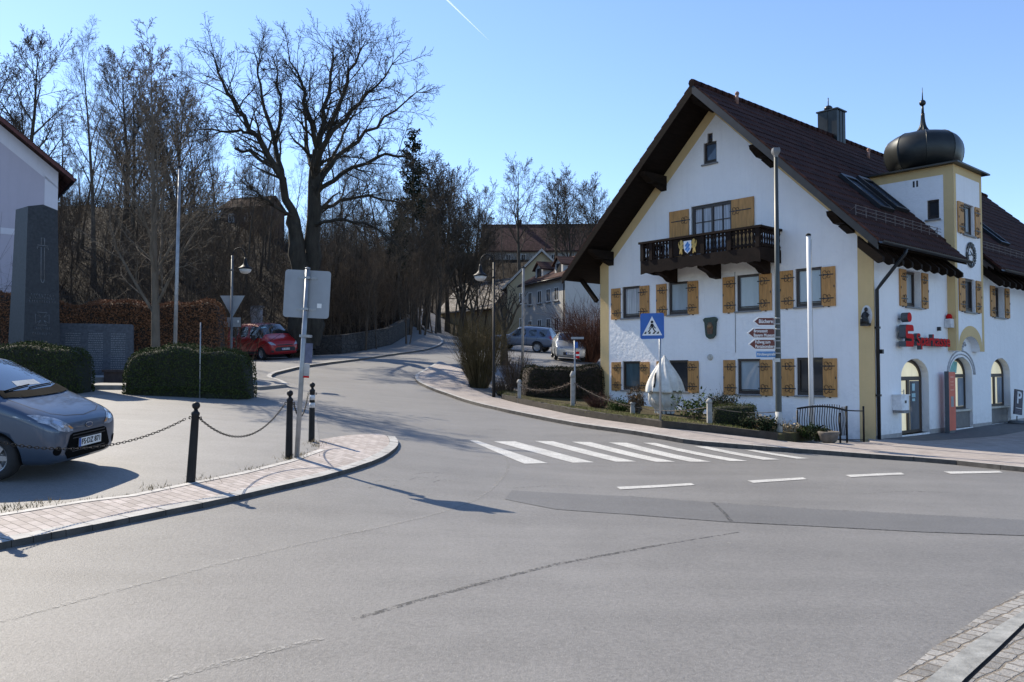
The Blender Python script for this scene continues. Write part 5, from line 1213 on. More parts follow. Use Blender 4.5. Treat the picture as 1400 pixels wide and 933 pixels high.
def decal(bvh,poly,org,dirv,up,off=.006,cs=.05,sm=True,thick=0,m=0,mb=None,roff=3.0):
    """poly in (a,b) on a plane through org with axes right and up; thrown onto the body along dirv"""
    dirv=Vector(dirv).normalized(); up=Vector(up); up=(up-dirv*up.dot(dirv)).normalized(); rt=dirv.cross(up); mb=mb or MB(); org=Vector(org); vid={}
    P=np.array(poly); i0,i1=math.floor(P[:,0].min()/cs),math.ceil(P[:,0].max()/cs); j0,j1=math.floor(P[:,1].min()/cs),math.ceil(P[:,1].max()/cs)
    for i in range(i0,i1):
        for j in range(j0,j1):
            c=clip_cell([tuple(p) for p in poly],i*cs,(i+1)*cs,j*cs,(j+1)*cs)
            if len(c)<3: continue
            vs=[]
            for a,b in c:
                o=org+rt*a+up*b; h,n,_,_=bvh.ray_cast(o-dirv*roff,dirv)
                if h is None: vs=None; break
                vs.append(h-dirv*off)
            if vs: mb.add(vs,[tuple(range(len(vs)))],m,sm)
    return mb
def numplate(root,pos,dirv,text,w=.52,h=.11):
    d=Vector(dirv).normalized(); rt=Vector((0,0,1)).cross(-d)*-1; rt=d.cross(Vector((0,0,1)))*-1
    n=-d; rt=Vector((0,0,1)).cross(n).normalized(); M=Matrix((( rt.x,0,n.x,pos[0]),(rt.y,0,n.y,pos[1]),(rt.z,1,n.z,pos[2]),(0,0,0,1)))
    mb=MB(); plate(mb,[(-w/2-.01,-h/2-.01),(w/2+.01,-h/2-.01),(w/2+.01,h/2+.01),(-w/2-.01,h/2+.01)],M,.012,2); plate(mb,[(-w/2,-h/2),(w/2,-h/2),(w/2,h/2),(-w/2,h/2)],M,.004,0,.003); plate(mb,[(-w/2,-h/2),(-w/2+.045,-h/2),(-w/2+.045,h/2),(-w/2,h/2)],M,.003,1,.0055)
    mb.text(text,.1,M@Matrix.Translation((.022,0,.0056)),.001,2,width=w-.09,bold=.002)
    mb.build('number_plate',[M_WHITE,M_BLUE,M_BLACK],root)
# ------------------------------------------------ small grey hatchback
def hatch_stations():
    return [(.0,.56,.30,.57,.655,.42),(-.03,.70,.23,.655,.735,.53),(-.10,.775,.19,.715,.79,.60),(-.22,.81,.17,.785,.855,.64),(-.40,.81,.16,.85,.925,.66),(-.58,.825,.16,.91,.985,.69),(-.68,.83,.16,.94,1.02,.70),(-.76,.832,.16,.955,1.06,.69),(-1.1,.833,.16,.975,1.28,.63),(-1.42,.833,.16,.99,1.44,.585),(-1.55,.833,.16,.995,1.468,.575),(-2.2,.833,.16,1.01,1.5,.57),(-2.34,.833,.16,1.015,1.5,.57),(-2.95,.825,.17,1.05,1.465,.55),(-3.25,.80,.2,1.07,1.40,.53),(-3.42,.77,.24,1.05,1.26,.54),(-3.56,.72,.3,.9,1.0,.55),(-3.62,.6,.36,.75,.82,.45)]
kx,ky=-5.63,10.93; kz=(H(-6.4,10.2)+H(-6.4,11.7))/2+.012
ka=thing('hatchback_car','dark grey hatchback parked behind the chain at the left edge','car')
on_ground(ka,kx,ky,(math.cos(R(-2.5)),math.sin(R(-2.5))),2.3,1.45,.012)
bv=make_car(ka,hatch_stations(),carpaint('dark_grey_car_paint',(.06,.088,.135),.45),(7,9,13,15),(-.745,-3.04),.285,.185,.335,pillars=(8,10,11))
FR=(-1,0,0); UPZ=(0,0,1)
def dc(name,poly,m,off=.005,dirv=FR,org=(0,0,0),root=ka,b=bv,cs=.04):
    o=decal(b,poly,org,dirv,UPZ,off,cs).build(name,m,root,fix=False); return o
# front openings and lamps; with dirv -x the right axis is +y... checked by symmetry
M_BLK=mat('deep_black_mesh',(.006,.006,.006),.9,.2,10,spec=.05)
dc('grille',[(-.52,.33),(-.44,.25),(.44,.25),(.52,.33),(.42,.55),(.36,.575),(-.36,.575),(-.42,.55)],M_BLK,.004)
mb=MB()
for z in (.33,.5,.54): decal(bv,[(-.38,z),(.38,z),(.38,z+.012),(-.38,z+.012)],(0,0,0),FR,UPZ,.012,.05,mb=mb)
islands(mb,'grille_bar',M_TRIM,ka)
for s in (-1,1):
    q=[(.36,.6),(.5,.59),(.64,.63),(.79,.78),(.81,.875),(.72,.865),(.57,.79),(.42,.67)]; d=Vector((-1,-s*.55*-1 if False else s*-.45,-.12))
    pts=[(s*a,b) for a,b in q]
    # lens thrown on obliquely so that it wraps the wing
    dd=Vector((-1,0,-.15)); rtv=dd.normalized().cross(Vector(UPZ)); sg=1 if rtv.y>0 else -1
    lens=decal(bv,[(sg*a,b) for a,b in pts],(0,0,0),dd,UPZ,.006,.035).build('headlight',M_LENS,ka,fix=False)
    decal(bv,[(sg*s*a,b) for a,b in ((.46,.635),(.58,.66),(.66,.74),(.62,.77),(.52,.71))],(0,0,0),dd,UPZ,.009,.03).build('reflector',M_CHROME,lens,fix=False)
    decal(bv,[(sg*s*a,b) for a,b in ((.36,.625),(.42,.625),(.47,.67),(.44,.675))],(0,0,0),dd,UPZ,.009,.03).build('indicator',mat('amber_lens',(.5,.22,.06),.3,.2),lens,fix=False)
    c=[(s*.645+.06*math.cos(t),.38+.058*math.sin(t)) for t in np.linspace(0,2*math.pi,18,endpoint=False)]
    decal(bv,[(sg*a,b) for a,b in c],(0,0,0),Vector((-1,0,-.05)),UPZ,.005,.03).build('fog_lamp_recess',M_BLK,ka,fix=False)
    mb=MB(); # door mirror
    mb.lathe([(.01,-.11),(.07,-.09),(.085,0),(.07,.08),(.01,.1)],14,(-1.28,s*.95,1.05),0,True,axis='y',sx=.8,sy=.85); mb.tube([(-1.25,s*.8,1.0),(-1.28,s*.88,1.03)],[.04,.03],8); mb.build('door_mirror',M_TRIM,ka)
mb=MB(); t_=[(.085*math.cos(t),.64+.036*math.sin(t)) for t in np.linspace(0,2*math.pi,20,endpoint=False)]; decal(bv,t_,(0,0,0),Vector((-1,0,-.1)),UPZ,.008,.03,mb=mb); mb.build('badge',M_CHROME,ka)
mb=MB(); decal(bv,[(.068*math.cos(t),.64+.025*math.sin(t)) for t in np.linspace(0,2*math.pi,20,endpoint=False)],(0,0,0),Vector((-1,0,-.1)),UPZ,.011,.03,mb=mb); mb.build('badge_field',mat('badge_navy',(.03,.045,.09),.4,.1),ka)
h_,n_,_,_=bv.ray_cast(Vector((2,0,.43)),Vector((-1,0,0)))
numplate(ka,(h_.x+.02,0,.435),(-1,0,0.02),'FS·DZ 871')
def lines(name,segs,m,dirv,root,b,wd=.008,off=.003):
    mb=MB()
    for sgm in segs:
        for (a0,b0),(a1,b1) in zip(sgm[:-1],sgm[1:]):
            L=math.hypot(a1-a0,b1-b0)+1e-9; nx,ny=-(b1-b0)/L*wd/2,(a1-a0)/L*wd/2
            decal(b,[(a0+nx,b0+ny),(a1+nx,b1+ny),(a1-nx,b1-ny),(a0-nx,b0-ny)],(0,0,0),dirv,UPZ,off,.06,mb=mb)
    return mb.build(name,m,root,fix=False)
# bonnet shut line and cowl seen from above, wipers
dz=Vector((0,0,-1)); mbn=MB()
def topline(pts,wd,off,m,name,root,b):
    mb=MB()
    for (x0,y0),(x1,y1) in zip(pts[:-1],pts[1:]):
        n=max(1,int(math.hypot(x1-x0,y1-y0)/.06))
        for k in range(n):
            ax,ay=x0+(x1-x0)*k/n,y0+(y1-y0)*k/n; bx_,by_=x0+(x1-x0)*(k+1)/n,y0+(y1-y0)*(k+1)/n
            L=math.hypot(bx_-ax,by_-ay); nx,ny=-(by_-ay)/L*wd/2,(bx_-ax)/L*wd/2; vs=[]
            for px_,py_ in ((ax+nx,ay+ny),(bx_+nx,by_+ny),(bx_-nx,by_-ny),(ax-nx,ay-ny)):
                h,_,_,_=b.ray_cast(Vector((px_,py_,3)),dz)
                if h is None: vs=None; break
                vs.append(h+Vector((0,0,off)))
            if vs: mb.add(vs,[(0,1,2,3)])
    return mb.build(name,m,root,fix=False)
topline([(-.7,-.66),(-.4,-.62),(-.2,-.53),(-.12,-.35),(-.08,0),(-.12,.35),(-.2,.53),(-.4,.62),(-.7,.66)],.01,.002,M_TRIM,'bonnet_seam',ka,bv)
topline([(-.78,-.66),(-.71,-.4),(-.69,0),(-.71,.4),(-.78,.66)],.15,.014,M_BLK,'cowl',ka,bv)
mb=MB()
for y0,y1 in ((-.55,.02),(-.05,.52)):
    pts=[]
    for t in np.linspace(0,1,8):
        y=y0+(y1-y0)*t; x=-.8-.05*t; h,_,_,_=bv.ray_cast(Vector((x,y,3)),dz); pts.append((h.x,h.y,h.z+.018))
    mb.tube(pts,.009,5)
islands(mb,'wiper',M_BLK,ka)
mb=MB(); decal(bv,[(-.2,.0),(.3,.0),(.28,.1),(-.18,.1)],(-.86,0,1.13),Vector((-1,0,-.8)),UPZ,.003,.06,mb=mb); mb.build('paper_on_dash',mat('pale_paper',(.5,.5,.48),.6),ka)
for s in (-1,1):
    SD=Vector((0,-s,0)); sgx=1 if SD.cross(Vector(UPZ)).x>0 else -1
    lines('door_seam',[[(sgx*-1.12,.3),(sgx*-1.1,.7),(sgx*-1.22,.97)],[(sgx*-1.12,.3),(sgx*-2.28,.3),(sgx*-2.42,.6),(sgx*-2.4,1.0)]],M_TRIM,SD,ka,bv,.01)
    decal(bv,[(sgx*-2.2,.86),(sgx*-2.05,.86),(sgx*-2.05,.9),(sgx*-2.2,.9)],(0,0,0),SD,UPZ,.02,.05).build('door_handle',M_TRIM,ka,fix=False)
    decal(bv,[(sgx*-1.1,.2),(sgx*-2.6,.2),(sgx*-2.6,.25),(sgx*-1.1,.25)],(0,0,0),SD,UPZ,.006,.1).build('sill_trim',M_TRIM,ka,fix=False)
# ------------------------------------------------ red van
van=thing('van','red passenger van parked at the foot of the wooded slope','van',(*(lambda p:(p[0],p[1],p[2]))(gp(391,493,46.5)),),0)
vst=[(.0,.55,.42,.62,.72,.45),(-.04,.78,.32,.74,.86,.6),(-.14,.9,.27,.88,.98,.7),(-.35,.955,.25,1.02,1.12,.76),(-.62,.975,.25,1.09,1.22,.8),(-.82,.98,.25,1.14,1.34,.8),(-1.5,.985,.25,1.2,1.86,.77),(-1.95,.985,.25,1.18,1.9,.75),(-2.3,.985,.25,1.2,1.93,.75),(-2.42,.985,.25,1.2,1.94,.75),(-3.45,.985,.25,1.2,1.95,.75),(-3.55,.985,.25,1.2,1.95,.75),(-4.65,.98,.25,1.2,1.94,.75),(-4.85,.97,.27,1.2,1.9,.75),(-4.95,.93,.3,1.15,1.8,.74),(-4.99,.88,.36,1.05,1.6,.72)]
on_ground(van,*gp(391,493,46.5)[:2],(.73,-.68),2.95,1.7,.11)
vst=[(a,b,c,d*1.04,e*1.09,f) for a,b,c,d,e,f in vst]
vb=make_car(van,vst,carpaint('red_van_paint',(.34,.008,.01),.1),(5,6,12,14),(-1.0,-3.95),.34,.215,.4,pillars=(8,10))
sgv=1 if Vector(FR).cross(Vector(UPZ)).y>0 else -1
decal(vb,[(-.62,.46),(.62,.46),(.66,.62),(.5,.7),(-.5,.7),(-.66,.62)],(0,0,0),FR,UPZ,.006,.06).build('grille',M_TRIM,van,fix=False)
decal(vb,[(-.5,.78),(.5,.78),(.5,.84),(-.5,.84)],(0,0,0),FR,UPZ,.008,.06).build('upper_grille',M_TRIM,van,fix=False)
for s in (-1,1):
    decal(vb,[(s*.58,.8),(s*.84,.84),(s*.93,1.02),(s*.86,1.06),(s*.7,.96)],(0,0,0),Vector((-1,0,-.2)),UPZ,.008,.05).build('headlight',M_LENS,van,fix=False)
    decal(vb,[(s*.72,.4),(s*.86,.42),(s*.86,.54),(s*.7,.52)],(0,0,0),FR,UPZ,.006,.05).build('fog_lamp_recess',M_TRIM,van,fix=False)
    mb=MB(); mb.box(-1.55,-1.4,s*1.13-.1,s*1.13+.1,1.15,1.42); mb.tube([(-1.45,s*.95,1.2),(-1.47,s*1.08,1.25)],.04,6); mb.build('door_mirror',M_TRIM,van)
    SD=Vector((0,-s,0)); sgx=1 if SD.cross(Vector(UPZ)).x>0 else -1
    lines('door_seam',[[(sgx*-1.35,.4),(sgx*-1.35,1.15)],[(sgx*-2.36,.35),(sgx*-2.36,1.85)],[(sgx*-3.5,.35),(sgx*-3.5,1.85)]],M_TRIM,SD,van,vb,.02)
    decal(vb,[(sgx*-3.7,1.05),(sgx*-4.7,1.05),(sgx*-4.7,1.1),(sgx*-3.7,1.1)],(0,0,0),SD,UPZ,.01,.1).build('door_rail',M_CHROME,van,fix=False)
    decal(vb,[(sgx*-1.5,.98),(sgx*-1.3,.98),(sgx*-1.3,1.02),(sgx*-1.5,1.02)],(0,0,0),SD,UPZ,.01,.1).build('door_handle',M_TRIM,van,fix=False)
    decal(vb,[(sgx*-.9,.34),(sgx*-4.6,.34),(sgx*-4.6,.48),(sgx*-.9,.48)],(0,0,0),SD,UPZ,.008,.2).build('side_trim',M_TRIM,van,fix=False)
numplate(van,(.03,0,.58),(-1,0,0),'FS KR 112')
mb=MB(); decal(vb,[(-.7,.0),(-.4,.0),(-.4,.1),(-.7,.1)],(-1.6,0,1.66),Vector((-1,0,-.4)),UPZ,.006,.06,mb=mb); mb.build('windscreen_sticker',mat('pale_sticker',(.35,.55,.6),.5),van)
# ------------------------------------------------ blue grey off-roader and silver car in the yard
suv=thing('off_road_car','blue grey off-road car seen from behind in the yard','car')
_p=gp(758,482.5,57); on_ground(suv,_p[0]-.93*4.6,_p[1]+.36*4.6,(-.93,.36),2.75,1.5,.0)
sst=[(.0,.62,.5,.72,.8,.5),(-.06,.8,.42,.85,.93,.6),(-.25,.87,.4,.98,1.04,.68),(-.8,.89,.4,1.02,1.09,.72),(-1.3,.89,.4,1.04,1.14,.72),(-1.45,.89,.4,1.05,1.2,.7),(-2.05,.89,.4,1.06,1.68,.64),(-2.2,.89,.4,1.06,1.74,.64),(-2.75,.89,.4,1.07,1.77,.65),(-2.85,.89,.4,1.07,1.77,.65),(-3.55,.89,.4,1.08,1.77,.65),(-3.65,.89,.4,1.08,1.77,.65),(-4.25,.88,.4,1.09,1.74,.63),(-4.5,.86,.42,1.06,1.35,.66),(-4.6,.83,.45,.95,1.05,.68),(-4.64,.78,.5,.85,.92,.6)]
sb=make_car(suv,sst,carpaint('blue_grey_car_paint',(.1,.14,.21),.4),(5,6,12,14),(-.85,-3.6),.37,.23,.43,pillars=(8,10),subs=2)
BK=Vector((1,0,0))
for s in (-1,1):
    decal(sb,[(s*.62,.95),(s*.84,.95),(s*.82,1.25),(s*.7,1.22)],(0,0,0),BK,UPZ,.01,.05,roff=8).build('tail_light',M_TAIL,suv,fix=False)
    SD=Vector((0,-s,0)); sgx=1 if SD.cross(Vector(UPZ)).x>0 else -1
    decal(sb,[(sgx*-.4,.44),(sgx*-4.3,.44),(sgx*-4.3,.56),(sgx*-.4,.56)],(0,0,0),SD,UPZ,.008,.2).build('side_trim',M_RIM,suv,fix=False)
    lines('door_seam',[[(sgx*-1.6,.5),(sgx*-1.6,1.1)],[(sgx*-2.8,.5),(sgx*-2.8,1.1)],[(sgx*-3.5,.8),(sgx*-3.6,1.1)]],M_TRIM,SD,suv,sb,.018)
    mb=MB(); mb.tube([(-2.3,s*.6,1.8),(-4.0,s*.58,1.81)],.02,6); mb.build('roof_rail',M_TRIM,suv)
    mb=MB(); mb.box(-1.95,-1.82,s*.98-.1,s*.98+.1,1.08,1.24); mb.build('door_mirror',M_TRIM,suv)
decal(sb,[(-.8,.5),(.8,.5),(.8,.66),(-.8,.66)],(0,0,0),BK,UPZ,.02,.1,roff=8).build('rear_bumper',M_TRIM,suv,fix=False)
sc=thing('small_car','small silver car parked facing the road behind the dark hedge','car')
on_ground(sc,*gp(780,495,43)[:2],(.02,-1),2.3,1.45,.01)
cb=make_car(sc,hatch_stations(),carpaint('silver_car_paint',(.36,.38,.39),.4),(7,9,13,15),(-.745,-3.04),.285,.185,.335,pillars=(8,10,11))
decal(cb,[(-.4,.3),(.4,.3),(.42,.46),(-.42,.46)],(0,0,0),FR,UPZ,.005,.06).build('grille',M_TRIM,sc,fix=False)
for s in (-1,1): decal(cb,[(s*.36,.6),(s*.5,.6),(s*.74,.76),(s*.7,.8),(s*.45,.7)],(0,0,0),Vector((-1,0,-.15)),UPZ,.006,.05).build('headlight',M_LENS,sc,fix=False)
decal(cb,[(-.3,.53),(.3,.53),(.3,.55),(-.3,.55)],(0,0,0),FR,UPZ,.008,.06).build('chrome_strip',M_CHROME,sc,fix=False)
numplate(sc,(.02,0,.4),(-1,0,0),'FS AB 24')
# ================================================================ houses up the street
M_OWALL=plaster('old_white_render',(.5,.49,.46),.2,6,.1); M_OWALL2=plaster('beige_render',(.42,.36,.24),.2,6,.15); M_LILAC=plaster('pale_lilac_render',(.47,.44,.5),.15,6,.05); M_BAND=plaster('white_trim_render',(.66,.65,.7),.15,6,.05)
M_TILE2=tiles('brown_red_roof_tiles',(.065,.033,.028)); M_GREYROOF=tiles('pale_grey_roof_tiles',(.3,.28,.26)); M_CASTR=tiles('castle_roof_tiles',(.088,.046,.04))
def house(name,label,corner,d,length,width,zb,ze,rise,wall,roof,ov=.5,cat='house',band=None):
    """corner: near end of the long wall; d: unit direction of the long wall; the house lies on its right hand side"""
    d=Vector((d[0],d[1],0)).normalized(); rz=math.atan2(d.y,d.x)
    t=thing(name,label,cat,(corner[0],corner[1],zb),rz); hw=ze-zb; W=-width  # local x along d, body at y from 0 to -width
    def q(x,y,z): return (x,y,z)
    mb=MB(); L=length; a=hw+rise
    mb.add([q(0,0,-1.5),q(L,0,-1.5),q(L,0,hw),q(0,0,hw)],[(0,1,2,3)]); mb.add([q(0,W,-1.5),q(L,W,-1.5),q(L,W,hw),q(0,W,hw)],[(0,1,2,3)])
    for x in (0,L): mb.add([q(x,0,-1.5),q(x,W,-1.5),q(x,W,hw),q(x,W/2,a),q(x,0,hw)],[(0,1,2,3,4)])
    mb.build('wall',wall,t)
    k=rise/(width/2); mb=MB(); th_=.22
    for s in (0,1):
        y0=ov if s==0 else W-ov; z0=hw-k*ov+.05; ya=W/2; za=a+.05
        mb.add([q(-ov,y0,z0),q(L+ov,y0,z0),q(L+ov,ya,za),q(-ov,ya,za),q(-ov,y0,z0+th_),q(L+ov,y0,z0+th_),q(L+ov,ya,za+th_),q(-ov,ya,za+th_)],[(0,1,2,3),(4,5,6,7),(0,1,5,4),(1,2,6,5),(3,0,4,7)])
    mb.build('roof',roof,t,fix=False)
    mb=MB(); mb.tube([q(-ov,W/2,a+.25),q(L+ov,W/2,a+.25)],.13,8); mb.build('ridge_tile',roof,t)
    mb=MB(); mb.tube([q(-ov,ov+.08,hw-k*ov+.1),q(L+ov,ov+.08,hw-k*ov+.1)],.07,8); mb.build('gutter',M_GUTTER,t)
    return t,q,k,hw,a
def hwin(t,pl,a,z,w_,h_,pane):
    r=(a-w_/2,a+w_/2,z,z+h_); mb=MB(); f=.08
    pbox(mb,pl,r[0],r[0]+f,r[2],r[3],-.03,.02); pbox(mb,pl,r[1]-f,r[1],r[2],r[3],-.03,.02); pbox(mb,pl,r[0]+f,r[1]-f,r[2],r[2]+f,-.03,.02); pbox(mb,pl,r[0]+f,r[1]-f,r[3]-f,r[3],-.03,.02); pbox(mb,pl,a-.03,a+.03,r[2]+f,r[3]-f,-.03,.02)
    o=mb.build('window',M_WHITE,t); p=MB(); pbox(p,pl,r[0]+.02,r[1]-.02,r[2]+.02,r[3]-.02,-.012,-.004); p.build('pane',pane,o); s=MB(); pbox(s,pl,r[0]-.08,r[1]+.08,r[2]-.08,r[2]-.005,-.12,.0); s.build('sill',M_SILL,o)
# white house with two dormers
cH=at(772.6,470,70); zg=H(cH[0],cH[1]); ze=(505-378)/FPX*70+CZ
t,q,k,hw,a=house('white_house','white two storey house with red dormers left of the bank',(cH[0],cH[1]),(-.4,.9),8.6,9,zg-.4,ze,2.5,M_OWALL,M_TILE2,.35)
PA=lambda u_,z,d:(u_,-d,z)
for x in (1.6,3.2,5.0,7.0): hwin(t,PA,x,hw-1.95,.85,1.2,G_DARK); hwin(t,PA,x,hw-4.6,.85,1.2,G_DARK)
for x in (2.6,6.6):
    mb=MB(); y1=-.75; z1=hw+.75*k; f=1.55
    mb.add([(x-.8,y1,z1-.1),(x+.8,y1,z1-.1),(x+.8,y1,z1+1.1),(x,y1,z1+f+.1),(x-.8,y1,z1+1.1)],[(0,1,2,3,4)])
    for s in (-1,1): mb.add([(x+s*.8,y1,z1-.1),(x+s*.8,y1,z1+1.1),(x+s*.8,y1-1.4,z1+1.1)],[(0,1,2)])
    o=mb.build('dormer',M_OWALL,t); mb=MB()
    for s in (-1,1): mb.add([(x+s*1.0,y1+.25,z1+.95),(x,y1+.25,z1+f+.18),(x,y1-2.2,z1+f+.18),(x+s*1.0,y1-1.9,z1+.95),(x+s*1.0,y1+.25,z1+.85),(x,y1+.25,z1+f+.06),(x,y1-2.2,z1+f+.06),(x+s*1.0,y1-1.9,z1+.85)],[(0,1,2,3),(4,5,6,7),(0,1,5,4),(3,0,4,7)])
    mb.build('dormer_roof',M_TILE2,o,fix=False); mb=MB(); mb.box(x-.4,x+.4,y1+.004,y1+.03,z1+.1,z1+1.05); mb.build('pane',G_DARK,o)
mb=MB(); mb.box(3,3.7,-4.9,-4.2,a-.5,a+.7); mb.box(2.95,3.75,-4.95,-4.15,a+.7,a+.8); mb.build('chimney',M_OWALL,t)
mb=MB(); mb.tube([(.06,.12,hw),(.06,.08,hw-.4),(.06,.08,-1)],.06,8); mb.build('downpipe',M_GUTTER,t)
# beige house behind it, gable to the street
cB=at(693,450,88); zg=H(cB[0],cB[1]); ze=(505-392)/FPX*88+CZ
t,q,k,hw,a=house('beige_house','beige house with steep dark roof behind the pollarded tree',(cB[0],cB[1]),(.12,.99),12,7.6,zg-.5,ze,3.7,M_OWALL2,M_TILE2,.45)
PB=lambda u_,z,d:(d,u_,z)
for y in (-1.8,-4.2): hwin(t,PB,y,hw-1.9,.9,1.2,G_DARK); hwin(t,PB,y,hw-4.6,.9,1.2,G_DARK)
mb=MB(); mb.box(-.47,-.42,0,0.01,0,0.01)
mb=MB()
for s,y0 in ((1,.45),(-1,-8.05)):
    z0=hw-k*.45; mb.add([(-.48,y0,z0+.02),(-.48,-3.8,a+.02),(-.48,-3.8,a+.32),(-.48,y0,z0+.32)],[(0,1,2,3)])
mb.build('bargeboard',mat('pale_bargeboard',(.4,.38,.35),.8,.2,5),t)
# low barn with the pale roof
cC=at(612,440,100); zg=H(cC[0],cC[1]); ze=(505-423)/FPX*100+CZ
t,q,k,hw,a=house('barn','low barn with pale grey roof at the bend of the street',(cC[0],cC[1]),(.75,-.2),9.6,7,min(zg,ze-2.2),ze,3.4,M_OWALL2,M_GREYROOF,.4,'barn')
t.rotation_euler=(0,0,math.atan2(.72,-.69)); p=at(672,440,97); t.location=(p[0],p[1],t.location.z)
# long building on the hill
cK=at(662,350,142); ze=(505-343)/FPX*142+CZ
t,q,k,hw,a=house('hill_mansion','long brown roofed building on the hilltop above the village',(cK[0]+26,cK[1]-1),(-1,.04),26,10,min(ze-3.2,H(cK[0],cK[1])),ze,5.0,plaster('grey_render',(.36,.34,.31),.2,5,.12),M_CASTR,.4,'mansion')
t.rotation_euler=(0,0,math.atan2(.04,-1)+math.pi); t.location=(cK[0],cK[1]+9,t.location.z)
PK=lambda u_,z,d:(u_,-10+d,z)
for x in np.arange(2,25,2.6): hwin(t,PK,x,hw-1.9,.9,1.2,G_DARK)
mb=MB(); mb.box(6,6.8,-5.4,-4.6,a-.3,a+1.1); mb.build('chimney',M_TILE2,t)
# house on the wooded hill
cD=at(350,300,95); ze=(505-284)/FPX*95+CZ
t,q,k,hw,a=house('hillside_house','brown house half hidden by bare trees on the wooded hill',(cD[0]+2.6,cD[1]),(-.95,.3),5.6,4.6,min(ze-3,H(cD[0],cD[1])),ze,1.4,plaster('brown_render',(.11,.075,.06),.2,5,.15),M_TILE2,.3)
t.rotation_euler=(0,0,math.atan2(-.28,.96)); t.location=(cD[0]-3,cD[1]+5,t.location.z)
PD=lambda u_,z,d:(u_,-4.6+d,z)
for x in (1.4,3.6): hwin(t,PD,x,hw-1.6,.8,1.0,G_DARK)
# left edge house: gable wall towards the square
cL=at(77,380,38); zg=H(cL[0],cL[1]); zr=(505-226)/FPX*38+CZ
t,q,k,hw,a=house('lilac_house','pale lilac rendered house with red roof edge behind the memorial',(cL[0],cL[1]),(-.12,.99),12,11,zg-.5,zr-.3,4.3,M_LILAC,M_TILE2,.55)
t.rotation_euler=(0,0,R(90+37)); 
for ch in t.children: ch.scale=(1,-1,1)
PL=lambda u_,z,d:(d,u_,z)
mb=MB(); 
for p in ([(-.01,0,hw+.02),(-.01,5.5,a+.02),(-.01,5.5,a-.75),(-.01,0,hw-.75)],[(-.01,0,-1),(-.01,.55,-1),(-.01,.55,hw-.2),(-.01,0,hw-.7)],[(-.011,.55,hw*.66),(-.011,11,hw*.66),(-.011,11,hw*.66-.28),(-.011,.55,hw*.66-.28)]): mb.add(p,[(0,1,2,3)])
mb.build('trim_band',M_BAND,t)
mb=MB(); z0=hw-k*.55; mb.add([(-.57,-.6,z0-.02),(-.57,5.5,a+.03),(-.57,5.5,a+.2),(-.57,-.6,z0+.16)],[(0,1,2,3)]); mb.build('bargeboard',mat('red_brown_verge',(.1,.03,.025),.7,.2,5),t)
# contrail
c0=at(607,-4,4200); c1=at(668,55,4300)
mb=MB(); n=14; pts=[Vector(c0).lerp(Vector(c1),i/n) for i in range(n+1)]; mb.tube(pts,[5*(1-i/n)+.4 for i in range(n+1)],8)
b=NB('contrail_ice'); tl_=b.n('ShaderNodeBsdfTranslucent'); tl_.inputs[0].default_value=(1,1,1,1); tp_=b.n('ShaderNodeBsdfTransparent'); mx_=b.n('ShaderNodeMixShader'); mx_.inputs[0].default_value=.13; b.l(tp_.outputs[0],mx_.inputs[1]); b.l(tl_.outputs[0],mx_.inputs[2]); b.l(mx_.outputs[0],b.t.nodes['Material Output'].inputs['Surface']); mcon=b.mat
tag(mb.build('contrail',mcon),'thin white contrail fading across the blue sky','contrail')
# ================================================================ trees, hedges, shrubs
def barkmat(name,c,v=.35):
    return mat(name,c,.92,v,4,.5,22,spec=.15,stretch=(1,1,.35))
M_BARK=barkmat('grey_brown_bark',(.075,.063,.05)); M_BARKD=barkmat('dark_oak_bark',(.045,.04,.032))
M_BRUSH=barkmat('brushwood_bark',(.034,.026,.019)); M_BRUSHT=barkmat('brushwood_twig',(.1,.08,.062)); M_BARKL=barkmat('pale_twig_bark',(.14,.115,.088)); M_TWIG=barkmat('brown_twig_bark',(.095,.072,.052))
def tubes(name,brs,m,parent=None):
    """brs: list of (points, radii, sides) joined into one mesh, vectorised by shape"""
    gr={}
    for p,r,s in brs: gr.setdefault((len(p),s),[]).append((p,r))
    V=[];F=[];o=0
    for (k,s),L in gr.items():
        P=np.array([a for a,_ in L],float); Rr=np.array([b for _,b in L],float); n=len(L)
        D=np.gradient(P,axis=1); D/=np.linalg.norm(D,axis=2,keepdims=True)+1e-9
        ref=np.where(np.abs(D[:,:1,2:])>.9,np.array([1.,0,0]),np.array([0,0,1.]))
        ref=np.broadcast_to(ref,D.shape); A=np.cross(D,ref); A/=np.linalg.norm(A,axis=2,keepdims=True)+1e-9; B=np.cross(D,A)
        an=np.arange(s)*2*math.pi/s
        v=P[:,:,None,:]+(A[:,:,None,:]*np.cos(an)[None,None,:,None]+B[:,:,None,:]*np.sin(an)[None,None,:,None])*Rr[:,:,None,None]
        V.append(v.reshape(-1,3)); idx=o+np.arange(n*k*s).reshape(n,k,s); a=idx[:,:-1,:]; b=np.roll(a,-1,2); c=np.roll(idx[:,1:,:],-1,2); d=idx[:,1:,:]
        F.append(np.stack([a,b,c,d],-1).reshape(-1,4)); o+=n*k*s
    return fastmesh(name,np.concatenate(V),np.concatenate(F),m,None,parent,True)
def rotv(d,ang,az):
    d=d/np.linalg.norm(d); r=np.array([0,0,1.]) if abs(d[2])<.95 else np.array([1.,0,0]); a=np.cross(d,r); a/=np.linalg.norm(a); b=np.cross(d,a)
    return d*math.cos(ang)+(a*math.cos(az)+b*math.sin(az))*math.sin(ang)
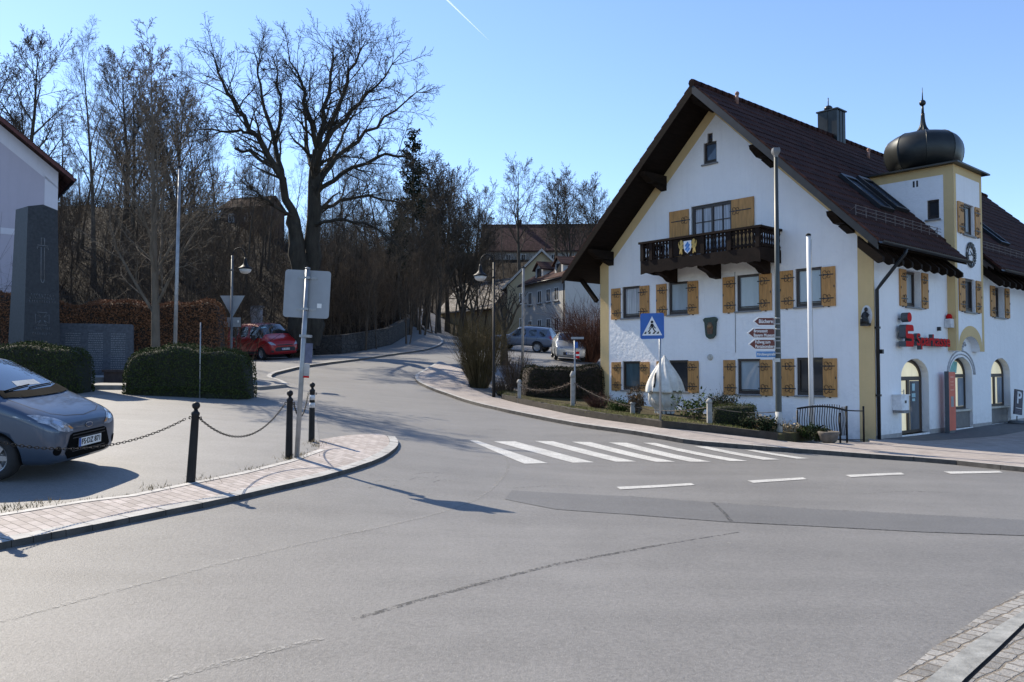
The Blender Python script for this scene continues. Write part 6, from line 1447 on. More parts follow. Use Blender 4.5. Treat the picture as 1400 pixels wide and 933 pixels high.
def grow(out,p,d,L,r,lev,S,rnd):
    mx=S['levels']; n=[7,5,4,3,3][min(lev,4)]; pts=[np.array(p,float)]; d=np.array(d,float)/np.linalg.norm(d); sg=L/n; wob=S['wob'][min(lev,len(S['wob'])-1)]; up=S['up'][min(lev,len(S['up'])-1)]
    dirs=[]
    for i in range(n):
        d=d+np.array([rnd.gauss(0,wob),rnd.gauss(0,wob),rnd.gauss(0,wob)+up]); d/=np.linalg.norm(d); pts.append(pts[-1]+d*sg); dirs.append(d)
    tip=max(S['tip'],r*(.07 if lev==0 else .16)); rad=[r+(tip-r)*i/n for i in range(n+1)]
    if lev==0: rad[0]=r*1.35; 
    out.append((lev,pts,rad,[9,6,5,3,3][min(lev,4)]))
    if lev>=mx: return
    nc=S['kids'][lev]; nc=max(1,int(nc*rnd.uniform(.8,1.2))); t0=S['first'][lev]; az=rnd.uniform(0,6.28)
    for i in range(nc):
        t=t0+(1-t0)*(i+rnd.uniform(.1,.9))/nc; t=min(.985,t); k=min(n-1,int(t*n)); f=t*n-k; q=pts[k]*(1-f)+pts[k+1]*f; rr=rad[k]*(1-f)+rad[k+1]*f
        az+=2.4+rnd.uniform(-.5,.5); a=R(S['ang'][lev])*rnd.uniform(.7,1.25)*(1-.3*t)
        l=L*S['len'][lev]*rnd.uniform(.7,1.2)*(1-(t-t0)/(1-t0+1e-6)*S['taper'][lev])
        grow(out,q,rotv(dirs[k],a,az),l,max(S['tip'],min(rr*.75,rr*S['rr'][lev])),lev+1,S,rnd)
WOOD=dict(levels=4,wob=[.045,.09,.13,.17,.2],up=[.02,.10,.06,.03,.02],kids=[17,8,8,6],first=[.34,.25,.2,.15],ang=[46,42,42,40],len=[.36,.5,.5,.5],taper=[.62,.5,.45,.4],rr=[.45,.52,.52,.5],tip=.0055)
def spec(**k): s=dict(WOOD); s.update(k); return s
def tree_proto(name,S,h,r,seed,bark=M_BARK,trunks=1):
    rnd=random.Random(seed); out=[]
    for k in range(trunks):
        a=rnd.uniform(0,6.28); ln=.0 if trunks==1 else .16
        grow(out,(0,0,-.4) if k==0 else (math.cos(a)*.3,math.sin(a)*.3,-.4),(math.cos(a)*ln,math.sin(a)*ln,1),h*(1 if k==0 else rnd.uniform(.75,.95)),r*(1 if k==0 else .7),0,S,rnd)
    t=bpy.data.objects.new(name,None); col.objects.link(t)
    tubes('trunk',[(p,q,s) for l,p,q,s in out if l==0],bark,t); tubes('crown',[(p,q,s) for l,p,q,s in out if l>0],bark,t)
    zt=max(max(x[2] for x in p) for l,p,q,s in out)
    return t,zt
PROTO=[]
for i,(S,h,r,b,tr) in enumerate([(spec(),20,.24,M_BARK,1),(spec(ang=[36,38,42,40],len=[.33,.5,.5,.5],first=[.3,.25,.2,.15]),21,.22,M_BARK,1),(spec(kids=[18,8,8,6],first=[.26,.2,.2,.15],len=[.38,.5,.5,.5]),17,.2,M_BARK,2),
    (spec(ang=[52,44,42,40],len=[.42,.52,.5,.5],first=[.38,.25,.2,.15]),18,.26,M_BARKD,1),(spec(kids=[14,7,7,5],first=[.5,.3,.2,.15],ang=[34,38,40,40],len=[.26,.5,.5,.5]),19,.15,M_BARK,1),(spec(kids=[14,8,7,6],first=[.2,.2,.2,.15],ang=[40,40,40,40],len=[.34,.5,.5,.5]),12,.12,M_TWIG,2),
    (spec(kids=[18,9,7,5],first=[.3,.2,.15,.12],ang=[48,44,42,40],len=[.42,.52,.5,.5],rr=[.55,.58,.6,.6],tip=.013),17,.3,M_BARK,1),(spec(kids=[16,9,7,5],first=[.22,.2,.15,.12],ang=[42,42,42,40],len=[.46,.52,.5,.5],rr=[.6,.6,.6,.6],tip=.013),15,.24,M_BARK,2)]):
    PROTO.append(tree_proto('bare_tree',S,h,r,100+i,b,tr))
used=set()
def put_tree(px,Y,pyt,k,label,group=None,rz=None,wide=1.0):
    p=at(px,400,Y); x,y=p[0],p[1]; z=H(x,y)-.15; ht=(505-pyt)/FPX*Y+CZ-z
    t,zt=PROTO[k]
    if k in used: t=copy_tree(t)
    used.add(k); s=ht/zt; t.location=(x,y,z); t.scale=(s*wide,s*wide,s); t.rotation_euler=(0,0,random.uniform(0,6.28) if rz is None else rz)
    return tag(t,label,'tree',group)
rs=random.Random(3)
G1='bare trees of the wooded slope'
for px,Y,py,k,lab in [(38,60,22,6,'tall bare tree with wide crown rising above the lilac house roof'),(-22,64,40,6,'bare tree cut by the left picture edge above the lilac house'),(80,70,120,1,'slim bare tree just right of the lilac house gable'),(128,57,6,1,'very tall slender bare tree between the lilac house and the flagpole'),
   (168,66,60,6,'mid height bare tree left of the multi stemmed skyline trees'),(180,62,60,2,'multi stemmed bare tree behind the upright pale tree'),(240,64,70,1,'tall bare tree right behind the grey flagpole'),(262,63,95,7,'bare tree between the grey flagpole and the big oak'),(302,74,150,4,'thin bare tree behind the left limb of the big oak')]:
    put_tree(px,Y,py,k,lab,G1)
for px,Y,py,k in [(15,75,130,5),(60,80,170,4),(105,62,190,5),(150,78,190,4),(185,72,170,5),(222,80,160,4),(250,52,220,5),(285,60,200,5),(325,82,210,4),(355,70,190,5),(378,88,215,4),(30,56,120,4),(110,66,100,4),(150,60,130,1),(205,60,120,4),(268,70,130,4),(290,66,170,1),(335,64,170,4),(365,76,170,1),(395,84,190,4),(225,50,260,5),(70,52,240,5),(330,48,300,5),(370,56,310,5),(140,48,250,5),(95,50,270,5),(180,46,265,5),(265,47,290,5),(310,52,285,5),(345,50,320,5),(322,84,225,2),(345,86,230,5),(362,80,240,2),(335,74,255,5),(372,84,250,5)]:
    put_tree(px,Y,py+rs.uniform(-14,14),k,'slender bare tree among others on the slope left of the big oak','slender trees left of the oak')
for px,Y,py,k in [(452,76,170,4),(480,82,185,1),(505,72,195,4),(528,86,205,0),(548,78,215,4),(470,60,280,4),(492,62,250,4),(515,57,300,5),(538,64,270,4),(560,70,235,0),(462,54,330,5),(500,53,345,5),(445,66,250,4),(430,92,230,1),(460,95,240,4),(490,98,245,1),(520,100,250,4),(550,102,245,1),(575,98,250,4),(440,58,310,5),(485,66,300,4),(508,62,310,5),(530,58,320,5),(548,62,300,4),(455,70,290,4),(570,78,270,4),(560,64,320,5),(475,56,335,5),(515,54,345,4),(465,64,310,2),(498,68,300,2),(532,74,290,2),(562,72,300,2),(480,90,260,2),(540,92,262,2),(584,82,285,2),(448,58,335,5),(490,54,350,5),(535,60,335,5),(572,70,310,5),(505,76,285,5),(525,70,240,4),(575,66,290,5),(556,58,335,5)]:
    put_tree(px,Y,py+rs.uniform(-14,14),k,'slender bare tree among others between the big oak and the street bend','slender trees right of the oak')
for px,Y,py,k in [(580,88,204,7),(612,92,218,6),(638,98,226,7),(600,80,250,6),(652,104,244,6),(560,84,232,7),(626,86,268,7),(625,110,270,4),(668,112,285,4),(590,104,265,1),(610,108,270,4),(640,115,275,1),(655,95,290,5),(620,84,280,4),(596,72,300,5)]:
    put_tree(px,Y,py,k,'spreading bare tree above the far bend of the side street','spreading trees above the street bend')
for px,Y,py,k,lab in [(710,126,211,6,'broad bare tree in front of the hilltop mansion roof'),(762,128,224,6,'narrow bare tree over the middle of the mansion roof'),(786,124,232,7,'bare tree left of the bank roof edge before the mansion'),(824,130,233,7,'bare tree showing just above the bank eave'),(690,120,262,4,'small thin bare tree at the left end of the mansion'),(738,122,262,4,'small thin bare tree before the centre of the mansion')]:
    put_tree(px,Y,py,k,lab,'bare trees on the hilltop')
for i,(t,_) in enumerate(PROTO):
    if i not in used:
        for ch in list(t.children): bpy.data.objects.remove(ch)
        bpy.data.objects.remove(t)
# the big oak, limbs laid out by hand
def oak():
    Y0=48.0; base=at(414,470,Y0); zb=H(base[0],base[1])-.3; rnd=random.Random(11); out=[]
    t=thing('oak_tree','huge dark bare oak with forked trunk and wide crown','tree',(base[0],base[1],zb))
    def P(px,py,dy=0): q=at(px,py,Y0+dy); return np.array([q[0]-base[0],q[1]-base[1],q[2]-zb])
    def limb(pts,r0,r1,lev=1,kids=9,first=.25,L=None):
        p=[P(*a) for a in pts]; q=[p[0]]
        for a,b in zip(p[:-1],p[1:]):
            for f in (.34,.67,1): w=a*(1-f)+b*f; q.append(w+np.array([rnd.gauss(0,.1),rnd.gauss(0,.1),rnd.gauss(0,.08)])*(1 if f<1 else .3))
        n=len(q); r0*=(.84 if lev==0 else .57); r1=r1*.66 if lev==0 or r1>.1 else .014
        rad=[r1+(r0-r1)*(1-i/(n-1))**.85 for i in range(n)]; out.append((lev,q,rad,8)); kids=int(kids*1.9)
        if kids:
            tot=np.linalg.norm(q[-1]-q[0]); S=spec(levels=4,wob=[.05,.1,.16,.22,.24],up=[0,.06,.05,.03,.0],kids=[0,8,8,6],ang=[40,48,48,46],len=[.4,.5,.5,.52],first=[.3,.2,.15,.1],tip=.009)
            for i in range(kids):
                f=first+(1-first)*(i+rnd.random())/kids; k=min(n-2,int(f*(n-1))); d=q[k+1]-q[k]; a=rnd.uniform(0,6.28)
                grow(out,q[k],rotv(d,R(rnd.uniform(28,60)),a)+np.array([0,0,.15]),(L or tot*.42)*.85*rnd.uniform(.6,1.15)*(1-.35*f),max(.022,rad[k]*.42),2,S,rnd)
    limb([(414,480,0),(412,420,0),(410,360,0),(404,322,0),(400,292,-.2)],.95,.42,0,0)
    limb([(424,470,.3),(424,400,.3),(426,330,.3),(429,250,.2),(434,205,.2)],.7,.42,0,4,.6,4)
    limb([(408,330,0),(400,290,-.2),(386,245,-.6),(366,212,-1),(342,178,-1.3),(318,135,-1.6),(298,100,-1.8),(286,68,-1.8)],.5,.06,1,15,.3,4.2)
    limb([(386,245,-.6),(376,200,.6),(362,150,1.4),(352,100,2),(346,66,2.4)],.3,.05,1,10,.25,3.6)
    limb([(376,200,.6),(384,150,2),(380,100,3),(372,74,3.4)],.2,.04,1,8,.2,3.2)
    limb([(434,205,.2),(424,160,-.6),(410,110,-1.2),(397,70,-1.6)],.3,.05,1,11,.15,3.8)
    limb([(434,205,.2),(442,150,.5),(452,100,1),(455,58,1.4)],.32,.05,1,11,.15,3.8)
    limb([(430,240,.2),(446,190,-1.2),(466,135,-2.2),(486,85,-3),(502,54,-3.4)],.32,.05,1,13,.2,3.8)
    limb([(446,190,-1.2),(480,150,-1.8),(515,118,-2.2),(548,80,-2.6)],.24,.045,1,11,.2,3.6)
    limb([(430,252,.2),(460,215,1.6),(500,180,2.6),(540,152,3.4),(582,118,4)],.3,.045,1,13,.22,3.6)
    limb([(430,268,.2),(470,235,-.8),(515,216,-1.6),(556,214,-2.2),(584,232,-2.6)],.27,.04,1,12,.2,3.2)
    limb([(428,290,.2),(465,275,1.2),(505,268,2),(548,278,2.6),(572,300,3)],.22,.04,1,10,.25,3)
    limb([(428,310,.2),(470,300,-1.6),(515,312,-2.6),(550,345,-3)],.2,.035,1,9,.25,2.8)
    limb([(344,182,-1.3),(318,181,-2),(290,176,-2.6),(256,182,-3)],.17,.035,1,8,.3,2.4)
    limb([(372,225,-.9),(350,212,-1.6),(322,203,-2)],.16,.11,1,3,.4,1.6)
    limb([(404,300,-.1),(375,282,-1.4),(350,262,-2.2),(332,250,-2.6)],.2,.035,1,8,.3,2.8)
    limb([(430,240,.2),(420,200,3),(416,150,4.4),(425,90,5)],.26,.04,1,9,.2,3.4)
    limb([(430,250,.2),(455,215,4),(478,165,6),(500,115,7)],.24,.04,1,9,.2,3.4)
    tubes('trunk',[(p,r,s) for l,p,r,s in out if l==0],M_BARKD,t); tubes('crown',[(p,r,s) for l,p,r,s in out if l>0],M_BARKD,t)
oak()
# leaf clouds -------------------------------------------------------------
def leafcards(P,N,size,rndn,tri=False,flat=.5):
    """quads at points P roughly facing normals N"""
    n=len(P); g=np.random.default_rng(rndn); d=N*flat+g.normal(0,.7,(n,3)); d/=np.linalg.norm(d,axis=1,keepdims=True); a=np.cross(d,g.normal(0,1,(n,3))); a/=np.linalg.norm(a,axis=1,keepdims=True)+1e-9; b=np.cross(d,a)
    s=size*g.uniform(.6,1.3,(n,1)); v=np.stack([P-a*s,P-b*s*.5,P+a*s,P+b*s*.5],1).reshape(-1,3); f=np.arange(n*4).reshape(n,4); return v,f
def leafmat(name,c,v=.5,tr=.25):
    b=NB(name); co=b.coord(); f=b.noise(co,30,2,.6); g=b.noise(co,1.4,4,.7)
    cc=b.mix(.6,b.ramp(f,[(.25,[a*(1-v) for a in c]),(.75,[a*(1+v) for a in c])]),b.ramp(g,[(.3,[a*.6 for a in c]),(.7,[a*1.35 for a in c])]))
    return b.done(cc,.8,spec=.1)
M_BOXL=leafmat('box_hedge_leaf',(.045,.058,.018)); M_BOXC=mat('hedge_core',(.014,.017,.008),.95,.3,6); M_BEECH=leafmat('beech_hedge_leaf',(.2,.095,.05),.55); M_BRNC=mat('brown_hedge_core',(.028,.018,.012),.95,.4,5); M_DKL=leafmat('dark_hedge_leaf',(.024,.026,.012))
def hedge(name,label,cx,cy,lx,ly,h,rz,leaf,core,dens,size,round_=.35,seed=0,lump=.05,group=None,twig=None):
    z0=min(H(cx+dx,cy+dy) for dx in (-lx/2,lx/2) for dy in (-ly/2,ly/2)) if lx<8 else H(cx,cy)
    t=thing(name,label,'hedge',(cx,cy,z0-.1),rz,group); g=np.random.default_rng(seed)
    nu,nv=max(12,int(lx*6)),14; rr=min(round_,ly/2,h/2)
    # superellipse section swept along x with rounded ends
    def surf(u,v):  # u in -1..1 along length, v 0..1 around from front bottom over the top to the back bottom
        e=np.clip((np.abs(u)*lx/2-(lx/2-rr*1.6))/(rr*1.6),0,1); k=np.sqrt(np.clip(1-e**2.6,0,1))
        a=np.pi*v; cy_=-np.cos(a); sz=np.sin(a); p=.28
        y=np.sign(cy_)*np.abs(cy_)**p*ly/2*(.25+.75*k); z=np.abs(sz)**p*h*(.0+1.0*np.clip(k,.0,1)**.45)
        x=u*lx/2
        w=lump*(np.sin(x*2.1+seed)+np.sin(x*4.7+z*3+seed*2)*.6+np.sin(y*6+x*3.3)*.4)
        return x,y*(1+w*.4),z*(1+w*.55)
    U,V=np.meshgrid(np.linspace(-1,1,nu),np.linspace(0,1,nv),indexing='ij'); x,y,z=surf(U,V)
    v=np.stack([x*.985,y*.96,z*.975],-1).reshape(-1,3); i,j=np.meshgrid(np.arange(nu-1),np.arange(nv-1),indexing='ij'); a=(i*nv+j).ravel()
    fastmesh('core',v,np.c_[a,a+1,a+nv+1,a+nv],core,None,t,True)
    area=lx*(h*2+ly); n=int(area*dens); u=g.uniform(-1,1,n*2); vv=g.uniform(0,1,n*2)
    # even out the parametrisation by arc length
    tv=np.linspace(0,1,200); _,ty,tz=surf(np.zeros(200),tv); s=np.r_[0,np.cumsum(np.hypot(np.diff(ty),np.diff(tz)))]; vv=np.interp(g.uniform(0,s[-1],n),s,tv); u=u[:n]
    x,y,z=surf(u,vv); P=np.c_[x,y,z]; e=1e-3; x2,y2,z2=surf(u,np.clip(vv+e,0,1)); T=np.c_[x2-x,y2-y,z2-z]; N=np.cross(T,np.array([1.,0,0])); N/=np.linalg.norm(N,axis=1,keepdims=True)+1e-9
    N=np.where((N*np.c_[x*0,y,z-h/2]).sum(1,keepdims=True)<0,-N,N); P=P+N*g.normal(.0,.03,(n,1)); ok=P[:,2]>.02
    lv,lf=leafcards(P[ok],N[ok],size,seed+1); fastmesh('foliage',lv,lf,leaf,None,t)
    if twig:
        m=int(area*twig); k=g.integers(0,n,m); A=P[k]; d=N[k]*.6+g.normal(0,.5,(m,3)); d[:,2]=np.abs(d[:,2])*.7+.1; d/=np.linalg.norm(d,axis=1,keepdims=True); L=g.uniform(.06,.22,(m,1)); s_=np.cross(d,g.normal(0,1,(m,3))); s_/=np.linalg.norm(s_,axis=1,keepdims=True)
        vv_=np.stack([A-s_*.004,A+s_*.004,A+d*L],1).reshape(-1,3); fastmesh('twig',vv_,np.arange(m*3).reshape(m,3),M_TWIG,None,t)
    return t
px_=lambda px,Y:at(px,500,Y)[0]
hgt=lambda py,Y,x:(505-py)/FPX*Y+CZ-H(x,Y)
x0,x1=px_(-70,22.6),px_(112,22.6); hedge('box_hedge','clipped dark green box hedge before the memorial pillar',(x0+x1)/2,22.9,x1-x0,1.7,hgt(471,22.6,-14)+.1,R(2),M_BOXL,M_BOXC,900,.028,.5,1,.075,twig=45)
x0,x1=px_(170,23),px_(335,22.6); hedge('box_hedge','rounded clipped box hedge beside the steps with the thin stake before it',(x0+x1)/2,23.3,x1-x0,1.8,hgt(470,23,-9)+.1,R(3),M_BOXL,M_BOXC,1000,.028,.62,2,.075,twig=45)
x0,x1=px_(62,29.5),px_(299,29.5); hedge('beech_hedge','tall rusty brown beech hedge behind the memorial and flagpole',(x0+x1)/2,30.0,x1-x0,1.3,hgt(404,29.5,-13),R(4),M_BEECH,M_BRNC,900,.04,.25,3,.05,twig=60)
hedge('beech_hedge','dark beech hedge left behind the memorial pillar',-20.6,29.0,7.0,1.2,hgt(392,29,-19.5),R(-2),M_BEECH,M_BRNC,600,.04,.25,4,.05)
x0,x1=px_(716,29.5),px_(822,30.5); hedge('dark_hedge','dark evergreen hedge beside the left corner of the bank',(x0+x1)/2,30.6,x1-x0+.3,1.2,hgt(494,30,1.8),R(16),M_DKL,M_BRNC,900,.03,.3,5,.06,twig=90)
x0,x1=px_(975,21.6),px_(1041,21.6); hedge('box_hedge','small square clipped hedge under the bank windows',(x0+x1)/2,22.0,x1-x0,.75,.82+.12,R(-12),leafmat('yellow_green_hedge_leaf',(.06,.07,.022)),M_BOXC,1600,.02,.12,6,.04,twig=80)
# brushwood ---------------------------------------------------------------
def ribbons(name,P,D,L,wd,mats,parent=None,bend=.35,seed=0,seg=3):
    g=np.random.default_rng(seed); n=len(P); D=D/np.linalg.norm(D,axis=1,keepdims=True); S=np.cross(D,g.normal(0,1,(n,3))); S/=np.linalg.norm(S,axis=1,keepdims=True)+1e-9; bd=g.normal(0,bend,(n,3)); V=[]
    for k in range(seg+1):
        t=k/seg; c=P+(D*t+bd*t*t)*L[:,None]; w=(wd*(1-.8*t))[:,None]; V+= [c-S*w,c+S*w]
    v=np.stack(V,1); m=2*(seg+1); f=[]
    o=np.arange(n)[:,None]*m
    for k in range(seg): f.append(o+np.array([2*k,2*k+1,2*k+3,2*k+2])[None])
    return fastmesh(name,v.reshape(-1,3),np.concatenate(f),mats,None,parent)
def thicket():
    g=np.random.default_rng(21); X=[];Yy=[]
    poly=[(-46,34),(-21,31.5),(-17.5,31.5),(-11.5,31.5),(-10.6,34),(-20,40),(-21.5,52),(-11,53),(-9.2,58),(-8.9,66),(-10.8,76),(-13,96),(-12,108),(10,116),(12,138),(-30,150),(-55,130)]
    n=52000; x=g.uniform(-55,12,n); y=31+(g.uniform(0,1,n)**1.3)*118; ok=pip(poly,x,y); x,y=x[ok],y[ok]
    # clumps
    cl=np.sin(x*.9+y*.35)+np.sin(x*.37-y*.8)+g.normal(0,.7,len(x)); ok=cl>-.6; x,y=x[ok],y[ok]
    z=Hn(x,y)-.15; m=len(x); L=g.uniform(.8,3.8,m)*(1+.3*np.sin(x*.5+y*.2)); D=np.c_[g.normal(0,.35,m),g.normal(0,.35,m),np.ones(m)]
    P=np.c_[x,y,z]; o=ribbons('brushwood',P,D,L,np.full(m,.017),M_BRUSH,None,.3,5)
    # side twigs
    k=g.integers(0,m,m*4); t=g.uniform(.2,1,m*4); Dn=D/np.linalg.norm(D,axis=1,keepdims=True); Q=P[k]+Dn[k]*(L[k]*t)[:,None]; d2=g.normal(0,1,(m*4,3)); d2[:,2]=np.abs(d2[:,2])*.7
    o2=ribbons('twigs',Q,d2,g.uniform(.25,1.1,m*4),np.full(m*4,.006),M_BRUSHT,None,.5,6,2)
    tag(o,kind='stuff'); tag(o2,kind='stuff')
    # evergreen ivy and dead leaves on the floor of the wood
    n=26000; x=g.uniform(-46,-8,n); y=31+(g.uniform(0,1,n)**1.5)*75; ok=pip(poly,x,y); x,y=x[ok],y[ok]; P=np.c_[x,y,Hn(x,y)-.1+g.uniform(0,.5,len(x))]
    lv,lf=leafcards(P,np.tile([0,0,1.],(len(P),1)),.07,9); tag(fastmesh('leaf_litter',lv,lf,leafmat('dead_leaf',(.045,.03,.018))),kind='stuff')
thicket()
def saplings():
    g=np.random.default_rng(77); n=1500; px=g.uniform(430,650,n); Y=g.uniform(54,104,n); x=(px-700)/FPX*Y; ok=x<np.interp(Y,[50,51,57,66,75,104],[-19,-11.5,-9.3,-8.9,-10.5,-13.5]); x,Y=x[ok],Y[ok]; m=len(x); P=np.c_[x,Y,Hn(x,Y)-.2]; L=g.uniform(3,9,m); D=np.c_[g.normal(0,.13,m),g.normal(0,.13,m),np.ones(m)]; Dn=D/np.linalg.norm(D,axis=1,keepdims=True)
    tag(ribbons('saplings',P,D,L,g.uniform(.02,.055,m),M_BRUSH,None,.06,8,4),kind='stuff')
    k=g.integers(0,m,m*34); t=g.uniform(.2,1,m*34); Q=P[k]+Dn[k]*(L[k]*t)[:,None]; d=g.normal(0,.7,(m*34,3)); d[:,2]=np.abs(d[:,2])+.35; tag(ribbons('sapling_twigs',Q,d,g.uniform(.4,1.8,m*34),np.full(m*34,.009),M_BRUSHT,None,.25,9,2),kind='stuff')
saplings()
def bush(name,label,x,y,h,rad,n,m,seed,up=1.0,cat='bush',tw=4,wd=.012,leaf=None,nl=0,ls=.03,off=-.1,spread=.25):
    g=np.random.default_rng(seed); t=thing(name,label,cat,(x,y,H(x,y)+off))
    a=g.uniform(0,6.28,n); r=np.sqrt(g.uniform(0,1,n))*rad*spread; P=np.c_[np.cos(a)*r,np.sin(a)*r,np.zeros(n)]; o=g.uniform(.0,1,n)**.7*rad/h; D=np.c_[np.cos(a)*o,np.sin(a)*o,np.full(n,up)]+g.normal(0,.07,(n,3)); L=h*g.uniform(.55,1.0,n)
    Dn=D/np.linalg.norm(D,axis=1,keepdims=True); ribbons('stem',P,D,L,np.full(n,wd),m,t,.08,seed,4)
    k=g.integers(0,n,n*tw); s=g.uniform(.3,1,n*tw); Q=P[k]+Dn[k]*(L[k]*s)[:,None]; d2=Dn[k]+g.normal(0,.55,(n*tw,3)); ribbons('twig',Q,d2,L[k]*g.uniform(.1,.32,n*tw),np.full(n*tw,wd*.5),m,t,.2,seed+1,2)
    if leaf:
        k=g.integers(0,n,nl); s=g.uniform(.25,1,nl); Q=P[k]+Dn[k]*(L[k]*s)[:,None]+g.normal(0,rad*.12,(nl,3)); Q[:,2]=np.abs(Q[:,2])+.02
        lv,lf=leafcards(Q,np.tile([0,-.3,1.],(nl,1)),ls,seed+2); fastmesh('foliage',lv,lf,leaf,None,t)
    return t
M_OSIER=barkmat('olive_osier_bark',(.085,.066,.032)); M_RBR=barkmat('red_brown_twig',(.1,.05,.035)); M_GLEAF=leafmat('green_garden_leaf',(.05,.075,.02)); M_PLEAF=leafmat('pale_dry_leaf',(.3,.25,.17)); M_DGL=leafmat('dark_glossy_leaf',(.02,.03,.012))
p=at(655,500,33.5); bush('osier_bush','tall olive brown osier bush behind the swan neck lamp',p[0],p[1],hgt(432,33.5,p[0])*1.04,1.35,420,M_OSIER,31,tw=6,wd=.013)
p=at(646,500,36); bush('shrub','dark low shrub at the pavement corner by the osier',p[0],p[1],1.2,.7,160,M_TWIG,32)
p=at(690,500,31.5); bush('shrub','low brown shrub right of the swan neck lamp',p[0],p[1],.95,.8,200,M_TWIG,33,leaf=leafmat('brown_leaf',(.09,.05,.03)),nl=500,ls=.03)
p=at(703,500,34.5); bush('shrub','twiggy brown shrub at the foot of the weathered pole',p[0],p[1],1.7,.9,220,M_TWIG,34)
p=at(806,500,44); bush('domed_bush','domed brown bush at the left corner of the bank',p[0],p[1],hgt(404,44,p[0]),2.6,700,M_RBR,35,up=.75,tw=6,wd=.016,spread=.12)
p=at(818,556,26.2); bush('shrub','low red brown shrub under the leftmost bank window',p[0],p[1],.6,.7,260,M_RBR,36,off=.2,wd=.007)
p=at(846,557,25.2); bush('shrub','low green shrub left of the short garden post',p[0],p[1],.42,.6,160,M_GLEAF,37,off=.2,wd=.006,leaf=M_GLEAF,nl=1800,ls=.03)
p=at(867,560,24.3); bush('dead_plant','wilted brown plant over the short garden post',p[0]+.06,p[1]-.2,.85,.35,70,M_BARKL,38,off=.2,leaf=leafmat('wilted_leaf',(.12,.075,.04)),nl=260,ls=.06,cat='plant')
p=at(952,575,22.8); bush('leafy_shrub','sparse leafy shrub right of the shrouded fountain',p[0],p[1],.95,.75,26,M_TWIG,39,off=.2,wd=.01,leaf=M_GLEAF,nl=420,ls=.05)
p=at(988,560,23.6); bush('dark_shrub','dark round shrub behind the small square hedge',p[0],p[1],.85,.5,150,M_TWIG,40,off=.2,leaf=M_DGL,nl=3600,ls=.03)
for i,(px,py,Y,lab,lf) in enumerate([(1022,586,21.2,'low dark leafy plant right of the small square hedge',M_DGL),(1040,590,21.3,'low plant with pale leaf edges left of the tall lamp',M_PLEAF),(1050,593,20.9,'low dark plant at the foot of the tall lamp',M_DGL)]):
    p=at(px,py,Y); bush('ground_plant',lab,p[0],p[1],.42,.36,40,M_TWIG,50+i,off=.2,wd=.005,leaf=lf,nl=420,ls=.045,cat='plant')
for i,(px,py,Y,lab,lf) in enumerate([(1076,590,21.6,'straw coloured dry plant right of the tall lamp',M_PLEAF),(1104,597,21.6,'broad leaved plant behind the iron railing',M_GLEAF),(1118,600,21.3,'dark leaved plant left of the stone planter',M_DGL)]):
    p=at(px,py,Y); bush('ground_plant',lab,p[0],p[1],.46,.34,40,M_BARKL,60+i,off=.06,wd=.005,leaf=lf,nl=380,ls=.045,cat='plant')
# pollarded tree by the yard
def small_tree(name,label,px,Y,pyt,S,r,bark,seed,h0=None,lean=0):
    p=at(px,480,Y); z=H(p[0],p[1])-.12; h=(505-pyt)/FPX*Y+CZ-z; rnd=random.Random(seed); out=[]; grow(out,(0,0,-.2),(lean,0,1),(h0 or h*.6),r,0,S,rnd)
    t=thing(name,label,'tree',(p[0],p[1],z)); tubes('trunk',[(a,b,s) for l,a,b,s in out if l==0],bark,t); tubes('crown',[(a,b,s) for l,a,b,s in out if l>0],bark,t)
    zt=max(max(x[2] for x in a) for l,a,b,s in out); t.scale=(1,1,h/zt) if .7<h/zt<1.4 else (h/zt,)*3
    return t
small_tree('pollarded_tree','gnarled pollarded tree behind the swan neck lamp',690,41,372,spec(levels=3,kids=[7,5,4,3],first=[.45,.3,.2,.2],ang=[70,55,50,40],len=[.75,.45,.4,.4],rr=[.7,.6,.5,.5],up=[0,.16,.1,.05],wob=[.08,.2,.25,.2],tip=.012),.26,M_BARKD,71)
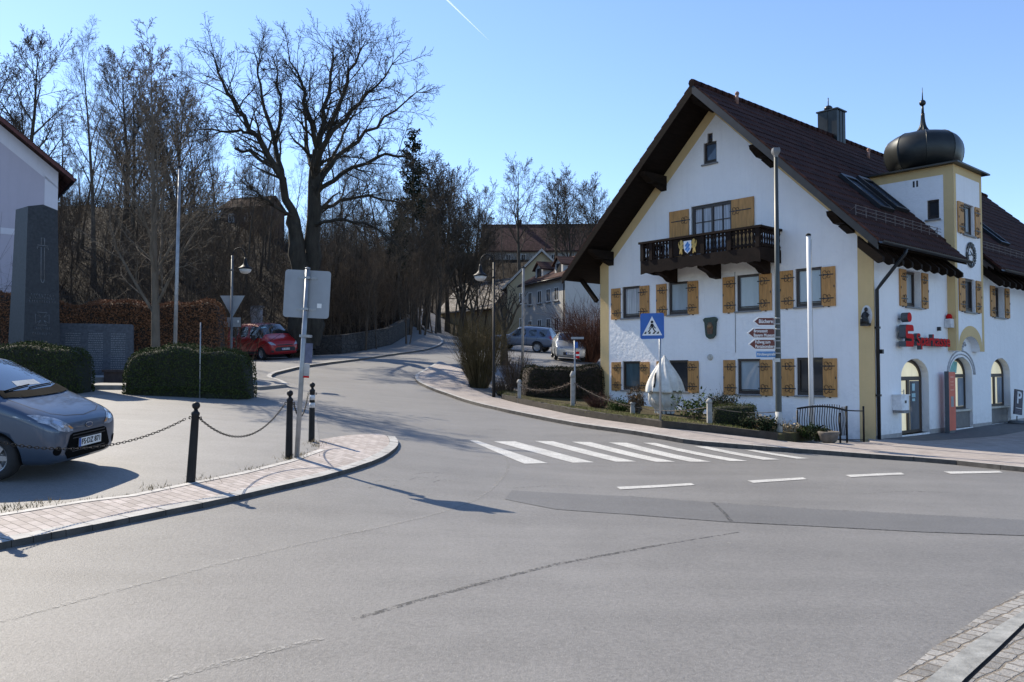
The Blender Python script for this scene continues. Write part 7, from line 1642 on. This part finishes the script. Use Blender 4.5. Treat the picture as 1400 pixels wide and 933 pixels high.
small_tree('pollarded_tree','small dark pollarded tree left of the swan neck lamp head',645,47,378,spec(levels=3,kids=[6,5,4,3],first=[.5,.3,.2,.2],ang=[60,55,50,40],len=[.65,.45,.4,.4],rr=[.7,.6,.5,.5],up=[0,.16,.1,.05],wob=[.08,.2,.25,.2],tip=.012),.2,M_BARKD,72)
small_tree('young_tree','pale twigged upright tree before the beech hedge beside the flagpole',212,27.6,14,spec(kids=[22,10,8,6],first=[.2,.12,.12,.1],ang=[30,38,42,42],len=[.52,.42,.45,.5],taper=[.72,.5,.45,.4],up=[0,.05,.03,.0],wob=[.03,.09,.15,.2],tip=.006),.17,M_BARKL,73,h0=12.0)
# dark conifer behind the oak
def conifer(px,Y,pyt,label,seed):
    p=at(px,480,Y); z=H(p[0],p[1])-.2; h=(505-pyt)/FPX*Y+CZ-z; rnd=random.Random(seed); g=np.random.default_rng(seed); t=thing('conifer',label,'tree',(p[0],p[1],z)); br=[([np.array([0,0,-.3]),np.array([.1,0,h*.5]),np.array([0,.1,h])],[.22,.14,.02],7)]
    lb=[]; Q=[]
    for k in range(70):
        f=.5+.49*(k+rnd.random())/70; zz=h*f; a=rnd.uniform(0,6.28); L=(1.08-f)*h*.17*rnd.uniform(.5,1.1)+.25; d=np.array([math.cos(a),math.sin(a),rnd.uniform(-.05,.4)]); pts=[np.array([0,0,zz])+d*L*s+np.array([0,0,-.12*L*s*s]) for s in (0,.5,1)]; lb.append((pts,[.035,.02,.008],4))
        for _ in range(int(34*L)): s=rnd.uniform(.25,1.05); Q.append(pts[0]+d*L*s+np.array([rnd.gauss(0,.16),rnd.gauss(0,.16),rnd.gauss(0,.14)]))
    tubes('trunk',br,M_BARKD,t); tubes('branch',lb,M_BARKD,t); lv,lf=leafcards(np.array(Q),np.tile([0,0,.6],(len(Q),1)),.16,seed); fastmesh('foliage',lv,lf,leafmat('dark_needles',(.014,.022,.012)),None,t)
conifer(563,74,172,'dark ragged conifer at the right edge of the oak crown',81)
conifer(545,66,300,'small dark conifer low behind the oak branches',82)
